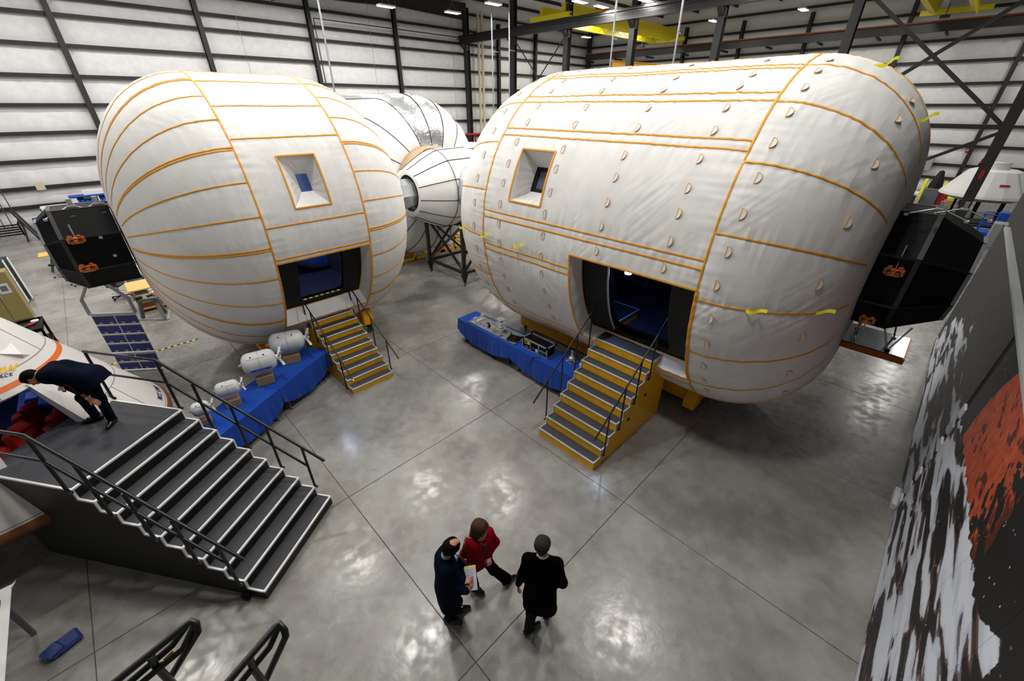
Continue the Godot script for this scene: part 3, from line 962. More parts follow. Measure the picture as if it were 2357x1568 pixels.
func build_right_module() -> void:
	var f := Frame.new()
	f.o = Vector3(10.1, 3.78, 0); f.ax = Vector3(0, 0, 1); f.fr = Vector3(-1, 0, 0)
	f.R = 3.5; f.a0 = -7.72; f.a1 = -2.33; f.l0 = 2.4; f.l1 = 1.9; f.e0 = 1.2; f.e1 = 1.75
	f.rings = [-7.72, -2.33]
	f.lines = [71.4, 68.9, 56.0, 52.8, 40.4, 37.6, 9.0, 6.6, -4.2, -6.5, -38.0, -42.5, 86, 89, 103, 106]
	f.mer = [89.0, 70.8, 52.7, 34.6, 16.4, -1.7, -20.1, -37.3, -55.0]
	f.nz.seed = 3; f.nz.frequency = 0.02; f.nz.fractal_octaves = 2
	var door := [-5.0, -2.33, -37.5, 0.8]
	var win := [-6.9, -5.96, 14.0, 32.6]
	var t := thing("space_module", "big white fabric module with D-shaped loops all over its cover", "module", Vector3(10.1, 0, -5.0))
	wobj("fabric_shell", shell_mesh(f, [door, win]), M.cloth, t)
	# end discs
	for e in [[f.a0 - f.l0, f.e0], [f.a1 + f.l1, f.e1]]:
		var pts := []
		for k in 5:
			var row := []
			for q in 49: row.append(f.flat(e[0], q * 7.5, e[1] * k / 4.0))
			pts.append(row)
		wobj("end_disc", sh().grid(pts), M.cloth, t)
	# seams
	for r in f.rings:
		wobj("seam_band", band(f, line_path(r, 0.8 if r > -5 else -80.0, r, 104.0, 0.04), 0.042), M.seam, t)
	wobj("seam_band", band(f, line_path(-2.31, -80, -2.31, 0.8, 0.04), 0.05), M.seam, t)
	for l in [71.4, 68.9, 56.0, 52.8, 40.4, 37.6, 9.0, 6.6, 86.0, 89.0]:
		wobj("seam_band", band(f, line_path(f.a0, l, f.a1, l), 0.036), M.seam, t)
	for l in [-4.2, -6.5, -38.0, -42.5]:
		wobj("seam_band", band(f, line_path(f.a0, l, -5.0, l), 0.036), M.seam, t)
	for l in [-42.5]:
		wobj("seam_band", band(f, line_path(-5.0, l, f.a1, l), 0.036), M.seam, t)
	for l in f.mer:
		wobj("seam_band", band(f, line_path(f.a1, l, f.a1 + f.l1 * 0.985, l, 0.03), 0.036), M.seam, t)
		wobj("seam_band", band(f, line_path(f.a0, l, f.a0 - f.l0 * 0.98, l, 0.03), 0.036), M.seam, t)
	# rims of door and window
	for h in [door, win]:
		for e in [[0, 2, 1, 2], [1, 2, 1, 3], [1, 3, 0, 3], [0, 3, 0, 2]]:
			wobj("opening_binding", band(f, line_path(h[e[0]], h[e[1]], h[e[2]], h[e[3]], 0.04), 0.045, 0.016), M.seam, t)
	# window well
	recess(f, "window_lining", win, [-6.80, -6.06, 19.4, 30.2], 2.97, M.cloth, t)
	var fr := sh()
	var fw := [-6.80, -6.06, 19.4, 30.2]
	var inner := [-6.70, -6.16, 20.9, 28.8]
	var P := func(u, g, r): return f.flat(u, g, r)
	for e in [[fw[0], inner[0], fw[2], fw[3]], [inner[1], fw[1], fw[2], fw[3]], [inner[0], inner[1], fw[2], inner[2]], [inner[0], inner[1], inner[3], fw[3]]]:
		fr.quad(P.call(e[0], e[2], 2.97), P.call(e[1], e[2], 2.97), P.call(e[1], e[3], 2.97), P.call(e[0], e[3], 2.97))
		for q in 2: fr.quad(P.call(e[q], e[2], 2.9), P.call(e[q], e[2], 2.97), P.call(e[q], e[3], 2.97), P.call(e[q], e[3], 2.9))
	wobj("window_frame", fr, M.black, t)
	wobj("window_pane", sh().quad_of(P.call(inner[0], inner[2], 2.93), P.call(inner[1], inner[2], 2.93), P.call(inner[1], inner[3], 2.93), P.call(inner[0], inner[3], 2.93)), M.window_grey, t)
	# door: cloth reveals, black inner hull, opening with a pale edging
	var din := [-4.96, -2.42, -39.3, -2.3]
	recess(f, "door_lining", door, din, 3.1, M.cloth, t)
	for e in [[0, 2, 0, 3], [0, 2, 1, 2]]:
		var pp := []
		for k in 20:
			var w := k / 19.0
			pp.append(f.flat(lerp(din[e[0]], din[e[2]], w), lerp(din[e[1]], din[e[3]], w), 3.115))
		wobj("inner_binding", sh().tube(pp, 0.014, 5), M.seam, t)
	inner_hull(f, t, din, [-4.3, -2.93, -36.0, -2.6], 3.09)
	var edge := []
	for k in 24: edge.append(f.flat(-4.3, lerp(-35.5, -2.6, k / 23.0), 3.09))
	wobj("door_edging", sh().tube(edge, 0.02, 6), M.pale_grey, t)
	# cabin inside
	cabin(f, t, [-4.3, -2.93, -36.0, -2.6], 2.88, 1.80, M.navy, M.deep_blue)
	var step := wobj("inner_step", sh().b2(Vector3(7.95, 1.80, -5.6), Vector3(8.85, 2.0, -4.42)), M.yellow, t)
	wobj("step_top", sh().b2(Vector3(7.94, 2.0, -5.6), Vector3(8.86, 2.012, -4.41)), M.dark_glass, step)
	wobj("step_edge", sh().b2(Vector3(7.93, 1.985, -4.43), Vector3(8.88, 2.016, -4.40)).b2(Vector3(8.85, 1.985, -5.6), Vector3(8.88, 2.016, -4.40)), M.console_light, step)
	wobj("floor_edge", sh().b2(Vector3(8.06, 1.80, -4.42), Vector3(8.10, 1.825, -3.0)), M.console_light, t)
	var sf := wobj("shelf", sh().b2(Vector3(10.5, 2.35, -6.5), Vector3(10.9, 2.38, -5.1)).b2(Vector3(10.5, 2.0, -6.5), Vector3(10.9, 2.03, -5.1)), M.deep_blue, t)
	wobj("shelf_edge", sh().b2(Vector3(10.47, 2.35, -6.5), Vector3(10.5, 2.38, -5.1)).b2(Vector3(10.47, 2.0, -6.5), Vector3(10.5, 2.03, -5.1)).b2(Vector3(10.47, 1.85, -5.13), Vector3(10.5, 2.38, -5.1)), M.console, sf)
	var lampm = M.lamp_face.duplicate()
	lampm.emission_energy_multiplier = 6.0
	wobj("cabin_lamp", sh().lathe([Vector2(0, 0), Vector2(0.075, 0), Vector2(0.075, 0.03), Vector2(0, 0.03)], T(Vector3(7.62, 3.36, -4.18)), 16), lampm, t)
	spot(t, Vector3(7.62, 3.33, -4.18), 0.9, Color(0.75, 0.85, 1.0), 0.07)
	# loops
	var tabs := [
		Vector2(-8.16, 58.6), Vector2(-8.13, 20), Vector2(-8.13, 48.1), Vector2(-8.12, 29.1), Vector2(-8.12, 39.1), Vector2(-8.09, -17.3),
		Vector2(-8.09, 1.5), Vector2(-8.09, 10.7), Vector2(-8.06, -35.8), Vector2(-8.06, -7.9), Vector2(-8.04, -26.2), Vector2(-7.86, -42.1),
		Vector2(-7.18, 26.8), Vector2(-7.18, 77.7), Vector2(-7.17, 19.8), Vector2(-7.17, 34.9), Vector2(-7.16, -32.8), Vector2(-7.16, 12.3),
		Vector2(-7.15, -24.3), Vector2(-7.15, -17.4), Vector2(-7.14, 5), Vector2(-7.14, 43), Vector2(-7.14, 50.4), Vector2(-7.14, 59),
		Vector2(-7.13, -2.4), Vector2(-7.13, 66.6), Vector2(-7.12, -9.7), Vector2(-5.8, 33.6), Vector2(-5.8, 42.7), Vector2(-5.8, 77.3),
		Vector2(-5.79, -9.6), Vector2(-5.79, -2.8), Vector2(-5.79, 12.1), Vector2(-5.79, 27), Vector2(-5.79, 49.9), Vector2(-5.78, -17.3),
		Vector2(-5.77, -32), Vector2(-5.77, 4.7), Vector2(-5.77, 19.3), Vector2(-5.76, -25), Vector2(-5.75, 65.4), Vector2(-5.73, 58.1),
		Vector2(-5.72, -41.9), Vector2(-4.38, 49.8), Vector2(-4.38, 76.2), Vector2(-4.36, 4.4), Vector2(-4.36, 12.1), Vector2(-4.36, 33.3),
		Vector2(-4.36, 42.4), Vector2(-4.35, 19.2), Vector2(-4.35, 26.6), Vector2(-4.35, 58), Vector2(-4.32, 64.7), Vector2(-3.02, 76.4),
		Vector2(-3.01, 58.4), Vector2(-2.99, 49.9), Vector2(-2.98, 34.2), Vector2(-2.98, 42.5), Vector2(-2.97, 19.5), Vector2(-2.97, 26.2),
		Vector2(-2.97, 12.1), Vector2(-2.97, 4.6), Vector2(-2.97, 64.5), Vector2(-2.06, 57.8), Vector2(-2.06, 65.9), Vector2(-2.05, 3.6),
		Vector2(-2.05, 40), Vector2(-2.05, 48.9), Vector2(-2.05, 73.8), Vector2(-2.04, 12.5), Vector2(-2.03, 21.9), Vector2(-2.03, 30.8),
		Vector2(-2.01, -24.5), Vector2(-2.01, -6), Vector2(-2, -33.2), Vector2(-2, -15.1), Vector2(-1.99, -41.1), Vector2(-0.88, 61.8),
		Vector2(-0.87, 74.7), Vector2(-0.86, 44.3), Vector2(-0.85, 8.1), Vector2(-0.84, 26.5), Vector2(-0.82, -48.3), Vector2(-0.82, -29.2),
		Vector2(-0.81, -10.7)
	]
	var tm := [tab_mesh(false), tab_mesh(true)]
	for q in tabs:
		if q.x > door[0] - 0.1 and q.x < door[1] + 0.05 and q.y > door[2] and q.y < door[3] + 1: continue
		var flip: bool = q.x < -5.0
		var p := f.at(q.x, q.y, 0.0)
		var nn := f.out(q.y)
		var g := (f.at(q.x + 0.03, q.y) - f.at(q.x - 0.03, q.y)).normalized()
		nn = (nn - g * nn.dot(g)).normalized()
		var pair: Array = tm[1 if flip else 0]
		var tf := B3(g, nn.cross(g), nn, p)
		var o := place("cover_loop", pair[0], M.loop, t, tf)
		obj("loop_cloth", pair[1], M.net, o)
	for q in [[-7.6, -0.8], [-6.43, -0.8], [-1.44, -1.1], [-0.7, -0.7], [-8.81, -1.8], [-1.4, 79.2], [-0.66, 73.6]]:
		yellow_ribbon(f, q[0], q[1], t)
	# cradle
	var c := thing("module_cradle", "long yellow steel cradle on casters under the big looped module", "cradle", Vector3(10.1, 0, -5.3))
	for x in [8.78, 11.4]:
		wobj("beam", sh().b2(Vector3(x - 0.08, 0.17, -8.4), Vector3(x + 0.08, 0.62, -2.4)), M.yellow, c)
	for z in [-8.3, -5.4, -2.5]:
		wobj("cross_beam", sh().b2(Vector3(8.86, 0.2, z - 0.08), Vector3(11.32, 0.36, z + 0.08)), M.yellow, c)
	wobj("gusset", sh().prism(PackedVector2Array([Vector2(8.7, 0.15), Vector2(9.0, 0.62), Vector2(8.72, 0.62), Vector2(8.4, 0.32), Vector2(8.4, 0.15)]), 0.28, T(Vector3(0.05, 0, -2.68))), M.yellow, c)
	for z in [-8.2, -2.55]:
		for x in [8.72, 11.4]: caster(c, Vector3(x, 0, z), 0.95, 0.6)

func spot(parent: Node, p: Vector3, energy: float, col: Color, size: float) -> void:
	var l := OmniLight3D.new()
	l.name = "cabin_light"
	l.light_energy = energy
	l.light_color = col
	l.light_size = size
	l.omni_range = 30.0
	l.omni_attenuation = 2.0
	l.shadow_enabled = true
	parent.add_child(l, true)
	l.transform = world_of(parent).affine_inverse() * T(p)

func inner_hull(f: Frame, t: Node, d: Array, op: Array, r: float) -> void:
	var strips := [[d[0] - 0.02, op[0], d[2] - 1.0, d[3] + 3.0], [op[1], d[1] + 0.02, d[2] - 1.0, d[3] + 3.0], [op[0], op[1], d[2] - 1.0, op[2]], [op[0], op[1], op[3], d[3] + 3.0]]
	for s in strips:
		var pts := []
		for k in 21:
			var g: float = lerp(s[2], s[3], k / 20.0)
			pts.append([f.flat(s[0], g, r), f.flat(s[1], g, r)])
		wobj("inner_hull_panel", sh().grid(pts), M.black, t)

func cabin(f: Frame, t: Node, op: Array, r: float, fy: float, wall: Material, floor_m: Material) -> void:
	# a drum room behind the opening: curved wall, two ends and a floor
	var us := [f.a0 + 0.1, op[0], op[1], f.a1 - 0.02]
	var gs := []
	for k in 73: gs.append(-180.0 + k * 5.0)
	gs += [op[2], op[3]]
	gs = sorted_unique(gs)
	var pts := []
	for u in us:
		var row := []
		for g in gs: row.append(f.flat(u, g, r))
		pts.append(row)
	var skip := func(a, q):
		return a == 1 and (gs[q] + gs[q + 1]) * 0.5 > op[2] and (gs[q] + gs[q + 1]) * 0.5 < op[3]
	wobj("cabin_wall", sh().grid(pts, skip), wall, t)
	for u in [us[0], us[3]]:
		var rows := []
		for k in 3:
			var row := []
			for g in 37: row.append(f.flat(u, g * 10.0, r * k / 2.0))
			rows.append(row)
		wobj("cabin_bulkhead", sh().grid(rows), wall, t)
	var h := f.o.y - fy
	var half := sqrt(r * r - h * h)
	var c := f.o + Vector3(0, -h, 0)
	var a: Vector3 = c + f.ax * us[0]; var b: Vector3 = c + f.ax * us[3]
	wobj("cabin_floor", sh().quad_of(a - f.fr * half, b - f.fr * half, b + f.fr * half, a + f.fr * half), floor_m, t)

func build_left_module() -> void:
	var f := Frame.new()
	f.o = Vector3(0, 3.76, -13.37); f.ax = Vector3(1, 0, 0); f.fr = Vector3(0, 0, 1)
	f.R = 3.42; f.a0 = 2.4; f.a1 = 4.7; f.l0 = 2.2; f.l1 = 2.2; f.e0 = 0.7; f.e1 = 0.7
	f.rings = [2.4, 4.7]
	f.lines = [69.3, 53.1, 38.7, 7.3, -4.6, -6.2, -42.0, 86.0]
	f.mer = []
	for k in 20: f.mer.append(82.0 - k * 11.72)
	f.nz.seed = 8; f.nz.frequency = 0.02; f.nz.fractal_octaves = 2
	f.amp = 0.65
	var door := [2.4, 4.68, -42.0, -6.2]
	var win := [3.12, 3.94, 12.5, 31.4]
	var t := thing("space_module", "smooth white fabric module with orange seams and a square window well above its doorway", "module", Vector3(3.55, 0, -13.37))
	wobj("fabric_shell", shell_mesh(f, [door, win]), M.cloth, t)
	for e in [[f.a0 - f.l0, f.e0], [f.a1 + f.l1, f.e1]]:
		var pts := []
		for k in 5:
			var row := []
			for q in 49: row.append(f.flat(e[0], q * 7.5, e[1] * k / 4.0))
			pts.append(row)
		wobj("end_disc", sh().grid(pts), M.cloth, t)
	for r in f.rings: wobj("seam_band", band(f, line_path(r, -80, r, 104.0, 0.04), 0.042), M.seam, t)
	for l in [69.3, 53.1, 38.7, 7.3, -4.6, 86.0]:
		wobj("seam_band", band(f, line_path(f.a0, l, f.a1, l), 0.036), M.seam, t)
	for k in f.mer.size():
		var l: float = f.mer[k]
		for d in ([0.45, -0.45] if k % 3 == 1 else [0.0]):
			wobj("seam_band", band(f, line_path(f.a1, l + d, f.a1 + f.l1 * 0.985, l + d, 0.03), 0.034), M.seam, t)
			wobj("seam_band", band(f, line_path(f.a0, l + d, f.a0 - f.l0 * 0.985, l + d, 0.03), 0.034), M.seam, t)
	for h in [door, win]:
		for e in [[0, 2, 1, 2], [1, 2, 1, 3], [1, 3, 0, 3], [0, 3, 0, 2]]:
			wobj("opening_binding", band(f, line_path(h[e[0]], h[e[1]], h[e[2]], h[e[3]], 0.04), 0.045, 0.012), M.seam, t)
	# window well with a blue blind behind the pane
	var wi := [3.52, 3.78, 19.4, 27.2]
	recess(f, "window_lining", win, wi, 2.95, M.cloth, t)
	wobj("window_blind", sh().quad_of(f.flat(wi[0], wi[2], 2.945), f.flat(wi[1], wi[2], 2.945), f.flat(wi[1], wi[3], 2.945), f.flat(wi[0], wi[3], 2.945)), M.blind_blue, t)
	var din := [2.46, 4.60, -39.5, -9.5]
	recess(f, "door_lining", door, din, 3.0, M.cloth, t)
	for e in [[1, 2, 1, 3], [0, 2, 1, 2]]:
		var pp := []
		for k in 20:
			var w := k / 19.0
			pp.append(f.flat(lerp(din[e[0]], din[e[2]], w), lerp(din[e[1]], din[e[3]], w), 3.012))
		wobj("inner_binding", sh().tube(pp, 0.012, 5), M.seam, t)
	inner_hull(f, t, din, [2.95, 4.1, -35.5, -9.6], 2.99)
	cabin(f, t, [2.95, 4.1, -35.5, -9.6], 2.88, 1.95, M.navy, M.navy)
	# blue partition and the dark duct curving up it
	wobj("partition", sh().b2(Vector3(2.45, 1.95, -13.27), Vector3(4.68, 5.6, -13.20)), M.blue_wall, t)
	var duct := []
	for q in [[2.5, 4.2], [3.2, 3.1], [3.5, 2.6], [3.75, 2.3], [4.1, 2.12], [4.6, 2.05]]: duct.append(Vector3(q[0], q[1], -13.12))
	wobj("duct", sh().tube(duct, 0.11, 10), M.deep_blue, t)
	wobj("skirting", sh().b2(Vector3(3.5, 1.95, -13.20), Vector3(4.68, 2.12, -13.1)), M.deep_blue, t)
	var hz := wobj("threshold_strip", sh().b2(Vector3(2.98, 2.015, -10.98), Vector3(4.08, 2.03, -10.9)), M.black, t)
	for k in 7: wobj("stripe", sh().b2(Vector3(3.03 + k * 0.15, 2.02, -10.978), Vector3(3.11 + k * 0.15, 2.037, -10.902)), M.hazard_yellow, hz)
	spot(t, Vector3(3.4, 4.6, -12.2), 3.0, Color(0.8, 0.88, 1.0), 0.25)
	var fit := wobj("cabin_lamp", sh().lathe([Vector2(0, 0), Vector2(0.12, 0), Vector2(0.12, 0.04), Vector2(0, 0.04)], T(Vector3(3.4, 4.8, -12.2)), 16), M.lamp_face, t)
	# cradle
	var c := thing("module_cradle", "yellow steel cradle on casters under the smooth module beside its stairs", "cradle", Vector3(3.6, 0, -13.3))
	for z in [-11.75, -15.0]:
		wobj("beam", sh().b2(Vector3(1.9, 0.3, z - 0.08), Vector3(5.1, 0.62, z + 0.08)), M.yellow, c)
	for x in [2.0, 5.0]:
		wobj("cross_beam", sh().b2(Vector3(x - 0.08, 0.32, -14.92), Vector3(x + 0.08, 0.5, -11.83)), M.yellow, c)
		for z in [-11.75, -15.0]: caster(c, Vector3(x, 0, z), 1.3, 0.3)
	for x in [2.1, 4.62]:
		wobj("gusset", sh().prism(PackedVector2Array([Vector2(-11.85, 0.6), Vector2(-11.15, 0.62), Vector2(-11.2, 1.05), Vector2(-11.75, 0.9)]), 0.3, B3(Vector3(0, 0, 1), Vector3.UP, Vector3(-1, 0, 0), Vector3(x + 0.3, 0, 0))), M.yellow, c)

func build_node_and_back_module() -> void:
	var c := Vector3(0, 3.78, -13.4)
	var n := thing("docking_node", "white padded connecting node with black stitching between the modules", "node", Vector3(10.1, 0, -13.4))
	var ax := B3(Vector3.UP, Vector3.RIGHT, Vector3.BACK, c)   # lathe height runs along +x
	ax.basis = Basis(Vector3(0, 1, 0), Vector3(1, 0, 0), Vector3(0, 0, -1))
	wobj("body", sh().lathe([Vector2(0.62, 8.05), Vector2(0.8, 8.0), Vector2(0.84, 8.1), Vector2(1.1, 8.6), Vector2(1.30, 9.05), Vector2(1.36, 9.3), Vector2(1.38, 10.4), Vector2(1.36, 12.0), Vector2(0.8, 13.1), Vector2(0, 13.1)], ax, 40), M.cloth, n)
	wobj("tunnel", sh().lathe([Vector2(0.5, 6.85), Vector2(0.5, 7.4), Vector2(0.56, 7.45), Vector2(0.56, 7.55), Vector2(0.5, 7.6), Vector2(0.5, 8.1)], ax, 8, 0.0, TAU, false), M.silver, n)
	for x in [9.2, 12.0]:
		var pts := []
		for k in 41:
			var a := TAU * k / 40.0
			pts.append(Vector3(x, c.y + 1.375 * cos(a), c.z + 1.375 * sin(a)))
		wobj("stitch_line", sh().tube(pts, 0.012, 5), M.black, n)
	for k in 12:
		var a := TAU * (k + 0.3) / 12.0
		var pts := []
		for q in [[8.0, 0.81], [8.1, 0.85], [8.6, 1.11], [9.05, 1.31], [9.3, 1.37], [10.4, 1.39], [12.0, 1.37]]:
			pts.append(Vector3(q[0], c.y + q[1] * cos(a), c.z + q[1] * sin(a)))
		wobj("stitch_line", sh().tube(pts, 0.012, 5), M.black, n)
	wobj("top_hatch", sh().lathe([Vector2(0, 0.16), Vector2(0.42, 0.14), Vector2(0.5, 0.06), Vector2(0.5, 0)], T(Vector3(10.9, c.y + 1.34, -13.4)), 24), M.cloth, n)
	# short sleeves to the third and to the big module
	var zx := B3(Vector3.RIGHT, Vector3(0, 0, 1), Vector3.DOWN, Vector3(10.1, 3.78, 0))
	wobj("sleeve", sh().lathe([Vector2(0.9, -12.3), Vector2(0.9, -10.05)], zx, 24), M.silver, n)
	wobj("sleeve", sh().lathe([Vector2(1.0, -15.0), Vector2(1.0, -14.4)], zx, 24), M.plywood, n)
	# black rolling stand
	var s := thing("rolling_stand", "black steel stand on casters under the white connecting node", "stand", Vector3(10.6, 0, -13.85))
	var cs := [Vector3(9.72, 0, -15.05), Vector3(9.72, 0, -12.63), Vector3(11.6, 0, -15.0), Vector3(11.6, 0, -12.63)]
	for k in 4:
		var p: Vector3 = cs[k]
		wobj("post", sh().bar(p + Vector3(0, 0.34, 0), p + Vector3(0, 2.55, 0), 0.12, 0.12, Vector3.RIGHT), M.black_paint, s)
		wobj("foot", sh().prism(PackedVector2Array([Vector2(-0.16, 0.5), Vector2(0.16, 0.5), Vector2(0.04, 0.2), Vector2(-0.04, 0.2)]), 0.1, T(p + Vector3(0, 0, -0.05))), M.black_paint, s)
		caster(s, p + Vector3(0, 0.0, 0), 1.1, k * 0.9)
	for e in [[0, 1], [0, 2], [1, 3], [2, 3]]:
		for y in [0.55, 2.5]: wobj("rail", sh().bar(cs[e[0]] + Vector3(0, y, 0), cs[e[1]] + Vector3(0, y, 0), 0.1, 0.1), M.black_paint, s)
		if e != [2, 3]:
			wobj("diagonal", sh().bar(cs[e[0]] + Vector3(0, 0.6, 0), cs[e[1]] + Vector3(0, 2.45, 0), 0.08, 0.08), M.black_paint, s)
			wobj("diagonal", sh().bar(cs[e[0]] + Vector3(0, 2.45, 0), cs[e[1]] + Vector3(0, 0.6, 0), 0.08, 0.08), M.black_paint, s)
	for z in [-12.63, -15.05]:
		var dz := absf(z + 13.4)
	var sad := PackedVector2Array([Vector2(-1.7, 2.55), Vector2(0.85, 2.55), Vector2(0.85, 3.2)])
	for k in 9: sad.append(Vector2(0.85 - k * 2.55 / 8.0, 3.78 - sqrt(max(1.42 * 1.42 - pow(0.85 - k * 2.55 / 8.0, 2), 0.1)) + 0.02))
	for x in [9.66, 11.55]:
		wobj("saddle", sh().prism(sad, 0.08, B3(Vector3(0, 0, 1), Vector3.UP, Vector3(-1, 0, 0), Vector3(x + 0.04, 0, -13.4))), M.black_paint, s)
	# third module
	var f := Frame.new()
	f.o = Vector3(10.6, 3.62, 0); f.ax = Vector3(0, 0, 1); f.fr = Vector3(-1, 0, 0)
	f.R = 3.3; f.a0 = -24.0; f.a1 = -17.4; f.l0 = 1.6; f.l1 = 2.0; f.e0 = 1.0; f.e1 = 1.4
	f.amp = 0.0
	var m := thing("space_module", "white and silver banded module with black seams behind the connecting node", "module", Vector3(10.6, 0, -20))
	# gores: cloth, and two bands of silver foil
	var gores := 18
	for k in gores:
		var g0 := -90.0 + k * 360.0 / gores
		var pts := []
		var us := []
		for q in 17: us.append(f.a1 + f.l1 * sin(PI * 0.5 * (16 - q) / 16.0))
		for q in 8: us.append(lerp(f.a1, f.a0, (q + 1) / 8.0))
		for q in 8: us.append(f.a0 - f.l0 * sin(PI * 0.5 * (q + 1) / 8.0))
		for u in us:
			var row := []
			for j in 9:
				var g := g0 + 360.0 / gores * j / 8.0
				row.append(f.flat(u, g, f.radius(u) + 0.035 * sin(PI * j / 8.0) + 0.006 * sin(u * 9.0 + j)))
			pts.append(row)
		var foil: bool = k in [8, 9, 14, 4]
		wobj("gore", sh().grid(pts), M.foil if foil else M.cloth, m)
		var sp := []
		for u in us: sp.append(f.flat(u, g0, f.radius(u) + 0.012))
		wobj("seam_cord", sh().tube(sp, 0.016, 5), M.black, m)
	wobj("end_ring", sh().lathe([Vector2(1.30, -15.4), Vector2(1.44, -15.36), Vector2(1.46, -14.9), Vector2(1.40, -14.72), Vector2(1.15, -14.7)], B3(Vector3.RIGHT, Vector3(0, 0, 1), Vector3.DOWN, Vector3(10.2, 3.66, 0)), 40), M.plywood, m)
	wobj("end_plate", sh().lathe([Vector2(0.0, -15.3), Vector2(1.42, -15.34)], B3(Vector3.RIGHT, Vector3(0, 0, 1), Vector3.DOWN, Vector3(10.3, 3.64, 0)), 32), M.black, m)
	wobj("end_plate", sh().lathe([Vector2(0.0, -25.6), Vector2(1.0, -25.6)], B3(Vector3.RIGHT, Vector3(0, 0, 1), Vector3.DOWN, Vector3(10.6, 3.62, 0)), 32), M.black, m)
	# its yellow frame
	var y := thing("transport_frame", "yellow welded frame on the floor under the silver banded module", "frame", Vector3(11.4, 0, -17))
	for z in [-16.85, -24.5]:
		for yy in [0.12, 0.62]: wobj("rail", sh().bar(Vector3(8.4, yy, z), Vector3(14.2, yy, z), 0.1, 0.12), M.yellow, y)
		for k in 8:
			wobj("post", sh().bar(Vector3(8.45 + k * 0.8, 0.05, z), Vector3(8.45 + k * 0.8, 0.95, z), 0.1 if k != 4 else 0.28, 0.1, Vector3.BACK), M.yellow, y)
			if k < 7: wobj("brace", sh().bar(Vector3(8.5 + k * 0.8, 0.55, z - 0.3), Vector3(9.2 + k * 0.8, 0.15, z - 0.3), 0.06, 0.06), M.yellow, y)
	for x in [8.45, 14.1]: wobj("side_rail", sh().bar(Vector3(x, 0.12, -24.5), Vector3(x, 0.12, -16.85), 0.12, 0.12), M.yellow, y)
	for z in [-18.2, -23.0]: wobj("saddle", sh().bar(Vector3(8.6, 0.6, z), Vector3(14.0, 0.6, z), 0.2, 0.3), M.yellow, y)
# ---------------------------------------------------------------- painted partition wall
func curve_at(pts: Array, x: float) -> float:
	if x <= pts[0][0]: return pts[0][1]
	for k in pts.size() - 1:
		if x <= pts[k + 1][0]:
			return lerp(pts[k][1], pts[k + 1][1], (x - pts[k][0]) / (pts[k + 1][0] - pts[k][0]))
	return pts[pts.size() - 1][1]

func mural_image(w: int, h: int, x0: float, x1: float, y1: float) -> Image:
	var d := PackedByteArray()
	d.resize(w * h * 3)
	var a := FastNoiseLite.new(); a.seed = 5; a.frequency = 1.0; a.fractal_octaves = 3
	var b := FastNoiseLite.new(); b.seed = 9; b.frequency = 1.0; b.fractal_octaves = 2
	var ridge := [[1.0, 2.3], [3.0, 2.45], [3.3, 2.75], [3.38, 3.28], [3.6, 3.16], [3.8, 2.95], [4.1, 2.82], [4.4, 2.78], [5.6, 2.63], [6.65, 2.5], [7.6, 2.35], [8.6, 2.2], [9.9, 2.1], [10.5, 2.17], [10.8, 1.75], [11.7, 2.26], [12.3, 2.72], [12.6, 2.4], [13.1, 1.9], [13.8, 2.46], [14.4, 1.9], [15.8, 1.48], [16.4, 0.95], [17.6, 0.5]]
	var k := 0
	for r in h:
		var y := y1 * (1.0 - (r + 0.5) / h)
		for q in w:
			var x: float = lerp(x0, x1, (q + 0.5) / w)
			var c: Color
			var top: float = curve_at(ridge, x) + 0.06 * b.get_noise_2d(x * 4.0, 3.0)
			if y > top:
				c = Color(0.045, 0.046, 0.053)
				var px := x - 6.2; var py := y - 2.6
				var rr := sqrt(px * px + py * py)
				if rr < 1.57:
					var n := a.get_noise_2d(x * 1.6 + y * 1.2, (y - x * 0.5) * 4.0)
					var side := px / 1.57 + 0.62 + n * 0.7
					if side > 0.0 and n < 0.36: c = Color(0.58, 0.215, 0.085).lerp(Color(0.66, 0.30, 0.16), clamp(0.5 + b.get_noise_2d(x * 5, y * 5), 0, 1))
					elif side > -0.18 and n > -0.1: c = Color(0.30, 0.11, 0.05)
			else:
				var wx := x + 0.5 * b.get_noise_2d(x * 0.7, y * 1.3)
				var n1 := a.get_noise_2d(wx * 0.42 - y * 0.5, (y + wx * 0.10) * 2.3)
				var n2 := b.get_noise_2d(wx * 1.3 + 40.0, (y - wx * 0.05) * 6.5)
				var v := n1 * 1.25 + n2 * 0.42 + 0.10
				if x > 9.4: v -= 0.55 * smoothstep(0.0, 0.7, y - 0.75 - 0.28 * sin(x)) * (0.6 if x < 13.0 else 0.0)
				if v > 0.06: c = Color(0.66, 0.69, 0.75).lerp(Color(0.78, 0.80, 0.84), clamp(v * 2.0, 0, 1))
				elif v > -0.06: c = Color(0.40, 0.39, 0.42).lerp(Color(0.36, 0.26, 0.21), 1.0 if n2 > 0.05 else 0.0)
				elif v > -0.17: c = Color(0.22, 0.16, 0.14)
				else: c = Color(0.045, 0.045, 0.05)
			d[k] = int(c.r * 255); d[k + 1] = int(c.g * 255); d[k + 2] = int(c.b * 255)
			k += 3
	var im := Image.create_from_data(w, h, false, Image.FORMAT_RGB8, d)
	star_dots(im, 900, 4)
	return im

func star_dots(im: Image, n: int, sd: int) -> void:
	var r := RandomNumberGenerator.new(); r.seed = sd
	for k in n:
		var x := r.randi_range(1, im.get_width() - 3); var y := r.randi_range(1, im.get_height() - 3)
		var c := im.get_pixel(x, y)
		if c.r > 0.07: continue
		var b := r.randf_range(0.35, 0.85)
		im.set_pixel(x, y, Color(b, b, b))
		if r.randf() < 0.8:
			im.set_pixel(x + 1, y, Color(b, b, b)); im.set_pixel(x, y + 1, Color(b, b, b)); im.set_pixel(x + 1, y + 1, Color(b, b, b))

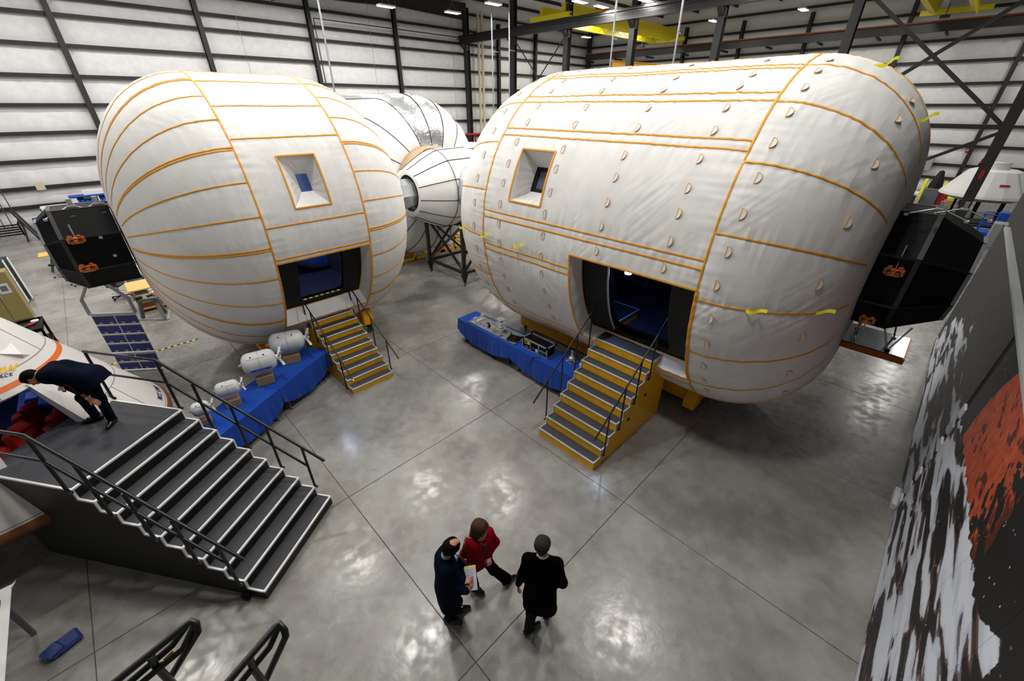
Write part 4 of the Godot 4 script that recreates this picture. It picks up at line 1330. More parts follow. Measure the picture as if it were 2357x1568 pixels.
func build_partition() -> void:
	var z := 1.42
	var x0 := 1.2; var x1 := 17.5; var h := 3.66
	var wall := struct("wall_partition", sh().b2(Vector3(x0, 0, z + 0.02), Vector3(x1, h, z + 0.3)), M.black_paint)
	var mm := mat(Color(1, 1, 1), 0.5)
	mm.albedo_texture = tex(mural_image(1630, 366, x0, x1, h))
	# painted boards side by side
	var edges := [x0, 2.4, 3.64, 4.88, 6.12, 7.36, 8.5, 8.74, 9.84, 11.08, 12.32, 13.56, 14.8, 16.04, x1]
	for k in edges.size() - 1:
		var a: float = edges[k]; var b: float = edges[k + 1]
		if a == 8.5: continue
		var s := sh()
		var ua := (a - x0) / (x1 - x0); var ub := (b - x0) / (x1 - x0)
		s.quad(Vector3(b - 0.002, 0.02, z), Vector3(a + 0.002, 0.02, z), Vector3(a + 0.002, h, z), Vector3(b - 0.002, h, z), [Vector2(ub, 1), Vector2(ua, 1), Vector2(ua, 0), Vector2(ub, 0)])
		s.quad(Vector3(a + 0.002, 0.02, z), Vector3(a + 0.002, 0.02, z + 0.02), Vector3(a + 0.002, h, z + 0.02), Vector3(a + 0.002, h, z), [Vector2(ua, 1), Vector2(ua, 1), Vector2(ua, 0), Vector2(ua, 0)])
		s.quad(Vector3(b - 0.002, 0.02, z + 0.02), Vector3(b - 0.002, 0.02, z), Vector3(b - 0.002, h, z), Vector3(b - 0.002, h, z + 0.02), [Vector2(ub, 1), Vector2(ub, 1), Vector2(ub, 0), Vector2(ub, 0)])
		wobj("painted_board", s, mm, wall)
	# stepped edge of the folded panel ends at the joint, dark gap above it
	wobj("joint_gap", sh().b2(Vector3(8.5, 0, z + 0.01), Vector3(8.74, h, z + 0.03)), M.black, wall)
	for k in 7:
		var y := 0.12 + k * 0.35
		wobj("panel_end", sh().b2(Vector3(8.5, y, z - 0.02), Vector3(8.74, y + 0.17, z + 0.012)), M.paper if k % 2 == 0 else M.pale_grey, wall)
	wobj("kerb_block", sh().b2(Vector3(8.55, 0, z - 0.08), Vector3(9.1, 0.12, z)), M.white, wall)
	# grey ledge and the set-back upper wall with painted stars
	wobj("ledge", sh().b2(Vector3(x0, h, z - 0.01), Vector3(x1 - 0.5, h + 0.05, z + 0.10)), M.pale_grey, wall)
	var st := Image.create(512, 256, false, Image.FORMAT_RGB8)
	st.fill(Color(0.045, 0.046, 0.053))
	star_dots(st, 170, 8)
	var sm := mat(Color(1, 1, 1), 0.5)
	sm.albedo_texture = tex(st)
	sm.texture_repeat = true
	var s2 := sh()
	s2.quad(Vector3(18.6, h, z + 0.1), Vector3(x0, h, z + 0.1), Vector3(x0, 7.2, z + 0.1), Vector3(18.6, 7.2, z + 0.1), [Vector2(2.4, 1), Vector2(0, 1), Vector2(0, 0), Vector2(2.4, 0)])
	wobj("upper_wall", s2, sm, wall)
	wobj("upper_wall_core", sh().b2(Vector3(x0, h, z + 0.105), Vector3(18.6, 7.2, z + 0.5)), M.black_paint, wall)
	for k in 7: wobj("panel_rib", sh().b2(Vector3(18.6, 3.0 + k * 0.34, z + 0.36), Vector3(18.68, 3.17 + k * 0.34, z + 0.58)), M.black_paint, wall)

# ---------------------------------------------------------------- stairs
# local axes of the thing: x climbs, z across from 0 to w
func stair_parts(t: Node3D, n: int, rise: float, run: float, w: float, plat: float, body: Material, trim: Material, tread_m: Material, side_trim: bool) -> void:
	var prof := PackedVector2Array()
	prof.append(Vector2(0, 0))
	for k in n:
		prof.append(Vector2(k * run, (k + 1) * rise - 0.02))
		if k < n - 1: prof.append(Vector2((k + 1) * run, (k + 1) * rise - 0.02))
	var xe := (n - 1) * run + plat
	prof.append(Vector2(xe, n * rise - 0.02))
	prof.append(Vector2(xe, 0))
	obj("side_panel", sh().prism(prof, 0.02, T(Vector3(0, 0, 0))), body, t)
	obj("side_panel", sh().prism(prof, 0.02, T(Vector3(0, 0, w - 0.02))), body, t)
	for k in n:
		obj("riser", sh().b2(Vector3(k * run, k * rise, 0.02), Vector3(k * run + 0.018, (k + 1) * rise - 0.02, w - 0.02)), body, t)
		var l := run + 0.012 if k < n - 1 else plat
		var tr := obj("tread", sh().b2(Vector3(k * run + 0.02, (k + 1) * rise - 0.02, 0.02), Vector3(k * run + l, (k + 1) * rise, w - 0.02)), tread_m, t)
		var e := sh()
		e.bb(T(Vector3(k * run + 0.006, (k + 1) * rise - 0.014, w * 0.5)), Vector3(0.036, 0.036, w + 0.008), 0.005)
		if side_trim:
			for zz in [0.006, w - 0.006]:
				e.b2(Vector3(k * run + 0.02, (k + 1) * rise - 0.028, zz - 0.014), Vector3(k * run + l, (k + 1) * rise + 0.004, zz + 0.014))
				if k > 0: e.bar(Vector3(k * run, k * rise - 0.01, zz), Vector3(k * run, (k + 1) * rise - 0.01, zz), 0.028, 0.028)
		obj("nosing", e, trim, tr)
	if plat > 0.3:
		obj("back_panel", sh().b2(Vector3(xe - 0.02, 0, 0.02), Vector3(xe, n * rise - 0.02, w - 0.02)), body, t)

func handrail(t: Node3D, z: float, top: Array, posts: Array, r: float, m: Material, tip: Material, mid := []) -> void:
	var pts := []
	for q in top: pts.append(Vector3(q[0], q[1], z))
	var h := obj("handrail", sh().tube(pts, r, 8), m, t)
	for q in posts:
		obj("post", sh().rod(Vector3(q[0], q[2], z), Vector3(q[0], q[1], z), r * 0.95, 8), m, h)
		obj("foot", sh().tube([Vector3(q[0], q[2] + 0.01, z), Vector3(q[0] - 0.05, q[2], z)], r * 1.2, 6), m, h)
	if mid.size():
		var mp := []
		for q in mid: mp.append(Vector3(q[0], q[1], z))
		obj("middle_rail", sh().tube(mp, r * 0.9, 8), m, h)
	if tip: obj("end_cap", sh().rod(pts[pts.size() - 1], pts[pts.size() - 1] + (pts[pts.size() - 1] - pts[pts.size() - 2]).normalized() * 0.05, r * 1.25, 8), tip, h)

func build_yellow_stairs() -> void:
	var a := thing("yellow_stairs", "yellow mobile stairs with black handrails up to the big looped module", "stairs", Vector3(5.347, 0, -4.553), 0.0)
	stair_parts(a, 9, 0.199, 0.2345, 1.484, 0.78, M.yellow, M.alu, M.tread, true)
	for z in [1.484 + 0.04, -0.06]:
		var posts := []
		for q in [[5.64, 1.335], [6.12, 1.70], [6.6, 2.09], [7.08, 2.45]]:
			var k: float = q[0] - 5.347
			posts.append([k, q[1], max(0.1, (floor(k / 0.2345) + 0.3) * 0.199)])
		handrail(a, z, [[7.43 - 5.347, 2.80], [5.18 - 5.347, 0.955]], posts, 0.018, M.rail, null)
	for q in [[1.15, 0.62], [1.75, 0.95]]: obj("side_hook", sh().b2(Vector3(q[0], q[1], 1.484), Vector3(q[0] + 0.07, q[1] + 0.05, 1.5)), M.black, a)
	var b := thing("yellow_stairs", "narrower yellow mobile stairs with yellow tipped rails up to the smooth module", "stairs", Vector3(3.03, 0, -8.93), PI / 2)
	stair_parts(b, 10, 0.153, 0.2375, 1.17, 0.34, M.yellow, M.alu, M.tread, true)
	for z in [-0.06, 1.17 + 0.06]:
		var posts := []
		for q in [[9.14, 1.02], [9.85, 1.42], [10.5, 1.86], [10.93, 2.08]]:
			var k: float = q[0] - 8.93
			posts.append([k, q[1], max(0.12, (floor(k / 0.2375) + 0.2) * 0.153)])
		handrail(b, z, [[10.98 - 8.93, 2.15], [8.56 - 8.93, 0.69]], posts, 0.017, M.rail, M.hazard_yellow)

const CAP := Vector3(-2.717, 0, -10.13)

func build_black_stairs() -> void:
	var yaw := atan2(0.82, -0.571)
	var t := thing("black_stairs", "wide black stairs and landing with white edged treads at the cone capsule", "stairs", Vector3(-0.24, 0, -5.04), yaw)
	var w := 1.76
	stair_parts(t, 10, 0.188, 0.272, w, 1.68, M.riser_black, M.alu_white, M.tread, true)
	var far_posts := []
	for q in [[3.95, 2.88, 1.88], [2.53, 2.87, 1.86], [2.01, 2.46, 1.48], [1.43, 2.08, 1.10], [0.88, 1.69, 0.72], [0.30, 1.31, 0.34]]: far_posts.append(q)
	handrail(t, w + 0.04, [[3.97, 2.88], [2.53, 2.87], [-0.08, 1.07]], far_posts, 0.024, M.rail, null, [[3.95, 2.44], [2.53, 2.42], [0.30, 0.87]])
	var near_posts := [[3.95, 2.92, 1.88], [2.42, 2.93, 1.88], [1.92, 2.53, 1.50], [1.41, 2.09, 1.12], [0.87, 1.69, 0.74], [0.33, 1.28, 0.35]]
	handrail(t, -0.04, [[3.97, 2.93], [2.42, 2.93], [-0.02, 1.05]], near_posts, 0.024, M.rail, null, [[3.95, 2.49], [2.42, 2.48], [0.33, 0.88]])
	# wheel at the front corner
	obj("wheel", sh().lathe([Vector2(0, -0.025), Vector2(0.07, -0.025), Vector2(0.07, 0.025), Vector2(0, 0.025)], Transform3D(Basis(Vector3.RIGHT, PI / 2), Vector3(0.3, 0.075, -0.06)), 16), M.black_satin, t)

# ---------------------------------------------------------------- cone capsule
func cone_r(y: float) -> float:
	return 2.35 - (y - 1.15) * 0.62

func cone_p(deg: float, y: float, lift := 0.0) -> Vector3:
	var a := deg_to_rad(deg)
	var n := Vector3(cos(a) * 0.85, 0.527, sin(a) * 0.85)
	return CAP + Vector3(cos(a) * cone_r(y), y, sin(a) * cone_r(y)) + n * lift

func cone_strip(deg0: float, y0: float, deg1: float, y1: float, w: float, lift := 0.004) -> Sh:
	var pts := []
	var n: int = max(4, int(absf(deg1 - deg0) / 2.0))
	for k in n + 1:
		var f := float(k) / n
		var g: float = lerp(deg0, deg1, f); var y: float = lerp(y0, y1, f)
		if absf(deg1 - deg0) > absf(y1 - y0) * 10.0: pts.append([cone_p(g, y - w * 0.5, lift), cone_p(g, y + w * 0.5, lift)])
		else:
			var dg := rad_to_deg(w * 0.5 / cone_r(y))
			pts.append([cone_p(g - dg, y, lift), cone_p(g + dg, y, lift)])
	return sh().grid(pts)

func word_on_cone(word: String, deg: float, y: float, cap_h: Vector2, adv: Vector2, size: float, ms: Array, parent: Node, called: String) -> void:
	var font := SystemFont.new()
	font.font_names = PackedStringArray(["Droid Sans"])
	font.font_weight = 700
	var x := 0.0
	var glyphs := []
	for ch in word:
		var wd := font.get_string_size(ch, HORIZONTAL_ALIGNMENT_LEFT, -1, 64).x / 64.0
		glyphs.append([ch, x, wd]); x += wd
	var total := x
	for g in glyphs:
		if g[0] == " ": continue
		var off: float = (g[1] + g[2] * 0.5 - total) * size          # distance back from the word's end
		var gd := deg - rad_to_deg(off * adv.x / cone_r(y))
		var gy := y + off * adv.y * 0.85
		var a := deg_to_rad(gd)
		var n := Vector3(cos(a) * 0.85, 0.527, sin(a) * 0.85)
		var ex := Vector3(sin(a), 0, -cos(a))
		var ey := n.cross(ex)
		var tm := TextMesh.new()
		tm.text = g[0]; tm.font = font; tm.font_size = 64; tm.pixel_size = size / 64.0; tm.depth = 0.004
		tm.horizontal_alignment = HORIZONTAL_ALIGNMENT_CENTER
		tm.vertical_alignment = VERTICAL_ALIGNMENT_BOTTOM
		var o := obj(called, tm, ms[0], parent)
		var bx := ex * adv.x + ey * adv.y
		var by := (ex * cap_h.x + ey * cap_h.y)
		o.transform = world_of(parent).affine_inverse() * B3(bx, by, n, cone_p(gd, gy, 0.005) - by * 0.24 * size)

func build_capsule() -> void:
	var t := thing("crew_capsule", "white cone capsule with an orange stripe and an open doorway at the landing", "capsule", CAP)
	var door := [45.6, 77.0, 1.86, 2.64]
	var gs := []; var ys := []
	for k in 121: gs.append(k * 3.0 - 120.0)
	gs += [door[0], door[1]]
	for k in 25: ys.append(1.15 + k * 0.135)
	ys += [door[2], door[3]]
	gs = sorted_unique(gs); ys = sorted_unique(ys)
	var pts := []
	for y in ys:
		var row := []
		for g in gs: row.append(cone_p(g, y))
		pts.append(row)
	var skip := func(r, q):
		var ym: float = (ys[r] + ys[r + 1]) * 0.5; var gm: float = (gs[q] + gs[q + 1]) * 0.5
		return ym > door[2] and ym < door[3] and gm > door[0] and gm < door[1]
	wobj("cone_shell", sh().grid(pts, skip), M.cap_white, t)
	wobj("top_cap", sh().lathe([Vector2(0, 4.5), Vector2(0.30, 4.48), Vector2(0.36, 4.38)], T(CAP), 32), M.cap_white, t)
	wobj("heat_shield", sh().lathe([Vector2(2.34, 1.16), Vector2(2.40, 1.10), Vector2(2.40, 1.02), Vector2(2.28, 0.9), Vector2(1.7, 0.72), Vector2(0.9, 0.62), Vector2(0, 0.6)], T(CAP), 64), M.cap_brown, t)
	for k in 6:
		var a := TAU * k / 6.0 + 1.2
		var d := Vector3(cos(a), 0, sin(a))
		var leg := wobj("support_leg", sh().bar(CAP + d * 1.95 + Vector3(0, 0.02, 0), CAP + d * 1.8 + Vector3(0, 0.8, 0), 0.09, 0.09, d), M.grey_paint, t)
		wobj("foot", sh().bx(CAP + d * 1.95 + Vector3(0, 0.02, 0), Vector3(0.24, 0.04, 0.24)), M.grey_paint, leg)
	wobj("stripe", cone_strip(-180, 2.757, 180, 2.757, 0.07), M.cap_orange, t)
	for y in [2.93, 2.0, 1.18]: wobj("panel_line", cone_strip(-180, y, 45.0 if y == 2.0 else 180.0, y, 0.012), M.cap_line, t)
	for g in [18.5, -40.0]: wobj("panel_line", cone_strip(g, 1.2, g, 2.0, 0.012), M.cap_line, t)
	for g in [16.5, 62.0]: wobj("panel_line", cone_strip(g, 2.93, g, 3.9, 0.012), M.cap_line, t)
	wobj("panel_line", cone_strip(62.0, 2.64, 62.0, 2.72, 0.012), M.cap_line, t)
	# wedge shaped window fairing
	var w1 := cone_p(25.9, 3.21, 0.0); var w2 := cone_p(27.2, 2.965, 0.0); var w3 := cone_p(34.0, 3.02, 0.07); var w4 := cone_p(43.0, 3.19, 0.0); var w5 := cone_p(33.0, 2.97, 0.0)
	var wf := sh(); wf.tri(w1, w3, w2); wf.tri(w1, w4, w3); wf.tri(w2, w3, w5); wf.tri(w3, w4, w5)
	wobj("window_fairing", wf, M.cap_white, t)
	# lettering
	word_on_cone("BIGELOW", 43.3, 2.895, Vector2(0.62, 0.62), Vector2(0.966, -0.257), 0.185, [M.letter_yellow], t, "letter")
	word_on_cone("AEROSPACE", 47.9, 2.86, Vector2(0.5, 0.62), Vector2(0.966, -0.257), 0.088, [M.letter_blue], t, "small_letter")
	word_on_cone("NCC 1707", -7.4, 1.235, Vector2(0.12, 0.95), Vector2(1, 0), 0.145, [M.letter_blue], t, "registry_letter")
	# doorway: white jambs down to a dark cabin
	var dep := 0.16
	var inn := func(g: float, y: float) -> Vector3: return cone_p(g, y, -dep)
	for e in [[45.6, 45.6, 1.86, 2.64], [77.0, 77.0, 1.86, 2.64]]:
		wobj("door_jamb", sh().quad_of(cone_p(e[0], e[2]), inn.call(e[0], e[2]), inn.call(e[0], e[3]), cone_p(e[0], e[3])), M.cap_white, t)
	var hd := []
	for k in 12:
		var g: float = lerp(45.6, 77.0, k / 11.0)
		hd.append([cone_p(g, 2.64), inn.call(g, 2.64)])
	wobj("door_head", sh().grid(hd), M.cap_white, t)
	wobj("door_flange", cone_strip(44.2, 1.88, 46.4, 2.70, 0.10, 0.03), M.cap_white, t)
	# cabin
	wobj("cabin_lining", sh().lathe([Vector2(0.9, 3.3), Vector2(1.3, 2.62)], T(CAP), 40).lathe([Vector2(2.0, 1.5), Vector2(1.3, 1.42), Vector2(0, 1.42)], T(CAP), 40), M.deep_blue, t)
	var liner := []
	for y in [1.45, 1.86, 2.64, 2.9]:
		var row := []
		for g in gs: row.append(cone_p(g, y, -dep - 0.01))
		liner.append(row)
	var sk2 := func(r, q):
		return r == 1 and (gs[q] + gs[q + 1]) * 0.5 > door[0] and (gs[q] + gs[q + 1]) * 0.5 < door[1]
	wobj("cabin_wall", sh().grid(liner, sk2), M.black, t)
	# seats: padded red shells with black straps, in two rows facing the console
	var fwd := Vector3(-0.571, 0, -0.82); var sd := Vector3(0.82, 0, -0.571)
	var seat_at := [[-0.62, 0.30, 1.50], [-0.1, 0.12, 1.55], [0.42, 0.22, 1.52], [-0.75, -0.45, 1.45], [-0.2, -0.55, 1.5], [0.35, -0.42, 1.5], [-0.35, -1.05, 1.42]]
	for q in seat_at:
		var c: Vector3 = CAP + sd * q[0] - fwd * (q[1] + 0.75) + Vector3(0, q[2], 0)
		var bs := Basis(sd, Vector3.UP, -fwd)
		var seat := wobj("seat", sh().bb(Transform3D(bs, c), Vector3(0.46, 0.16, 0.5), 0.06).bb(Transform3D(bs * Basis(Vector3.RIGHT, -0.35), c + Vector3(0, 0.22, 0) - fwd * 0.24), Vector3(0.44, 0.42, 0.14), 0.06).bb(Transform3D(bs, c + Vector3(0, 0.46, 0) - fwd * 0.3), Vector3(0.26, 0.16, 0.12), 0.05), M.red_pad, t)
		wobj("strap", sh().bb(Transform3D(bs * Basis(Vector3.RIGHT, -0.35), c + Vector3(0.0, 0.24, 0) - fwd * 0.17), Vector3(0.2, 0.36, 0.03), 0.01).bb(Transform3D(bs, c + Vector3(0, 0.085, 0)), Vector3(0.2, 0.03, 0.44), 0.01), M.black, seat)
		wobj("seat_frame", sh().rod(c + sd * 0.25 + Vector3(0, -0.05, 0) + fwd * 0.25, c + sd * 0.25 + Vector3(0, 0.02, 0) - fwd * 0.3, 0.018, 6).rod(c - sd * 0.25 + Vector3(0, -0.05, 0) + fwd * 0.25, c - sd * 0.25 + Vector3(0, 0.02, 0) - fwd * 0.3, 0.018, 6), M.console_light, seat)
	var cb := Basis(Vector3.UP, yaw_of(fwd.rotated(Vector3.UP, -0.9)))
	var cc := CAP + sd * 0.72 - fwd * 0.62 + Vector3(0, 1.95, 0)
	var con := wobj("console", sh().bb(Transform3D(cb * Basis(Vector3.BACK, 0.5), cc), Vector3(0.5, 0.08, 0.9), 0.02).bb(Transform3D(cb, cc + Vector3(0, -0.28, 0)), Vector3(0.4, 0.5, 0.86), 0.03), M.console, t)
	for k in 4:
		wobj("display", sh().bx(Vector3.ZERO, Vector3(0.14, 0.012, 0.16)), M.black_satin if k % 2 == 0 else M.console_light, con).transform = world_of(con).affine_inverse() * Transform3D(cb * Basis(Vector3.BACK, 0.5), cc) * T(Vector3(-0.08 + 0.16 * (k % 2), 0.046, -0.26 + 0.36 * (k / 2)))
	var red_led := mat(Color(0.9, 0.1, 0.08), 0.4); red_led.emission_enabled = true; red_led.emission = Color(1, 0.25, 0.1); red_led.emission_energy_multiplier = 1.5
	for k in 10:
		wobj("indicator", sh().bx(Vector3.ZERO, Vector3(0.018, 0.01, 0.018)), red_led, con).transform = world_of(con).affine_inverse() * Transform3D(cb * Basis(Vector3.BACK, 0.5), cc) * T(Vector3(-0.12 + 0.05 * (k % 5), 0.056, -0.04 + 0.07 * (k / 5)))
	spot(t, CAP + Vector3(-0.2, 2.75, 0.2), 0.5, Color(0.7, 0.8, 1.0), 0.1)

func yaw_of(d: Vector3) -> float:
	return atan2(-d.z, d.x)
# ---------------------------------------------------------------- black propulsion sections at the module ends
func oct_pt(c: Vector3, u: Vector3, v: Vector3, k: int, r: float) -> Vector3:
	var a := (k + 0.5) * TAU / 8.0
	return c + (u * cos(a) + v * sin(a)) * r / cos(PI / 8.0)

func thruster(t: Node, c: Vector3, along: Vector3, out: Vector3, s: float, arm: float) -> void:
	var up := Vector3.UP
	var b := B3(along, up, along.cross(up), c)
	if b.basis.z.dot(out) < 0: b = B3(-along, up, (-along).cross(up), c)
	var o := wobj("thruster", sh().bb(b, Vector3(0.30, 0.13, 0.14) * s, 0.02 * s).bb(b * T(Vector3(-0.08, 0.075, 0) * s), Vector3(0.08, 0.05, 0.12) * s, 0.012 * s).bb(b * T(Vector3(0.07, 0.075, 0) * s), Vector3(0.08, 0.05, 0.12) * s, 0.012 * s).bb(b * T(Vector3(0.0, -0.03, 0.08) * s), Vector3(0.2, 0.08, 0.05) * s, 0.01 * s), M.copper, t)
	for x in [-0.07, 0.06]:
		wobj("nozzle", sh().lathe([Vector2(0.026, 0), Vector2(0.036, 0.05), Vector2(0.03, 0.05), Vector2(0.02, 0.0)], b * Transform3D(Basis(Vector3.RIGHT, PI / 2).scaled(Vector3.ONE * s), Vector3(x, 0.0, 0.065) * s), 12), M.black, o)
	wobj("mount_arm", sh().rod(c - out * 0.08 * s + Vector3(0, 0.06, 0) * s, c - out * 0.10 * s + Vector3(0, arm, 0) + along * 0.0, 0.014 * s, 6), M.silver, o)

func propulsion(called_label: String, base: Vector3, ax: Vector3, fr: Vector3, r: float, l: float, r2: float, l2: float) -> Node3D:
	var t := thing("propulsion_section", called_label, "spacecraft bus", base)
	var up := Vector3.UP
	for k in 8:
		var a0 := oct_pt(base, fr, up, k, r); var a1 := oct_pt(base, fr, up, k + 1, r)
		var b0 := oct_pt(base + ax * l, fr, up, k, r); var b1 := oct_pt(base + ax * l, fr, up, k + 1, r)
		var c0 := oct_pt(base + ax * (l + l2), fr, up, k, r2); var c1 := oct_pt(base + ax * (l + l2), fr, up, k + 1, r2)
		var n := ((a0 + a1) * 0.5 - base).normalized()
		# each panel stands proud of the frame, with a gap round it
		for q in [[a0, a1, b1, b0, n], [b0, b1, c1, c0, (n * l2 + ax * (r - r2)).normalized()]]:
			var m: Vector3 = (q[0] + q[1] + q[2] + q[3]) * 0.25
			var p := []
			for j in 4: p.append(m + (q[j] - m) * 0.965)
			var s := sh()
			var o: Vector3 = q[4] * 0.012
			s.quad(p[0] + o, p[1] + o, p[2] + o, p[3] + o)
			for j in 4: s.quad(p[j] - o, p[(j + 1) % 4] - o, p[(j + 1) % 4] + o, p[j] + o)
			wobj("panel", s, M.black_satin, t)
		wobj("edge_rail", sh().bar(a0 * 1.0, b0, 0.035, 0.035).bar(b0, c0, 0.035, 0.035), M.cast_iron, t)
		wobj("ring_segment", sh().bar(b0, b1, 0.05, 0.07, ax), M.steel, t)
		wobj("ring_segment", sh().bar(c0, c1, 0.05, 0.06, ax), M.grey_paint, t)
	for q in [[0.02, r - 0.01], [l + l2, r2 - 0.01]]:
		var poly := PackedVector2Array()
		for k in 8: poly.append(Vector2(cos((k + 0.5) * TAU / 8.0), sin((k + 0.5) * TAU / 8.0)) * (q[1] / cos(PI / 8.0)))
		wobj("end_plate", sh().prism(poly, 0.02, B3(fr, up, fr.cross(up), base + ax * q[0] - fr.cross(up) * 0.01)), M.black_satin, t)
	wobj("core", sh().lathe([Vector2(r * 0.96, 0.03), Vector2(r * 0.96, l), Vector2(r2 * 0.95, l + l2 - 0.02)], B3(fr, ax, fr.cross(ax), base), 8), M.black, t)
	return t

func y_bracket(t: Node, p: Vector3, along: Vector3, out: Vector3, s: float) -> void:
	var o := wobj("array_bracket", sh().bb(B3(along, Vector3.UP, along.cross(Vector3.UP), p), Vector3(0.13, 0.05, 0.1) * s, 0.01).bx(p + Vector3(0, 0.08, 0) * s, Vector3(0.08, 0.12, 0.06) * s), M.pale_grey, t)
	for d in [-1.0, 1.0]:
		wobj("strut", sh().rod(p + along * d * 0.05 * s, p + along * d * 0.42 * s + out * 0.25 * s - Vector3(0, 0.14, 0) * s, 0.012 * s, 6), M.silver, o)
		wobj("clevis", sh().bx(p + along * d * 0.42 * s + out * 0.25 * s - Vector3(0, 0.15, 0) * s, Vector3(0.06, 0.04, 0.06) * s), M.silver, o)

func build_buses() -> void:
	# at the smooth module's left end
	var t := propulsion("black eight sided propulsion section with copper thrusters beside the solar wing", Vector3(0.18, 3.72, -13.37), Vector3(-1, 0, 0), Vector3(0, 0, 1), 0.84, 0.95, 0.62, 0.28)
	thruster(t, Vector3(-0.56, 4.05, -12.46), Vector3(1, 0, 0), Vector3(0, 0, 1), 0.95, 0.30)
	thruster(t, Vector3(-0.60, 3.45, -12.46), Vector3(1, 0, 0), Vector3(0, 0, 1), 1.0, 0.22)
	y_bracket(t, Vector3(-0.40, 4.60, -13.2), Vector3(1, 0, 0), Vector3(0, 0, 1), 1.1)
	y_bracket(t, Vector3(0.02, 4.60, -13.2), Vector3(1, 0, 0), Vector3(0, 0, 1), 1.1)
	for q in [[-0.18, 4.02], [-0.1, 3.6]]: wobj("sensor", sh().bx(Vector3(q[0], q[1], -12.50), Vector3(0.06, 0.05, 0.04)), M.silver, t)
	y_bracket(t, Vector3(-0.3, 2.86, -13.35), Vector3(1, 0, 0), Vector3(0, 0, -1), 1.0)
	# solar wing hanging below it
	var e := Vector3(0.78, 0, 0.62).normalized()
	var o := Vector3(-1.12, 0, -14.48)
	var w := thing("solar_wing", "tall blue solar cell wing with a grey hexagon frame hanging by the capsule", "solar panel", o)
	var n := Vector3.UP.cross(e)
	if n.z < 0: n = -n
	var fr := [Vector2(0.0, 1.80), Vector2(-0.0, 2.20), Vector2(0.46, 2.80), Vector2(0.60, 2.80), Vector2(1.10, 2.20), Vector2(1.10, 1.80)]
	for k in 6:
		var a: Vector2 = fr[k]; var b: Vector2 = fr[(k + 1) % 6]
		wobj("frame_bar", sh().bar(o + e * a.x + Vector3(0, a.y, 0), o + e * b.x + Vector3(0, b.y, 0), 0.03, 0.085, n), M.pale_grey, w)
	wobj("hinge_block", sh().bb(B3(e, Vector3.UP, n, o + e * 0.53 + Vector3(0, 2.88, 0)), Vector3(0.16, 0.16, 0.1), 0.02), M.silver, w)
	var hinge := wobj("hinge_line", sh().bar(o + Vector3(0, 0.60, 0), o + e * 1.10 + Vector3(0, 0.60, 0), 0.03, 0.035, n).bar(o + Vector3(0, 0.03, 0), o + e * 1.10 + Vector3(0, 0.03, 0), 0.03, 0.04, n).bar(o + Vector3(0, 1.78, 0), o + e * 1.10 + Vector3(0, 1.78, 0), 0.03, 0.035, n), M.silver, w)
	for seg in [[0.06, 0.58, 2, 0.06], [0.63, 1.76, 4, 0.63]]:
		var hh: float = (seg[1] - seg[0]) / seg[2]
		for r in seg[2]:
			for c in 2:
				var x0 := 0.015 + c * 0.545
				var y0: float = seg[0] + r * hh
				var pn := wobj("cell_panel", sh().box(B3(e, Vector3.UP, n, o + e * (x0 + 0.262) + Vector3(0, y0 + hh * 0.5, 0)), Vector3(0.525, hh - 0.02, 0.012)), M.pale_grey, w)
				var cells := sh()
				for cx in 6:
					for cy in 4:
						if cy == 0 and cx % 3 == 1: continue
						var p := o + e * (x0 + 0.05 + cx * 0.085) + Vector3(0, y0 + 0.045 + cy * (hh - 0.06) / 4.0, 0) + n * 0.008
						cells.box(B3(e, Vector3.UP, n, p), Vector3(0.082, (hh - 0.06) / 4.0 - 0.008, 0.004))
				wobj("solar_cells", cells, M.solar, pn)
	wobj("prop_leg", sh().rod(o + e * 1.08 + Vector3(0, 0.12, 0), o + e * 1.3 + n * 0.25, 0.012, 6).rod(o + e * 0.02 + Vector3(0, 0.12, 0), o - e * 0.12 + n * 0.25, 0.012, 6), M.silver, w)
	# at the big module's near end
	var b := propulsion("large black propulsion section with copper thrusters between module and mural wall", Vector3(10.1, 3.92, -0.48), Vector3(0, 0, 1), Vector3(-1, 0, 0), 1.02, 0.56, 0.66, 0.64)
	thruster(b, Vector3(9.0, 4.12, -0.14), Vector3(0, 0, 1), Vector3(-1, 0, 0), 0.95, 0.42)
	thruster(b, Vector3(9.0, 3.22, -0.18), Vector3(0, 0, 1), Vector3(-1, 0, 0), 0.8, -0.25)
	y_bracket(b, Vector3(9.45, 5.08, 0.02), Vector3(0, 0, 1), Vector3(-0.2, 0, 0), 0.85)
	y_bracket(b, Vector3(9.9, 5.05, 0.3), Vector3(0, 0, 1), Vector3(-0.2, 0, 0), 0.8)
	# folded array stack under it
	var st := thing("folded_array", "stack of copper edged panels with a mirror silver top under the black section", "solar panel", Vector3(10.25, 2.27, 0.02))
	for k in 5:
		wobj("panel_leaf", sh().b2(Vector3(9.72, 2.27 + k * 0.026, -0.52), Vector3(10.82, 2.287 + k * 0.026, 0.57)), M.copper_edge, st)
	wobj("top_skin", sh().b2(Vector3(9.75, 2.40, -0.49), Vector3(10.79, 2.405, 0.54)), M.mirror, st)
	for q in [[9.85, 0.28, 9.8, 0.05], [9.85, 0.28, 9.9, 0.45], [10.05, -0.28, 10.0, -0.3], [10.6, 0.3, 10.4, 0.2], [10.6, -0.3, 10.4, -0.2]]:
		wobj("strut", sh().rod(Vector3(q[0], 2.41, q[1]), Vector3(q[2], 2.95, q[3]), 0.016, 6), M.silver, st)
		wobj("strut_foot", sh().bx(Vector3(q[0], 2.42, q[1]), Vector3(0.08, 0.03, 0.08)), M.silver, st)

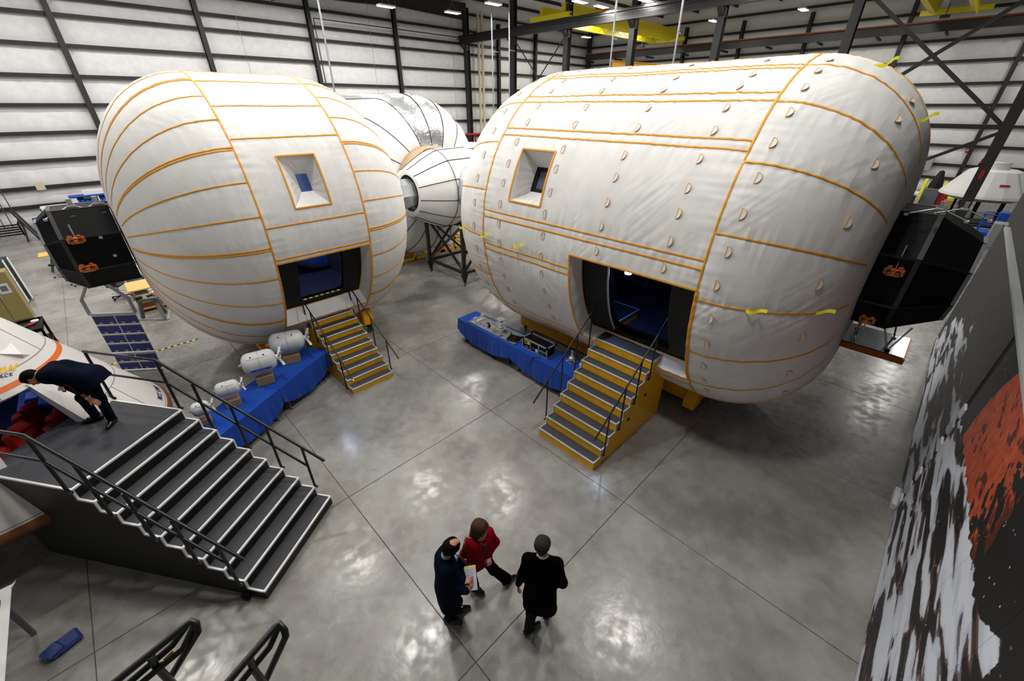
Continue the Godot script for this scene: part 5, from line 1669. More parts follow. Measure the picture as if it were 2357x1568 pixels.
# ---------------------------------------------------------------- cloth-covered tables
# o: front corner on the floor, e: along the front, f: to the back
func cloth(label: String, o: Vector3, e: Vector3, f: Vector3, l: float, d: float, scallops: int, ends: Array, sd: int) -> void:
	var h := 0.765
	var c := thing("tablecloth", label, "tablecloth", o)
	var up := Vector3.UP
	wobj("top", sh().quad_of(o + up * h, o + e * l + up * h, o + e * l + f * d + up * h, o + f * d + up * h), M.bluecloth, c)
	var sides := [[o, e, -f, l, scallops], [o + e * l, f, e, d, 1], [o + e * l + f * d, -e, f, l, scallops], [o + f * d, -f, -e, d, 1]]
	for k in 4:
		if not ends[k]: continue
		var s: Array = sides[k]
		var pts := []
		var n := int(s[3] / 0.025)
		for j in 13:
			var t := j / 12.0
			var row := []
			for q in n + 1:
				var x := float(q) / n
				var fr := fposmod(x * s[4], 1.0)
				if q == n: fr = 1.0
				var drop: float = 0.36 + 0.27 * pow(sin(PI * fr), 0.7) + 0.012 * sin(q * 1.9 + sd)
				var wave: float = (0.011 * sin(x * s[3] * 13.0 + sd) + 0.006 * sin(x * s[3] * 33.0 + sd * 2.0) + 0.009 * sin(x * s[3] * 5.3 + sd)) * t
				row.append(s[0] + s[1] * (x * s[3]) + s[2] * (0.006 + 0.03 * t + wave) + up * (h - drop * t))
			pts.append(row)
		wobj("drape", sh().grid(pts), M.bluecloth, c)

func folding_table(label: String, o: Vector3, e: Vector3, f: Vector3, l: float, d: float) -> void:
	var t := thing("folding_table", label, "table", o)
	var b := B3(e, Vector3.UP, e.cross(Vector3.UP), Vector3.ZERO)
	wobj("tabletop", sh().box(B3(e, Vector3.UP, e.cross(Vector3.UP), o + e * l * 0.5 + f * d * 0.5 + Vector3(0, 0.742, 0)), Vector3(l - 0.02, 0.035, d - 0.02)), M.pale_grey, t)
	for x in [0.2, l - 0.2]:
		for y in [0.08, d - 0.08]:
			wobj("leg", sh().rod(o + e * x + f * y + Vector3(0, 0.02, 0), o + e * x + f * y + Vector3(0, 0.73, 0), 0.016, 6), M.grey_paint, t)
		wobj("foot_bar", sh().bar(o + e * x + f * 0.03 + Vector3(0, 0.02, 0), o + e * x + f * (d - 0.03) + Vector3(0, 0.02, 0), 0.03, 0.03), M.grey_paint, t)

func grid_material() -> StandardMaterial3D:
	var im := Image.create(512, 256, false, Image.FORMAT_RGB8)
	im.fill(Color(0.85, 0.86, 0.88))
	for x in range(0, 512, 20): im.fill_rect(Rect2i(x, 0, 1, 256), Color(0.70, 0.71, 0.74))
	for y in range(0, 256, 16): im.fill_rect(Rect2i(0, y, 512, 1), Color(0.72, 0.73, 0.76))
	for x in range(0, 512, 100): im.fill_rect(Rect2i(x, 0, 1, 256), Color(0.5, 0.51, 0.55))
	var m := mat(Color(1, 1, 1), 0.5)
	m.albedo_texture = tex(im)
	return m

func display_model(label: String, p: Vector3, ax: Vector3, len: float, dia: float, box: Vector3, windows: int, sail: bool, gm: Material, plinth_label: String) -> void:
	var side := ax.cross(Vector3.UP).normalized()      # towards the back
	var yaw := yaw_of(ax)
	var pl := thing("wooden_plinth", plinth_label, "plinth", p, yaw, "plywood plinths under the scale models")
	obj("block", sh().bb(T(Vector3(0, box.y * 0.5, 0)), box, 0.004), M.plywood, pl)
	var t := thing("scale_model", label, "model", p + Vector3(0, box.y, 0), yaw)
	var r := dia * 0.5
	var hc := 0.10 + r
	obj("acrylic_stand", sh().b2(Vector3(-len * 0.2, 0, -0.06), Vector3(-len * 0.2 + 0.008, hc - r * 0.7, 0.06)).b2(Vector3(len * 0.2, 0, -0.06), Vector3(len * 0.2 + 0.008, hc - r * 0.7, 0.06)).b2(Vector3(-len * 0.25, 0.03, 0.05), Vector3(len * 0.25, hc - r * 0.85, 0.056)), M.acrylic, t)
	var prof := []
	var bl := len * 0.80
	var dome := r * 0.62
	for k in 9:
		var a := PI * 0.5 * k / 8.0
		prof.append(Vector2(max(r * 0.25, 0.25 * r + 0.75 * r * sin(a)), -bl * 0.5 + dome * (1.0 - cos(a))))
	for k in 9:
		var a := PI * 0.5 * (1.0 - k / 8.0)
		prof.append(Vector2(max(r * 0.25, 0.25 * r + 0.75 * r * sin(a)), bl * 0.5 - dome * (1.0 - cos(a))))
	var lx := B3(Vector3(0, 1, 0), Vector3(1, 0, 0), Vector3(0, 0, -1), Vector3(0, hc, 0))
	obj("body", sh().lathe(prof, lx, 40), gm, t)
	obj("nose", sh().lathe([Vector2(r * 0.2, -bl * 0.5 + 0.002), Vector2(r * 0.16, -bl * 0.5 - len * 0.05), Vector2(r * 0.07, -bl * 0.5 - len * 0.09), Vector2(0, -bl * 0.5 - len * 0.09)], lx, 16), M.pale_grey, t)
	obj("tail_cone", sh().lathe([Vector2(r * 0.27, bl * 0.5 - 0.004), Vector2(r * 0.3, bl * 0.5 + len * 0.05), Vector2(r * 0.2, bl * 0.5 + len * 0.09), Vector2(r * 0.08, bl * 0.5 + len * 0.13), Vector2(0, bl * 0.5 + len * 0.13)], lx, 12), M.model_white, t)
	for k in 3:
		var a := [0.9, -0.6, 2.4][k] as float
		var d := Vector3(0.35, sin(a), cos(a)).normalized()
		var c0 := Vector3(bl * 0.5 + len * 0.05, hc, 0) + d * r * 0.2
		obj("fin", sh().bar(c0, c0 + d * r * 0.85, r * 0.22, 0.006, Vector3(1, 0, 0).cross(d)), M.model_white, t)
	if windows > 0:
		var a := deg_to_rad(58.0)
		var up2 := Vector3(0, sin(a), cos(a))
		obj("white_patch", sh().box(B3(Vector3(1, 0, 0), up2, Vector3(1, 0, 0).cross(up2), Vector3(0, hc, 0) + up2 * (r + 0.0)), Vector3(bl * 0.62, 0.012, r * 0.34)), M.white, t)
		for k in windows:
			var x := 0.0 if windows == 1 else (-0.5 + k) * bl * 0.38
			if windows == 1: x = -bl * 0.15
			obj("window", sh().box(B3(Vector3(1, 0, 0), up2, Vector3(1, 0, 0).cross(up2), Vector3(x, hc, 0) + up2 * (r + 0.006)), Vector3(r * 0.13, 0.012, r * 0.13)), M.black, t)
	if sail:
		var b := deg_to_rad(-22.0)
		var up3 := Vector3(0, sin(b), cos(b))
		obj("blue_patch", sh().box(B3(Vector3(1, 0, 0), up3, Vector3(1, 0, 0).cross(up3), Vector3(0, hc, 0) + up3 * (r - 0.004)), Vector3(bl * 0.62, 0.014, r * 0.3)), M.console_light, t)
		for k in 2: obj("window", sh().box(B3(Vector3(1, 0, 0), up3, Vector3(1, 0, 0).cross(up3), Vector3((-0.5 + k) * bl * 0.38, hc, 0) + up3 * r), Vector3(r * 0.13, 0.014, r * 0.13)), M.black, t)
	# clear upright array strip at the tail
	obj("clear_array", sh().box(B3(Vector3(0.2, 0.97, 0.1).normalized(), Vector3(0.97, -0.2, 0).normalized(), Vector3(0, 0, 1), Vector3(bl * 0.5 + len * 0.03, hc, -0.02)), Vector3(dia * 1.25, 0.012, 0.05)), M.acrylic, t)

func build_tables_left() -> void:
	var e := Vector3(0.862, 0, -0.507); var f := Vector3(-0.507, 0, -0.862)
	var p := Vector3(1.51, 0, -9.27)
	folding_table("folding table under blue cloth beside the black stairs", p - e * 1.62, e, f, 1.60, 0.82)
	folding_table("folding table under blue cloth beside the narrower yellow stairs", p + e * 0.02, e, f, 1.80, 0.82)
	cloth("blue tablecloth under the two smaller scale models by the black stairs", p - e * 1.64, e, f, 1.64, 0.84, 1, [true, false, true, true], 1)
	cloth("blue tablecloth under the largest scale model by the narrower yellow stairs", p + e * 0.01, e, f, 1.83, 0.84, 1, [true, true, true, true], 3)
	var gm := grid_material()
	var y := 0.766
	display_model("largest white gridded scale model with a long windowed patch on top", Vector3(2.22, y, -10.36), Vector3(0.95, 0, 0.30).normalized(), 0.98, 0.50, Vector3(0.38, 0.21, 0.34), 2, false, gm, "plywood plinth under the largest scale model")
	display_model("white gridded scale model with two pairs of windows and a blue patch", Vector3(1.42, y, -9.83), Vector3(0.97, 0, 0.22).normalized(), 0.88, 0.50, Vector3(0.36, 0.21, 0.32), 2, true, gm, "plywood plinth under the model with the blue patch")
	display_model("slim white gridded scale model with one window and a thin mast", Vector3(0.63, y, -9.42), Vector3(0.98, 0, 0.16).normalized(), 0.56, 0.32, Vector3(0.29, 0.16, 0.28), 1, false, gm, "plywood plinth under the slim single window model")
	display_model("smallest round white scale model behind the black handrail", Vector3(0.06, y, -9.12), Vector3(0.98, 0, 0.16).normalized(), 0.40, 0.29, Vector3(0.19, 0.12, 0.18), 1, false, gm, "small plywood plinth under the smallest model")

func build_tables_right() -> void:
	var e := Vector3(0, 0, 1); var f := Vector3(1, 0, 0)
	folding_table("folding table under blue cloth holding the glassware tray", Vector3(6.78, 0, -9.22), e, f, 2.3, 0.7)
	folding_table("folding table under blue cloth holding the flight case", Vector3(6.78, 0, -6.90), e, f, 2.2, 0.7)
	cloth("blue tablecloth under the glassware tray beside the big module", Vector3(6.76, 0, -9.25), e, f, 2.34, 0.73, 1, [true, false, true, true], 5)
	cloth("blue tablecloth under the black flight case beside the yellow stairs", Vector3(6.755, 0, -6.91), e, f, 2.24, 0.73, 1, [true, true, true, false], 7)
	var y := 0.767
	var tray := thing("display_tray", "silver grid tray with raised rim on the blue cloth", "tray", Vector3(7.1, y, -7.85))
	wobj("plate", sh().b2(Vector3(6.84, y, -8.84), Vector3(7.40, y + 0.012, -6.88)), M.silver, tray)
	wobj("rim", sh().b2(Vector3(6.83, y, -8.85), Vector3(6.85, y + 0.03, -6.87)).b2(Vector3(7.39, y, -8.85), Vector3(7.41, y + 0.03, -6.87)).b2(Vector3(6.83, y, -8.86), Vector3(7.41, y + 0.03, -8.84)).b2(Vector3(6.83, y, -6.88), Vector3(7.41, y + 0.03, -6.86)), M.galv, tray)
	var y2 := y + 0.013
	var rack := thing("tube_rack", "white rack holding a row of clear sample tubes on the tray", "rack", Vector3(7.1, y2, -8.64))
	wobj("rail", sh().b2(Vector3(6.88, y2, -8.70), Vector3(7.34, y2 + 0.03, -8.60)), M.white, rack)
	for k in 6:
		var tb := thing("sample_tube", ["white capped sample tube standing in the white rack", "clear sample tube standing in the white rack"][0 if k in [0, 1, 4, 5] else 1], "tube", Vector3(6.92 + k * 0.075, y2 + 0.03, -8.65), 0, "sample tubes in the white rack")
		obj("glass", sh().lathe([Vector2(0, 0), Vector2(0.022, 0.0), Vector2(0.022, 0.11)], T(Vector3.ZERO), 12), M.acrylic, tb)
		if k in [0, 1, 4, 5]:
			obj("cap", sh().lathe([Vector2(0.026, 0.10), Vector2(0.026, 0.14), Vector2(0, 0.14)], T(Vector3.ZERO), 12), M.white, tb)
			obj("filling", sh().lathe([Vector2(0, 0.005), Vector2(0.019, 0.005), Vector2(0.019, 0.05), Vector2(0, 0.05)], T(Vector3.ZERO), 12), M.grey_paint if k == 1 else M.cream, tb)
	var small := [[6.98, -8.42, M.red, "round red dish lying on the tray near the tubes"], [7.16, -8.34, M.red, "round red and clear dish beside the black clamp"], [6.98, -8.28, M.bright_blue, "round blue dish lying on the tray"]]
	for q in small:
		var d := thing("petri_dish", q[3], "dish", Vector3(q[0], y2, q[1]))
		obj("base", sh().lathe([Vector2(0, 0), Vector2(0.055, 0), Vector2(0.055, 0.02), Vector2(0.05, 0.02), Vector2(0.05, 0.006), Vector2(0, 0.006)], T(Vector3.ZERO), 18), M.acrylic, d)
		obj("sample", sh().lathe([Vector2(0, 0.007), Vector2(0.04, 0.007), Vector2(0.035, 0.018), Vector2(0, 0.018)], T(Vector3.ZERO), 14), q[2], d)
	var cl := thing("lab_clamp", "small black jointed clamp standing on the tray", "clamp", Vector3(7.06, y2, -8.10))
	obj("base", sh().bb(T(Vector3(0, 0.015, 0)), Vector3(0.10, 0.03, 0.12), 0.006), M.black_satin, cl)
	obj("arm", sh().bar(Vector3(0, 0.03, 0), Vector3(0.02, 0.10, -0.08), 0.04, 0.04).bar(Vector3(0.02, 0.10, -0.08), Vector3(0.04, 0.06, -0.16), 0.03, 0.03), M.black_satin, cl)
	var vr := thing("vial_block", "clear stepped block holding small cream vials", "vial holder", Vector3(6.95, y2, -7.84))
	for k in 3: obj("tier", sh().bx(Vector3(0, 0.03 + k * 0.05, 0), Vector3(0.13, 0.012, 0.13)), M.acrylic, vr)
	for k in 9: obj("vial", sh().rod(Vector3(-0.04 + 0.04 * (k % 3), 0.0, -0.04 + 0.04 * (k / 3)), Vector3(-0.04 + 0.04 * (k % 3), 0.16, -0.04 + 0.04 * (k / 3)), 0.012, 8), M.cream, vr)
	var tw := thing("acrylic_tower", "tall clear acrylic tower with shelves on the tray", "display tower", Vector3(7.1, y2, -7.66))
	for x in [-0.10, 0.10]:
		for z in [-0.10, 0.10]: obj("upright", sh().b2(Vector3(x - 0.008, 0, z - 0.008), Vector3(x + 0.008, 0.42, z + 0.008)), M.acrylic, tw)
	for h in [0.10, 0.20, 0.30, 0.42]: obj("shelf", sh().bx(Vector3(0, h, 0), Vector3(0.22, 0.008, 0.22)), M.acrylic, tw)
	obj("specimen", sh().bb(T(Vector3(0, 0.13, 0)), Vector3(0.12, 0.04, 0.1), 0.01), M.pale_grey, tw)
	obj("specimen", sh().bb(T(Vector3(0.02, 0.33, 0)), Vector3(0.08, 0.05, 0.08), 0.01), M.grey_paint, tw)
	obj("roll", sh().rod(Vector3(-0.05, 0.225, 0.02), Vector3(0.05, 0.225, 0.02), 0.02, 10), M.cream, tw)
	var strips := [[7.28, -8.0], [7.16, -7.55], [6.93, -7.48], [6.98, -7.24], [7.22, -7.34], [7.24, -7.62]]
	for k in strips.size():
		var s := thing("label_strip", "short black strip label lying on the silver tray", "label", Vector3(strips[k][0], y2, strips[k][1]), 0.5 + k, "black strips on the tray")
		obj("strip", sh().bb(T(Vector3(0, 0.005, 0)), Vector3(0.13, 0.01, 0.03), 0.003), M.black_satin, s)
	var pen := thing("wood_stick", "thin reddish wooden stick lying across the tray", "stick", Vector3(7.22, y2, -7.3))
	obj("shaft", sh().rod(Vector3(-0.08, 0.006, 0.06), Vector3(0.10, 0.006, -0.16), 0.005, 6), M.cap_brown, pen)
	var lp := thing("presentation_case", "closed black presentation case with a small red and white mark", "case", Vector3(7.06, y2, -7.08), 0.35)
	obj("shell", sh().bb(T(Vector3(0, 0.03, 0)), Vector3(0.30, 0.06, 0.36), 0.015), M.black_satin, lp)
	obj("emblem", sh().bx(Vector3(-0.02, 0.0615, 0), Vector3(0.02, 0.003, 0.09)).bx(Vector3(0.012, 0.0615, 0.01), Vector3(0.015, 0.003, 0.07)), M.red, lp)
	obj("lid_line", sh().bx(Vector3(0, 0.032, 0), Vector3(0.304, 0.004, 0.364)), M.grey_paint, lp)
	# flight case
	var fc := thing("flight_case", "black flight case with silver edges and instrument bays", "equipment case", Vector3(7.12, y, -6.2))
	var w := 0.34; var l := 0.86; var h := 0.30
	obj("shell", sh().bx(Vector3(0.01, h * 0.5, 0), Vector3(w - 0.02, h - 0.01, l - 0.01)), M.black_satin, fc)
	var ed := sh()
	for x in [-w / 2, w / 2]:
		for z in [-l / 2, l / 2]: ed.b2(Vector3(x - 0.014, 0, z - 0.014), Vector3(x + 0.014, h, z + 0.014))
		for yy in [0.0, h]: ed.bx(Vector3(x, yy, 0), Vector3(0.03, 0.03, l))
	for z in [-l / 2, l / 2]:
		for yy in [0.0, h]: ed.bx(Vector3(0, yy, z), Vector3(w, 0.03, 0.03))
	for z in [-0.145, 0.145]: ed.bx(Vector3(-w / 2, h / 2, z), Vector3(0.02, h, 0.025))
	ed.bx(Vector3(-w / 2, h / 2, 0.285), Vector3(0.018, 0.02, 0.27))
	obj("edge_trim", ed, M.silver, fc)
	for x in [-w / 2, w / 2]:
		for z in [-l / 2, l / 2]: obj("corner_guard", sh().bb(T(Vector3(x, h, z)), Vector3(0.07, 0.05, 0.07), 0.01), M.black_satin, fc)
	obj("green_screen", sh().b2(Vector3(-w / 2 - 0.004, 0.16, -0.37), Vector3(-w / 2 + 0.01, 0.26, -0.19)), M.hazard_yellow, fc)
	obj("screen_glass", sh().b2(Vector3(-w / 2 - 0.007, 0.18, -0.35), Vector3(-w / 2, 0.24, -0.26)), M.green, fc)
	obj("white_label", sh().b2(Vector3(-w / 2 - 0.004, 0.04, 0.03), Vector3(-w / 2, 0.14, 0.11)), M.white, fc)
	obj("blue_module", sh().b2(Vector3(-w / 2 - 0.004, 0.08, -0.1), Vector3(-w / 2, 0.15, 0.0)), M.console, fc)
	obj("green_board", sh().b2(Vector3(-w / 2 - 0.004, 0.04, 0.18), Vector3(-w / 2, 0.11, 0.38)), M.green, fc)
	obj("grey_knob", sh().b2(Vector3(-w / 2 - 0.01, 0.06, -0.34), Vector3(-w / 2, 0.09, -0.22)), M.silver, fc)
	var cb := thing("power_cable", "thin black cable from the flight case over the blue cloth", "cable", Vector3(6.9, y, -6.0))
	wobj("wire", sh().tube([Vector3(6.94, y + 0.008, -6.02), Vector3(6.86, y + 0.008, -5.9), Vector3(6.80, y + 0.008, -6.0), Vector3(6.745, y + 0.005, -6.05), Vector3(6.72, 0.62, -6.12), Vector3(6.70, 0.45, -6.2)], 0.006, 5), M.black_satin, cb)
	# little sphere model and the white gadget next to it
	var sp := thing("sphere_model", "small silver sphere satellite model with white fins on the cloth", "model", Vector3(7.26, y, -5.2))
	obj("stand", sh().lathe([Vector2(0, 0), Vector2(0.08, 0), Vector2(0.07, 0.012), Vector2(0.012, 0.02), Vector2(0.012, 0.06)], T(Vector3.ZERO), 18), M.acrylic, sp)
	obj("ball", sh().lathe([Vector2(0, 0.04), Vector2(0.05, 0.05), Vector2(0.085, 0.09), Vector2(0.09, 0.13), Vector2(0.07, 0.18), Vector2(0.03, 0.2), Vector2(0, 0.2)], T(Vector3.ZERO), 20), M.silver, sp)
	for k in 3: obj("fin", sh().box(Transform3D(Basis(Vector3.UP, k * 2.1 + 0.4), Vector3(0.1 * cos(k * 2.1 + 0.4), 0.08, -0.1 * sin(k * 2.1 + 0.4))), Vector3(0.09, 0.05, 0.006)), M.white, sp)
	obj("clear_panel", sh().b2(Vector3(0.0, 0.18, -0.03), Vector3(0.005, 0.38, 0.03)), M.acrylic, sp)
	var wg := thing("white_gadget", "small white jointed gadget behind the yellow stairs rail", "model", Vector3(7.32, y, -4.92))
	obj("body", sh().bb(T(Vector3(0, 0.04, 0), 0.4), Vector3(0.09, 0.07, 0.12), 0.02), M.white, wg)
	obj("arm", sh().tube([Vector3(0, 0.07, 0), Vector3(0.02, 0.12, 0.03), Vector3(0.05, 0.10, 0.1)], 0.018, 8), M.white, wg)
	obj("base", sh().bb(T(Vector3(-0.02, 0.01, 0.06), 0.4), Vector3(0.12, 0.02, 0.14), 0.006), M.pale_grey, wg)
# ---------------------------------------------------------------- workshop corner behind the smooth module
func office_chair(label: String, at: Vector3, yaw: float, back: bool, base_m: Material) -> void:
	var t := thing("swivel_chair" if back else "swivel_stool", label, "chair" if back else "stool", at, yaw)
	for k in 5:
		var a := TAU * k / 5.0
		var leg := obj("base_leg", sh().bar(Vector3(0, 0.10, 0), Vector3(cos(a) * 0.30, 0.07, sin(a) * 0.30), 0.04, 0.03), base_m, t)
		obj("caster", sh().rod(Vector3(cos(a) * 0.30 - 0.02, 0.03, sin(a) * 0.30), Vector3(cos(a) * 0.30 + 0.02, 0.03, sin(a) * 0.30), 0.03, 8), M.black_satin, leg)
	obj("column", sh().rod(Vector3(0, 0.08, 0), Vector3(0, 0.5, 0), 0.03, 10), M.silver, t)
	var ring := []
	for k in 20: ring.append(Vector3(cos(TAU * k / 20.0) * 0.2, 0.24, sin(TAU * k / 20.0) * 0.2))
	obj("foot_ring", sh().tube(ring, 0.012, 6, -1.0, true), M.silver, t)
	obj("seat", sh().bb(T(Vector3(0, 0.55, 0)), Vector3(0.46, 0.09, 0.46), 0.04), M.black, t)
	if back:
		obj("back_stem", sh().tube([Vector3(0, 0.5, -0.1), Vector3(0, 0.52, -0.28), Vector3(0, 0.8, -0.30)], 0.02, 6), M.black_satin, t)
		var pts := []
		for r in 7:
			var row := []
			for c in 9:
				var x := -0.21 + 0.42 * c / 8.0
				var y := 0.62 + 0.42 * r / 6.0
				row.append(Vector3(x * (0.75 + 0.25 * sin(PI * (r + 0.6) / 7.0)), y, -0.27 + 0.9 * x * x - 0.04 * (r / 6.0)))
			pts.append(row)
		obj("backrest", sh().grid(pts), M.black, t)
		var p2 := []
		for r in pts:
			var row := []
			for q in r: row.append(q + Vector3(0, 0, -0.05))
			p2.append(row)
		obj("back_cushion", sh().grid(p2, null, true), M.black, t)

func crate_of(called: String, label: String, cat: String, a: Vector3, b: Vector3, m: Material, group := "") -> Node3D:
	var c := (a + b) * 0.5
	var t := thing(called, label, cat, Vector3(c.x, min(a.y, b.y), c.z), 0, group)
	wobj("body", sh().bb(T(c), (b - a).abs(), 0.012), m, t)
	return t

func build_left_back() -> void:
	# white platform with hazard tape
	var pf := thing("stepped_platform", "white two tier platform edged with yellow black hazard tape", "platform", Vector3(-0.6, 0, -24.6))
	for k in 2:
		var tier := wobj("tier", sh().b2(Vector3(-1.15, k * 0.26, -23.9 - k * 0.55), Vector3(0.35, 0.26 + k * 0.26, -26.0)), M.white, pf)
		for j in 10: wobj("hazard_stripe", sh().b2(Vector3(-1.15 + j * 0.15, 0.255 + k * 0.26, -23.96 - k * 0.55), Vector3(-1.075 + j * 0.15, 0.268 + k * 0.26, -23.895 - k * 0.55)), M.hazard_yellow if j % 1 == 0 else M.black, tier)
		for j in 10: wobj("dark_stripe", sh().b2(Vector3(-1.075 + j * 0.15, 0.255 + k * 0.26, -23.96 - k * 0.55), Vector3(-1.0 + j * 0.15, 0.268 + k * 0.26, -23.895 - k * 0.55)), M.black, tier)
	office_chair("black swivel chair with curved backrest beside the wooden bench", Vector3(-0.55, 0, -21.05), 2.6, true, M.black_satin)
	office_chair("black swivel stool with chrome foot ring under the black section", Vector3(-1.62, 0, -24.1), 0.3, false, M.silver)
	office_chair("black swivel stool farther back beside a green trestle", Vector3(-2.1, 0, -25.9), 0.9, false, M.pale_grey)
	# wooden bench
	var b := thing("work_bench", "light wooden work bench with a pale top beside the white module", "bench", Vector3(0.1, 0, -19.2))
	wobj("bench_top", sh().bb(T(Vector3(0.36, 0.88, -19.2)), Vector3(1.3, 0.05, 1.15), 0.01), M.maple, b)
	wobj("end_panel", sh().b2(Vector3(-0.2, 0, -19.7), Vector3(-0.14, 0.855, -18.75)), M.maple, b)
	wobj("end_panel", sh().b2(Vector3(0.86, 0, -19.7), Vector3(0.92, 0.855, -18.75)), M.maple, b)
	wobj("shelf", sh().b2(Vector3(-0.14, 0.35, -19.7), Vector3(0.86, 0.39, -18.8)), M.maple, b)
	wobj("shelf", sh().b2(Vector3(-0.14, 0.10, -19.7), Vector3(0.86, 0.14, -18.8)), M.maple, b)
	var vs := thing("vice_stand", "grey steel vice stand with splayed legs in front of the bench", "stand", Vector3(0.05, 0, -18.0))
	wobj("head", sh().bb(T(Vector3(0.12, 0.76, -17.95), -0.3), Vector3(0.55, 0.10, 0.34), 0.015), M.grey_paint, vs)
	for q in [[-0.22, -18.2, -0.1], [0.32, -17.55, 0.28], [0.42, -18.25, 0.32]]:
		wobj("leg", sh().bar(Vector3(q[0], 0.03, q[1]), Vector3(q[2], 0.74, -17.98), 0.11, 0.06), M.grey_paint, vs)
	wobj("floor_bar", sh().bar(Vector3(-0.36, 0.02, -18.2), Vector3(0.38, 0.02, -17.5), 0.05, 0.03).bar(Vector3(0.38, 0.02, -17.5), Vector3(0.55, 0.02, -18.3), 0.05, 0.03), M.pale_grey, vs)
	wobj("vice_jaw", sh().bb(T(Vector3(-0.1, 0.86, -17.9)), Vector3(0.22, 0.1, 0.12), 0.02).rod(Vector3(-0.24, 0.85, -17.75), Vector3(-0.1, 0.85, -17.95), 0.02, 8), M.cast_iron, vs)
	var dr := thing("power_drill", "dark hand drill lying on the vice stand", "tool", Vector3(0.2, 0.81, -17.95))
	wobj("body", sh().bb(T(Vector3(0.22, 0.85, -17.93), 0.5), Vector3(0.22, 0.07, 0.06), 0.02), M.cast_iron, dr)
	wobj("grip", sh().bar(Vector3(0.28, 0.84, -17.95), Vector3(0.34, 0.83, -17.83), 0.04, 0.04), M.red, dr)
	# shop vacuum and bags behind the bench
	var vc := thing("shop_vacuum", "grey canister with a blue band and dark hose by the bench", "vacuum", Vector3(0.0, 0, -20.6))
	wobj("drum", sh().lathe([Vector2(0, 0.02), Vector2(0.22, 0.02), Vector2(0.24, 0.4), Vector2(0.22, 0.62), Vector2(0.1, 0.72), Vector2(0, 0.72)], T(Vector3(0.02, 0.2, -20.7)), 20), M.grey_paint, vc)
	wobj("band", sh().lathe([Vector2(0.245, 0.18), Vector2(0.25, 0.34)], T(Vector3(0.02, 0.2, -20.7)), 20), M.bright_blue, vc)
	wobj("trolley", sh().bb(T(Vector3(0.02, 0.12, -20.7)), Vector3(0.5, 0.2, 0.5), 0.03), M.cast_iron, vc)
	wobj("hose", sh().tube([Vector3(0.1, 0.8, -20.6), Vector3(0.25, 0.95, -20.4), Vector3(0.3, 0.7, -20.2), Vector3(0.2, 0.4, -20.2)], 0.03, 8), M.black_satin, vc)
	var bg := thing("plastic_sheet", "crumpled silver white plastic sheeting heaped by the module", "sheet", Vector3(0.45, 0, -21.4))
	var pts := []
	for r in 9:
		var row := []
		for c in 9:
			var x := 0.05 + 0.9 * c / 8.0; var z := -22.0 + 1.2 * r / 8.0
			row.append(Vector3(x, 0.02 + 0.75 * sin(PI * c / 8.0) * sin(PI * r / 8.0) * (0.8 + 0.3 * sin(c * 2.3 + r * 3.1)), z))
		pts.append(row)
	wobj("folds", sh().grid(pts, null, true), M.foil, bg)
	# tape line on the floor
	var tp := thing("floor_tape", "yellow black hazard tape line on the concrete by the solar wing", "tape", Vector3(-0.2, 0, -15.15))
	for k in 34:
		wobj("segment", sh().b2(Vector3(-1.9 + k * 0.08, 0.0, -15.22), Vector3(-1.825 + k * 0.08, 0.004, -15.14)), M.hazard_yellow if k % 2 == 0 else M.black, tp)
	# parts shelf with blue bins
	var sfh := thing("parts_shelf", "white parts shelf with a blue top and rows of blue bins", "shelf", Vector3(0.1, 0, -37.2))
	wobj("top_board", sh().b2(Vector3(-1.05, 1.66, -37.6), Vector3(1.6, 1.72, -36.9)), M.bright_blue, sfh)
	for x in [-1.0, 0.25, 1.5]: wobj("upright", sh().b2(Vector3(x - 0.03, 0, -37.5), Vector3(x + 0.03, 1.66, -36.95)), M.white, sfh)
	for y in [0.95, 1.30]: wobj("shelf_board", sh().b2(Vector3(-1.0, y, -37.5), Vector3(1.5, y + 0.03, -36.95)), M.white, sfh)
	wobj("bench_board", sh().b2(Vector3(-1.1, 0.72, -37.6), Vector3(1.6, 0.78, -36.6)), M.pale_grey, sfh)
	wobj("back_board", sh().b2(Vector3(-1.0, 0.75, -37.52), Vector3(1.5, 1.66, -37.5)), M.grey_paint, sfh)
	for k in 12:
		var bn := thing("parts_bin", "small blue open parts bin on the white shelf", "bin", Vector3(-0.9 + k * 0.2, 1.33, -37.1), 0, "blue bins on the parts shelf")
		obj("tray", sh().prism(PackedVector2Array([Vector2(-0.12, 0), Vector2(0.12, 0), Vector2(0.14, 0.08), Vector2(0.06, 0.14), Vector2(-0.12, 0.14)]), 0.15, B3(Vector3(0, 0, 1), Vector3.UP, Vector3(-1, 0, 0), Vector3(0.075, 0, 0))), M.bright_blue, bn)
	var sg := thing("safety_sign", "small green and white sign on the parts shelf", "sign", Vector3(-0.25, 1.5, -36.93))
	wobj("plate", sh().b2(Vector3(-0.42, 1.52, -36.94), Vector3(-0.05, 1.65, -36.92)), M.green, sg)
	wobj("white_field", sh().b2(Vector3(-0.05, 1.52, -36.94), Vector3(0.15, 1.65, -36.92)), M.white, sg)
	var nt := thing("paper_notice", "white paper notice pinned to the parts shelf", "notice", Vector3(-0.85, 1.4, -36.93))
	wobj("sheet", sh().b2(Vector3(-0.96, 1.35, -36.94), Vector3(-0.72, 1.62, -36.93)), M.paper, nt)
	crate_of("roll_of_film", "pale rolls of film lying on top of the blue shelf", "roll", Vector3(-0.35, 1.72, -37.4), Vector3(1.2, 1.98, -37.0), M.white)
	# white tray on black crates
	var bc := thing("black_crate", "black ribbed plastic crates stacked under a white tray", "crate", Vector3(-1.7, 0, -36.8))
	wobj("crate_body", sh().b2(Vector3(-2.3, 0.0, -37.2), Vector3(-1.2, 1.12, -36.2)), M.black_satin, bc)
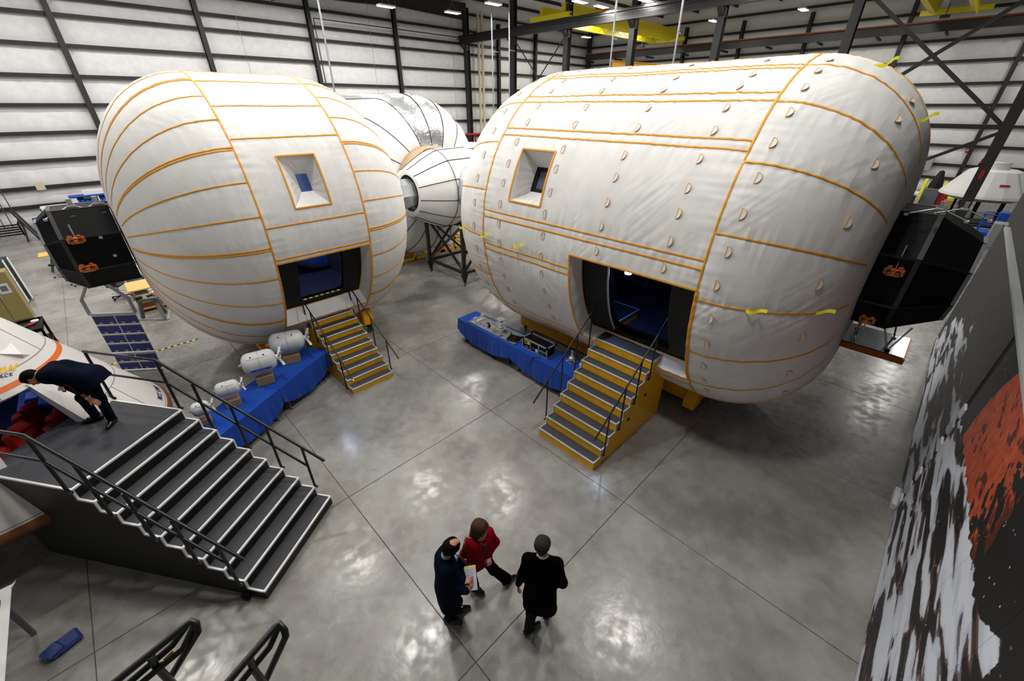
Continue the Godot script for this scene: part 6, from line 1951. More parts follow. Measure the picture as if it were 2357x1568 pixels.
	for k in 8: wobj("rib", sh().b2(Vector3(-2.28 + k * 0.14, 0.1, -36.2), Vector3(-2.24 + k * 0.14, 1.1, -36.17)), M.steel, bc)
	for k in 3: wobj("rib", sh().b2(Vector3(-2.3, 0.25 + k * 0.3, -36.2), Vector3(-1.2, 0.29 + k * 0.3, -36.165)), M.steel, bc)
	var tr := thing("white_tray", "large white shallow tray lying on black crates", "tray", Vector3(-1.75, 1.13, -36.7))
	wobj("floor_plate", sh().b2(Vector3(-2.4, 1.13, -37.2), Vector3(-1.1, 1.17, -36.2)), M.white, tr)
	wobj("rim", sh().b2(Vector3(-2.4, 1.13, -36.24), Vector3(-1.1, 1.34, -36.2)).b2(Vector3(-2.4, 1.13, -37.2), Vector3(-1.1, 1.34, -37.16)).b2(Vector3(-2.4, 1.13, -37.2), Vector3(-2.36, 1.34, -36.2)).b2(Vector3(-1.14, 1.13, -37.2), Vector3(-1.1, 1.34, -36.2)), M.white, tr)
	var cd := thing("wall_card", "small beige card fixed to a girt of the white wall", "card", Vector3(-2.05, 2.1, -38.9))
	wobj("plate", sh().b2(Vector3(-2.25, 2.0, -38.95), Vector3(-1.85, 2.42, -38.92)), M.cream, cd)
	# rack of black rods against the wall
	var rk := thing("steel_rack", "low black rack with long rods leaning on the white wall", "rack", Vector3(-4.2, 0, -37))
	for k in 5: wobj("bar", sh().bar(Vector3(-6.0, 0.12 + k * 0.13, -36.3), Vector3(-3.5, 0.12 + k * 0.13, -36.3), 0.06, 0.06), M.black_satin, rk)
	for x in [-5.9, -4.7, -3.55]: wobj("post", sh().bar(Vector3(x, 0, -36.35), Vector3(x, 0.72, -36.35), 0.06, 0.06, Vector3.RIGHT).bar(Vector3(x, 0, -37.6), Vector3(x, 0.72, -37.6), 0.06, 0.06, Vector3.RIGHT).bar(Vector3(x, 0.68, -37.6), Vector3(x, 0.68, -36.35), 0.06, 0.06), M.black_satin, rk)
	for k in 5:
		var rd := thing("long_rod", "long dark rod leaning between the black rack and the wall", "rod", Vector3(-4.9 + k * 0.32, 0.1, -37.2), 0, "rods leaning on the wall")
		wobj("shaft", sh().rod(Vector3(-4.85 + k * 0.33, 0.4, -37.0), Vector3(-4.9 + k * 0.30, 3.1, -38.7), 0.025, 6), M.steel, rd)
	var tp2 := thing("trestle", "dark folding trestle leaning in front of the white wall", "trestle", Vector3(-3.1, 0, -34.3))
	wobj("leg", sh().bar(Vector3(-3.35, 0, -34.3), Vector3(-3.22, 1.0, -34.6), 0.06, 0.06), M.steel, tp2)
	wobj("leg", sh().bar(Vector3(-2.86, 0, -34.25), Vector3(-3.4, 1.6, -34.7), 0.07, 0.07), M.steel, tp2)
	wobj("leg", sh().bar(Vector3(-2.78, 0, -34.5), Vector3(-3.32, 1.6, -34.95), 0.07, 0.07), M.steel, tp2)
	crate_of("red_box", "small orange red box on the floor by the trestle", "box", Vector3(-2.85, 0, -34.6), Vector3(-2.5, 0.35, -34.2), M.red)
	crate_of("blue_box", "blue box standing on the floor near the black crates", "box", Vector3(-2.95, 0, -36.9), Vector3(-2.5, 0.8, -36.4), M.console)
	var gt := thing("green_trestle", "dark green trestle with a wood board under the black section", "trestle", Vector3(-2.3, 0, -26.9))
	wobj("leg", sh().bar(Vector3(-2.45, 0, -26.9), Vector3(-2.2, 0.75, -26.95), 0.08, 0.08), M.green, gt)
	wobj("leg", sh().bar(Vector3(-1.85, 0, -26.9), Vector3(-2.1, 0.75, -26.95), 0.08, 0.08), M.green, gt)
	wobj("board", sh().b2(Vector3(-2.6, 0.75, -27.4), Vector3(-1.4, 0.8, -26.6)), M.maple, gt)
	# tan cabinets and the white framed panels beyond them
	for k in 2:
		var c := thing("steel_cabinet", ["tan steel cabinet with a paper notice on its door", "tan steel cabinet with a white rag on its handle"][k], "cabinet", Vector3(-3.45 - k * 0.95, 0, -21.4))
		var x1 := -2.95 - k * 0.92 
		wobj("case", sh().b2(Vector3(x1 - 0.9, 0.02, -21.5), Vector3(x1, 1.72, -20.97)), M.cabinet, c)
		for d in 2:
			var dd := wobj("door", sh().b2(Vector3(x1 - 0.44 - d * 0.45, 0.06, -20.97), Vector3(x1 - 0.01 - d * 0.45, 1.70, -20.945)), M.cabinet, c)
			wobj("handle", sh().bx(Vector3(x1 - 0.40 - d * 0.10, 0.95, -20.93), Vector3(0.025, 0.14, 0.03)), M.silver, dd)
		if k == 0:
			var nn := wobj("notice", sh().b2(Vector3(x1 - 0.36, 1.02, -20.944), Vector3(x1 - 0.10, 1.36, -20.94)), M.paper, c)
			wobj("print_block", sh().b2(Vector3(x1 - 0.31, 1.10, -20.941), Vector3(x1 - 0.15, 1.28, -20.937)), M.grey_paint, nn)
		else: wobj("rag", sh().bb(T(Vector3(x1 - 0.3, 0.85, -20.9), 0.4), Vector3(0.12, 0.3, 0.06), 0.03), M.paper, c)
	for k in 2:
		var wp := thing("display_board", "tall white board in a dark frame leaning beyond the tan cabinets", "board", Vector3(-3.1, 0, -23.2 - k * 0.36), 0, "white boards beyond the cabinets")
		var z := -23.0 - k * 0.36
		wobj("frame", sh().b2(Vector3(-4.0, 0.02, z - 0.08), Vector3(-3.12 + k * 0.1, 1.7, z - 0.02)), M.grey_paint, wp)
		for j in 2: wobj("face", sh().b2(Vector3(-3.12 + k * 0.1, 0.06 + j * 0.82, z - 0.07), Vector3(-3.10 + k * 0.1, 0.84 + j * 0.82, z + 0.18)), M.white, wp)
	# black tool cart
	var ct := thing("tool_cart", "black utility cart with tools and a white spool behind the capsule", "cart", Vector3(-2.6, 0, -17.6))
	wobj("top_tray", sh().b2(Vector3(-2.95, 0.80, -18.1), Vector3(-2.38, 0.84, -17.05)).b2(Vector3(-2.42, 0.80, -18.1), Vector3(-2.38, 0.90, -17.05)).b2(Vector3(-2.95, 0.80, -18.1), Vector3(-2.91, 0.90, -17.05)).b2(Vector3(-2.95, 0.80, -18.12), Vector3(-2.38, 0.90, -18.08)).b2(Vector3(-2.95, 0.80, -17.07), Vector3(-2.38, 0.90, -17.03)), M.black_satin, ct)
	wobj("lower_tray", sh().b2(Vector3(-2.95, 0.25, -18.1), Vector3(-2.38, 0.33, -17.05)), M.black_satin, ct)
	for x in [-2.92, -2.41]:
		for z in [-18.05, -17.1]:
			wobj("leg", sh().bar(Vector3(x, 0.12, z), Vector3(x, 0.82, z), 0.06, 0.06, Vector3.RIGHT), M.black_satin, ct)
			caster(ct, Vector3(x, 0, z), 0.6)
	var items := [[-2.55, -17.9, M.white, "white tape spool lying on the black cart"], [-2.62, -17.65, M.red, "small red pack lying on the black cart"], [-2.8, -17.5, M.cast_iron, "dark grey hand tool lying on the black cart"]]
	for q in items:
		var it := thing("cart_item", q[3], "tool", Vector3(q[0], 0.84, q[1]))
		obj("body", sh().lathe([Vector2(0.03, 0), Vector2(0.09, 0), Vector2(0.09, 0.05), Vector2(0.03, 0.05), Vector2(0.03, 0)], T(Vector3.ZERO), 18) if q[2] == M.white else sh().bb(T(Vector3(0, 0.03, 0), 0.6), Vector3(0.22, 0.06, 0.08), 0.015), q[2], it)

# ---------------------------------------------------------------- far end behind the mural wall
func build_right_back() -> void:
	var c := Vector3(42.0, 0, 1.75)
	var t := thing("cone_capsule", "distant white cone capsule with a red mark standing on black legs", "capsule", c)
	wobj("cone", sh().lathe([Vector2(2.2, 1.35), Vector2(2.15, 1.5), Vector2(1.25, 2.85), Vector2(1.0, 2.95), Vector2(0, 2.95)], T(c), 16, 0, TAU, false), M.white, t)
	wobj("underside", sh().lathe([Vector2(2.2, 1.35), Vector2(1.5, 1.1), Vector2(0, 1.05)], T(c), 16), M.pale_grey, t)
	wobj("hatch_collar", sh().lathe([Vector2(0.5, 2.9), Vector2(0.5, 3.3), Vector2(0.55, 3.34), Vector2(0, 3.36)], T(c + Vector3(0, 0, 0.05)), 20), M.white, t)
	for k in 6:
		var a := k * TAU / 6.0
		wobj("leg", sh().bar(c + Vector3(cos(a) * 1.3, 0, sin(a) * 1.3), c + Vector3(cos(a) * 1.3, 1.15, sin(a) * 1.3), 0.12, 0.12, Vector3.RIGHT), M.black_satin, t)
	wobj("red_mark", sh().box(Transform3D(Basis(Vector3.UP, 0.45) * Basis(Vector3.BACK, -0.57), c + Vector3(-1.62, 2.17, 0.66)), Vector3(0.02, 0.12, 0.5)), M.red, t)
	for q in [[-0.35, 0.0], [0.9, 0.0]]:
		wobj("bolt_row", sh().bar(c + Vector3(-2.14 * cos(q[0]), 1.5, 2.14 * sin(q[0])), c + Vector3(-1.27 * cos(q[0]), 2.84, 1.27 * sin(q[0])), 0.02, 0.03), M.pale_grey, t)
	wobj("lug", sh().prism(PackedVector2Array([Vector2(-0.12, 2.85), Vector2(0.12, 2.85), Vector2(0, 3.0)]), 0.05, T(c + Vector3(-1.0, 0, -0.6))), M.cap_brown, t)
	# safety things against the far wall
	for q in [[48.4, -1.44], [47.6, -0.26]]:
		var bo := thing("bollard", "yellow steel bollard standing by the far white wall", "bollard", Vector3(q[0], 0, q[1]), 0, "yellow bollards by the far wall")
		obj("post", sh().lathe([Vector2(0.12, 0), Vector2(0.12, 1.3), Vector2(0.08, 1.38), Vector2(0, 1.4)], T(Vector3.ZERO), 14), M.tape, bo)
	var gm := thing("green_machine", "grey green machine with a tall black cone hood at the far end", "machine", Vector3(45.2, 0, -0.9))
	wobj("cabinet", sh().bb(T(Vector3(45.2, 0.55, -0.8)), Vector3(0.8, 1.1, 0.9), 0.03), M.grey_paint, gm)
	wobj("hood", sh().lathe([Vector2(0.42, 1.1), Vector2(0.36, 1.5), Vector2(0.14, 2.3), Vector2(0, 2.35)], T(Vector3(45.3, 0, -0.75)), 8, 0, TAU, false), M.black, gm)
	crate_of("red_crate", "dark red crate on the floor near the far white capsule", "crate", Vector3(45.0, 0, -0.35), Vector3(45.6, 0.85, 0.2), M.red)
	crate_of("cardboard_box", "brown cardboard box on the floor beside the red crate", "box", Vector3(44.6, 0, 0.1), Vector3(45.2, 0.45, 0.7), M.plywood)
	var yb := thing("yellow_barrel", "yellow spill barrel standing by the red crate", "barrel", Vector3(47.5, 0, 0.45))
	obj("drum", sh().lathe([Vector2(0, 0), Vector2(0.34, 0), Vector2(0.36, 0.3), Vector2(0.34, 0.32), Vector2(0.36, 0.6), Vector2(0.34, 0.62), Vector2(0.36, 0.95), Vector2(0, 0.95)], T(Vector3.ZERO), 20), M.tape, yb)
	crate_of("dark_bin", "dark grey bin under the edge of the far capsule", "bin", Vector3(46.2, 0, 0.9), Vector3(47.0, 0.95, 1.6), M.steel)
	crate_of("pallet_stack", "white boards stacked on black crates by the far module side", "stack", Vector3(43.6, 0, -2.4), Vector3(44.5, 0.7, -1.5), M.cast_iron)
	crate_of("white_board_stack", "white boards lying on the dark pallet stack", "boards", Vector3(43.5, 0.7, -2.5), Vector3(44.6, 0.86, -1.4), M.white)
	var ep := thing("electric_panel", "grey electrical panel fixed to the far white wall", "panel", Vector3(52.0, 2.0, -2.2))
	wobj("case", sh().b2(Vector3(51.95, 1.6, -2.9), Vector3(52.25, 2.8, -1.7)), M.pale_grey, ep)
	wobj("door", sh().b2(Vector3(51.92, 1.65, -2.85), Vector3(51.95, 2.75, -1.75)), M.pale_grey, ep)
	var rs := thing("red_sign", "small red and white safety sign on the far wall", "sign", Vector3(52.0, 3.0, 0.3))
	wobj("plate", sh().b2(Vector3(52.33, 3.1, -0.1), Vector3(52.38, 3.5, 0.2)), M.red, rs)
	wobj("white_bar", sh().b2(Vector3(52.31, 3.25, -0.05), Vector3(52.33, 3.36, 0.15)), M.white, rs)
	var hp := thing("striped_pipe", "red and black banded pipe running down the far wall", "pipe", Vector3(51.8, 1.0, 1.0))
	for k in 7: wobj("band", sh().rod(Vector3(52.2, k * 0.4, 0.6 + k * 0.08), Vector3(52.2, 0.4 + k * 0.4, 0.68 + k * 0.08), 0.07, 8), M.red if k % 2 == 0 else M.black, hp)
	# blue scissor lift basket
	var lf := thing("scissor_lift", "small blue lift basket behind the end of the mural wall", "lift", Vector3(35.9, 0, 2.4))
	wobj("deck", sh().b2(Vector3(35.5, 0.02, 2.0), Vector3(36.5, 0.22, 2.75)), M.bright_blue, lf)
	for q in [[35.5, 2.02], [35.5, 2.72], [36.45, 2.02], [36.45, 2.72]]: wobj("post", sh().bar(Vector3(q[0], 0.2, q[1]), Vector3(q[0], 1.2, q[1]), 0.05, 0.05, Vector3.RIGHT), M.bright_blue, lf)
	for y in [0.65, 1.18]: wobj("guard_rail", sh().bar(Vector3(35.5, y, 2.02), Vector3(35.5, y, 2.72), 0.05, 0.05).bar(Vector3(35.5, y, 2.02), Vector3(36.45, y, 2.02), 0.05, 0.05).bar(Vector3(36.45, y, 2.02), Vector3(36.45, y, 2.72), 0.05, 0.05), M.bright_blue, lf)
	wobj("control_cabinet", sh().bb(T(Vector3(36.2, 0.75, 2.75)), Vector3(0.6, 1.1, 0.4), 0.03), M.bright_blue, lf)
	crate_of("grey_housing", "pale grey rounded machine housing beside the blue lift", "housing", Vector3(32.7, 0, 2.35), Vector3(33.6, 1.2, 2.95), M.pale_grey)
	var pl := thing("pipe_pile", "pile of dark pipes lying on the floor under the far capsule", "pipes", Vector3(39, 0, 1.6))
	for k in 8: wobj("pipe", sh().rod(Vector3(37.6 + k * 0.22, 0.07 + (k % 2) * 0.1, -0.6), Vector3(38.4 + k * 0.22, 0.07 + (k % 2) * 0.1, 3.2), 0.06, 6), M.cast_iron, pl)
	# name strip on the near black column
	var sc := thing("column_sticker", "small dark red sticker with white lettering on a black column", "sticker", Vector3(31.45, 4.0, 0.6))
	wobj("plate", sh().b2(Vector3(31.43, 3.35, 0.84), Vector3(31.45, 3.75, 0.98)), M.red, sc)

# ---------------------------------------------------------------- rails and table edge close to the camera
func build_foreground() -> void:
	var r := 0.026
	var ra := thing("guard_rail", "black tube guard rail with a yellow tag on its lower bar", "railing", Vector3(-0.88, 0, -2.9))
	wobj("top_rail", sh().tube([Vector3(-2.336, 3.0, -2.612), Vector3(-0.648, 3.0, -2.951), Vector3(-0.614, 3.0, -2.952), Vector3(-0.592, 2.98, -2.922), Vector3(-0.604, 2.93, -2.884), Vector3(-0.94, 2.45, -3.022), Vector3(-1.28, 1.97, -3.16)], r, 10), M.rail, ra)
	wobj("middle_rail", sh().tube([Vector3(-0.643, 2.97, -2.974), Vector3(-0.781, 2.85, -2.978), Vector3(-1.813, 2.85, -2.718)], r * 0.9, 10), M.rail, ra)
	wobj("middle_rail", sh().tube([Vector3(-0.61, 2.96, -2.936), Vector3(-0.734, 2.82, -2.917), Vector3(-1.724, 2.82, -2.738)], r * 0.9, 10), M.rail, ra)
	wobj("post", sh().tube([Vector3(-0.877, 3.0, -2.889), Vector3(-0.9, 2.85, -2.918), Vector3(-0.9, 0.01, -2.918)], r, 8), M.rail, ra)
	wobj("base_plate", sh().bx(Vector3(-0.9, 0.01, -2.918), Vector3(0.14, 0.02, 0.14)), M.rail, ra)
	for j in 2:
		var td := Vector3(0.047, 0, -0.018).normalized()
		wobj("tag", sh().bb(B3(td, Vector3.UP, td.cross(Vector3.UP), Vector3(-0.90, 2.78, -2.935) + td * (0.075 * j)), Vector3(0.068, 0.05, 0.006), 0.002), M.crane_orange, ra)
	var rb := thing("guard_rail", "black tube guard rail with a single looped end", "railing", Vector3(-0.37, 0, -2.37))
	wobj("top_rail", sh().tube([Vector3(-1.54, 3.0, -1.905), Vector3(-0.164, 3.0, -2.448), Vector3(-0.128, 3.0, -2.451), Vector3(-0.117, 2.98, -2.385), Vector3(-0.126, 2.93, -2.371), Vector3(-0.377, 2.45, -2.468), Vector3(-0.63, 1.97, -2.57)], r, 10), M.rail, rb)
	wobj("middle_rail", sh().tube([Vector3(-0.134, 2.97, -2.459), Vector3(-0.245, 2.85, -2.433), Vector3(-1.114, 2.85, -2.079)], r * 0.9, 10), M.rail, rb)
	wobj("post", sh().tube([Vector3(-0.364, 3.0, -2.364), Vector3(-0.38, 2.85, -2.382), Vector3(-0.38, 0.01, -2.382)], r, 8), M.rail, rb)
	wobj("base_plate", sh().bx(Vector3(-0.38, 0.01, -2.382), Vector3(0.14, 0.02, 0.14)), M.rail, rb)
	# table with a white edged poster lying on it, at the left edge of the view
	var pt := thing("poster_table", "low table under a dark poster with a white border", "table", Vector3(-3.6, 0, -6.0))
	wobj("table_top", sh().b2(Vector3(-4.6, 0.84, -6.95), Vector3(-2.66, 0.885, -4.6)), M.white, pt)
	for q in [[-4.5, -6.85], [-2.76, -6.85], [-4.5, -4.7], [-2.76, -4.7]]: wobj("leg", sh().bar(Vector3(q[0], 0, q[1]), Vector3(q[0], 0.84, q[1]), 0.05, 0.05, Vector3.RIGHT), M.grey_paint, pt)
	var ps := thing("poster", "dark purple poster with a wide white border lying on the table", "poster", Vector3(-3.6, 0.886, -6.0))
	wobj("sheet", sh().b2(Vector3(-4.6, 0.886, -6.98), Vector3(-2.61, 0.892, -4.6)), M.white, ps)
	wobj("print", sh().b2(Vector3(-4.5, 0.892, -6.78), Vector3(-2.70, 0.894, -4.8)), mat(Color(0.09, 0.03, 0.12), 0.4), ps)
	wobj("curled_corner", sh().grid([[Vector3(-2.63, 0.892, -6.90), Vector3(-2.61, 0.892, -6.98)], [Vector3(-2.60, 0.90, -6.90), Vector3(-2.57, 0.91, -6.99)], [Vector3(-2.56, 0.93, -6.93), Vector3(-2.55, 0.94, -6.99)]]), M.white, ps)
	var bl := thing("blue_cloth_scrap", "dark blue folded cloth lying on the floor by the poster table", "cloth", Vector3(-2.4, 0, -6.4))
	wobj("folds", sh().bb(T(Vector3(-2.45, 0.04, -6.35), 0.3), Vector3(0.35, 0.08, 0.25), 0.03).bb(T(Vector3(-2.55, 0.09, -6.3), 0.5), Vector3(0.2, 0.06, 0.2), 0.025), M.console, bl)
# ---------------------------------------------------------------- people: smooth fields over tapered bones
class Field:
	var cell := 0.014
	var k := 55.0
	var o := Vector3.ZERO
	var nx := 0
	var ny := 0
	var nz := 0
	var f := PackedFloat32Array()
	func setup(prims: Array, cell_: float, k_: float) -> void:
		cell = cell_; k = k_
		var lo := Vector3(1e9, 1e9, 1e9); var hi := -lo
		for p in prims:
			var r: float = max(p[2], p[3]) + 2.5 / k
			for q in 2:
				lo = lo.min(p[q] - Vector3(r, r, r)); hi = hi.max(p[q] + Vector3(r, r, r))
		o = lo
		nx = int((hi.x - lo.x) / cell) + 2; ny = int((hi.y - lo.y) / cell) + 2; nz = int((hi.z - lo.z) / cell) + 2
		f.resize(nx * ny * nz)
		for p in prims: stamp(p[0], p[1], p[2], p[3])
	func stamp(a: Vector3, b: Vector3, ra: float, rb: float) -> void:
		var m: float = max(ra, rb) + 2.6 / k
		var lo := (a.min(b) - Vector3(m, m, m) - o) / cell
		var hi := (a.max(b) + Vector3(m, m, m) - o) / cell
		var x0: int = max(int(lo.x), 0); var y0: int = max(int(lo.y), 0); var z0: int = max(int(lo.z), 0)
		var x1: int = min(int(hi.x) + 1, nx - 1); var y1: int = min(int(hi.y) + 1, ny - 1); var z1: int = min(int(hi.z) + 1, nz - 1)
		var ba := b - a
		var l2: float = max(ba.length_squared(), 1e-9)
		var dr := rb - ra
		for z in range(z0, z1 + 1):
			for y in range(y0, y1 + 1):
				var i := (z * ny + y) * nx
				var p := o + Vector3(x0, y, z) * cell - a
				for x in range(x0, x1 + 1):
					var t := clampf(p.dot(ba) / l2, 0.0, 1.0)
					var d := (p - ba * t).length() - ra - dr * t
					if d < 2.6 / k: f[i + x] += exp(-k * maxf(d, -0.5))
					p.x += cell
	# drop everything on the far side of planes: each cut is a list of [point, normal] that must all hold
	func cut(cuts: Array) -> void:
		for z in nz:
			for y in ny:
				for x in nx:
					var i := (z * ny + y) * nx + x
					if f[i] <= 0.0: continue
					var p := o + Vector3(x, y, z) * cell
					for c in cuts:
						var all := true
						for q in c:
							if (q[0].distance_to(p) > q[1]) if q[1] is float else ((p - q[0]).dot(q[1]) < 0.0):
								all = false
								break
						if all:
							f[i] = 0.0
							break
	func val(i: int) -> float:
		return 0.12 if f[i] < 1e-3 else -log(f[i]) / k
	func into(s: Sh) -> void:
		var id := PackedInt32Array()
		id.resize(f.size()); id.fill(-1)
		var base := s.v.size()
		var sx := 1; var sy := nx; var sz := nx * ny
		var off := [0, sx, sy, sx + sy, sz, sz + sx, sz + sy, sz + sx + sy]
		var ed := [[0, 1], [2, 3], [4, 5], [6, 7], [0, 2], [1, 3], [4, 6], [5, 7], [0, 4], [1, 5], [2, 6], [3, 7]]
		var pos := [Vector3(0, 0, 0), Vector3(1, 0, 0), Vector3(0, 1, 0), Vector3(1, 1, 0), Vector3(0, 0, 1), Vector3(1, 0, 1), Vector3(0, 1, 1), Vector3(1, 1, 1)]
		var active := PackedInt32Array()
		for z in nz - 1:
			for y in ny - 1:
				var row := (z * ny + y) * nx
				for x in nx - 1:
					var i := row + x
					var c := 0
					if f[i] > 1.0: c += 1
					if f[i + 1] > 1.0: c += 1
					if f[i + sy] > 1.0: c += 1
					if f[i + sy + 1] > 1.0: c += 1
					if f[i + sz] > 1.0: c += 1
					if f[i + sz + 1] > 1.0: c += 1
					if f[i + sz + sy] > 1.0: c += 1
					if f[i + sz + sy + 1] > 1.0: c += 1
					if c == 0 or c == 8: continue
					var sum := Vector3.ZERO; var n := 0
					for e in ed:
						var ia: int = i + off[e[0]]; var ib: int = i + off[e[1]]
						if (f[ia] > 1.0) == (f[ib] > 1.0): continue
						var va := val(ia); var vb := val(ib)
						sum += pos[e[0]].lerp(pos[e[1]], clampf(va / (va - vb), 0.02, 0.98)); n += 1
					id[i] = s.v.size()
					s.v.append(o + (Vector3(x, y, z) + sum / n) * cell)
					s.n.append(Vector3.ZERO); s.u.append(Vector2.ZERO)
					active.append(i)
		for i in active:
			for ax in 3:
				var da: int = [sx, sy, sz][ax]; var db: int = [sy, sz, sx][ax]; var dc: int = [sz, sx, sy][ax]
				if i - db < 0 or i - dc < 0 or i - db - dc < 0: continue
				var ins := f[i] > 1.0
				if ins == (f[i + da] > 1.0): continue
				var a := id[i]; var b := id[i - db]; var c := id[i - db - dc]; var d := id[i - dc]
				if a < 0 or b < 0 or c < 0 or d < 0: continue
				var nn := (s.v[c] - s.v[a]).cross(s.v[d] - s.v[b])
				if ins: nn = -nn
				var dirv := Vector3.ZERO; dirv[ax] = 1.0 if ins else -1.0
				if nn.dot(dirv) < 0: nn = -nn
				for q in [a, b, c, d]: s.n[q] += nn
				if ins: s.i.append_array(PackedInt32Array([a, c, b, a, d, c]))
				else: s.i.append_array(PackedInt32Array([a, b, c, a, c, d]))
		for q in range(base, s.v.size()): s.n[q] = s.n[q].normalized()

func blob(prims: Array, cell: float, k: float, cuts := [], into: Sh = null) -> Sh:
	var s: Sh = into if into != null else sh()
	var fl := Field.new()
	fl.setup(prims, cell, k)
	if cuts.size(): fl.cut(cuts)
	fl.into(s)
	return s

# wrist, direction of the hand, palm normal, thumb side; curl per joint in radians; point = index stays straight
func hand_prims(w: Vector3, d: Vector3, n: Vector3, thumb: Vector3, sc: float, curl: float, point := false) -> Array:
	d = d.normalized()
	n = (n - d * n.dot(d)).normalized()
	thumb = (thumb - d * thumb.dot(d) - n * thumb.dot(n)).normalized()
	var r := []
	for q in [-0.028, -0.009, 0.010, 0.028]:
		r.append([w + thumb * q * 0.7 * sc, w + d * 0.085 * sc + thumb * q * sc, 0.014 * sc, 0.0125 * sc])
	var ls := [0.074, 0.083, 0.078, 0.060]
	for k in 4:
		var p: Vector3 = w + d * 0.088 * sc + thumb * (0.030 - 0.0195 * k) * sc
		var a := 0.0
		var cu := curl * (1.0 + 0.1 * k)
		if point and k == 0: cu = 0.08
		for j in 3:
			a += cu * [0.7, 1.1, 0.8][j]
			var l: float = ls[k] * [0.45, 0.31, 0.24][j] * sc
			var q: Vector3 = p + (d * cos(a) + n * sin(a)) * l
			r.append([p, q, (0.0092 - 0.0008 * j) * sc, (0.0086 - 0.0009 * j) * sc])
			p = q
	var tb: Vector3 = w + d * 0.03 * sc + thumb * 0.032 * sc
	var t1: Vector3 = tb + (d * 0.7 + thumb * 0.6 + n * 0.25).normalized() * 0.038 * sc
	var t2: Vector3 = t1 + (d * 0.85 + thumb * 0.1 + n * (0.35 + curl * 0.3)).normalized() * 0.032 * sc
	r.append([w + d * 0.015 * sc + thumb * 0.012 * sc, tb, 0.015 * sc, 0.013 * sc])
	r.append([tb, t1, 0.012 * sc, 0.0105 * sc]); r.append([t1, t2, 0.0105 * sc, 0.0085 * sc])
	return r

func head_prims(c: Vector3, u: Vector3, f: Vector3, l: Vector3, neck: Vector3, s: float) -> Array:
	var r := []
	r.append([c + (f * -0.028 + u * 0.022) * s, c + (f * 0.022 + u * 0.026) * s, 0.084 * s, 0.076 * s])
	r.append([c + (l * 0.012 + u * 0.02) * s, c + (l * -0.012 + u * 0.02) * s, 0.078 * s, 0.078 * s])
	r.append([c + (f * 0.042 - u * 0.01) * s, c + (f * 0.052 - u * 0.078) * s, 0.056 * s, 0.036 * s])
	r.append([c + (f * 0.045 + l * 0.028 - u * 0.03) * s, c + (f * 0.045 - l * 0.028 - u * 0.03) * s, 0.040 * s, 0.040 * s])
	r.append([c + (f * 0.078 + l * 0.03 + u * 0.026) * s, c + (f * 0.078 - l * 0.03 + u * 0.026) * s, 0.017 * s, 0.017 * s])
	r.append([c + (f * 0.092 + u * 0.012) * s, c + (f * 0.112 - u * 0.024) * s, 0.009 * s, 0.0125 * s])
	r.append([c + (f * 0.088 + l * 0.018 - u * 0.052) * s, c + (f * 0.088 - l * 0.018 - u * 0.052) * s, 0.009 * s, 0.009 * s])
	for q in [-1.0, 1.0]: r.append([c + (l * q * 0.080 - f * 0.006 + u * 0.018) * s, c + (l * q * 0.078 - f * 0.002 - u * 0.022) * s, 0.013 * s, 0.010 * s])
	r.append([c + (f * -0.012 - u * 0.06) * s, neck, 0.052 * s, 0.056 * s])
	return r

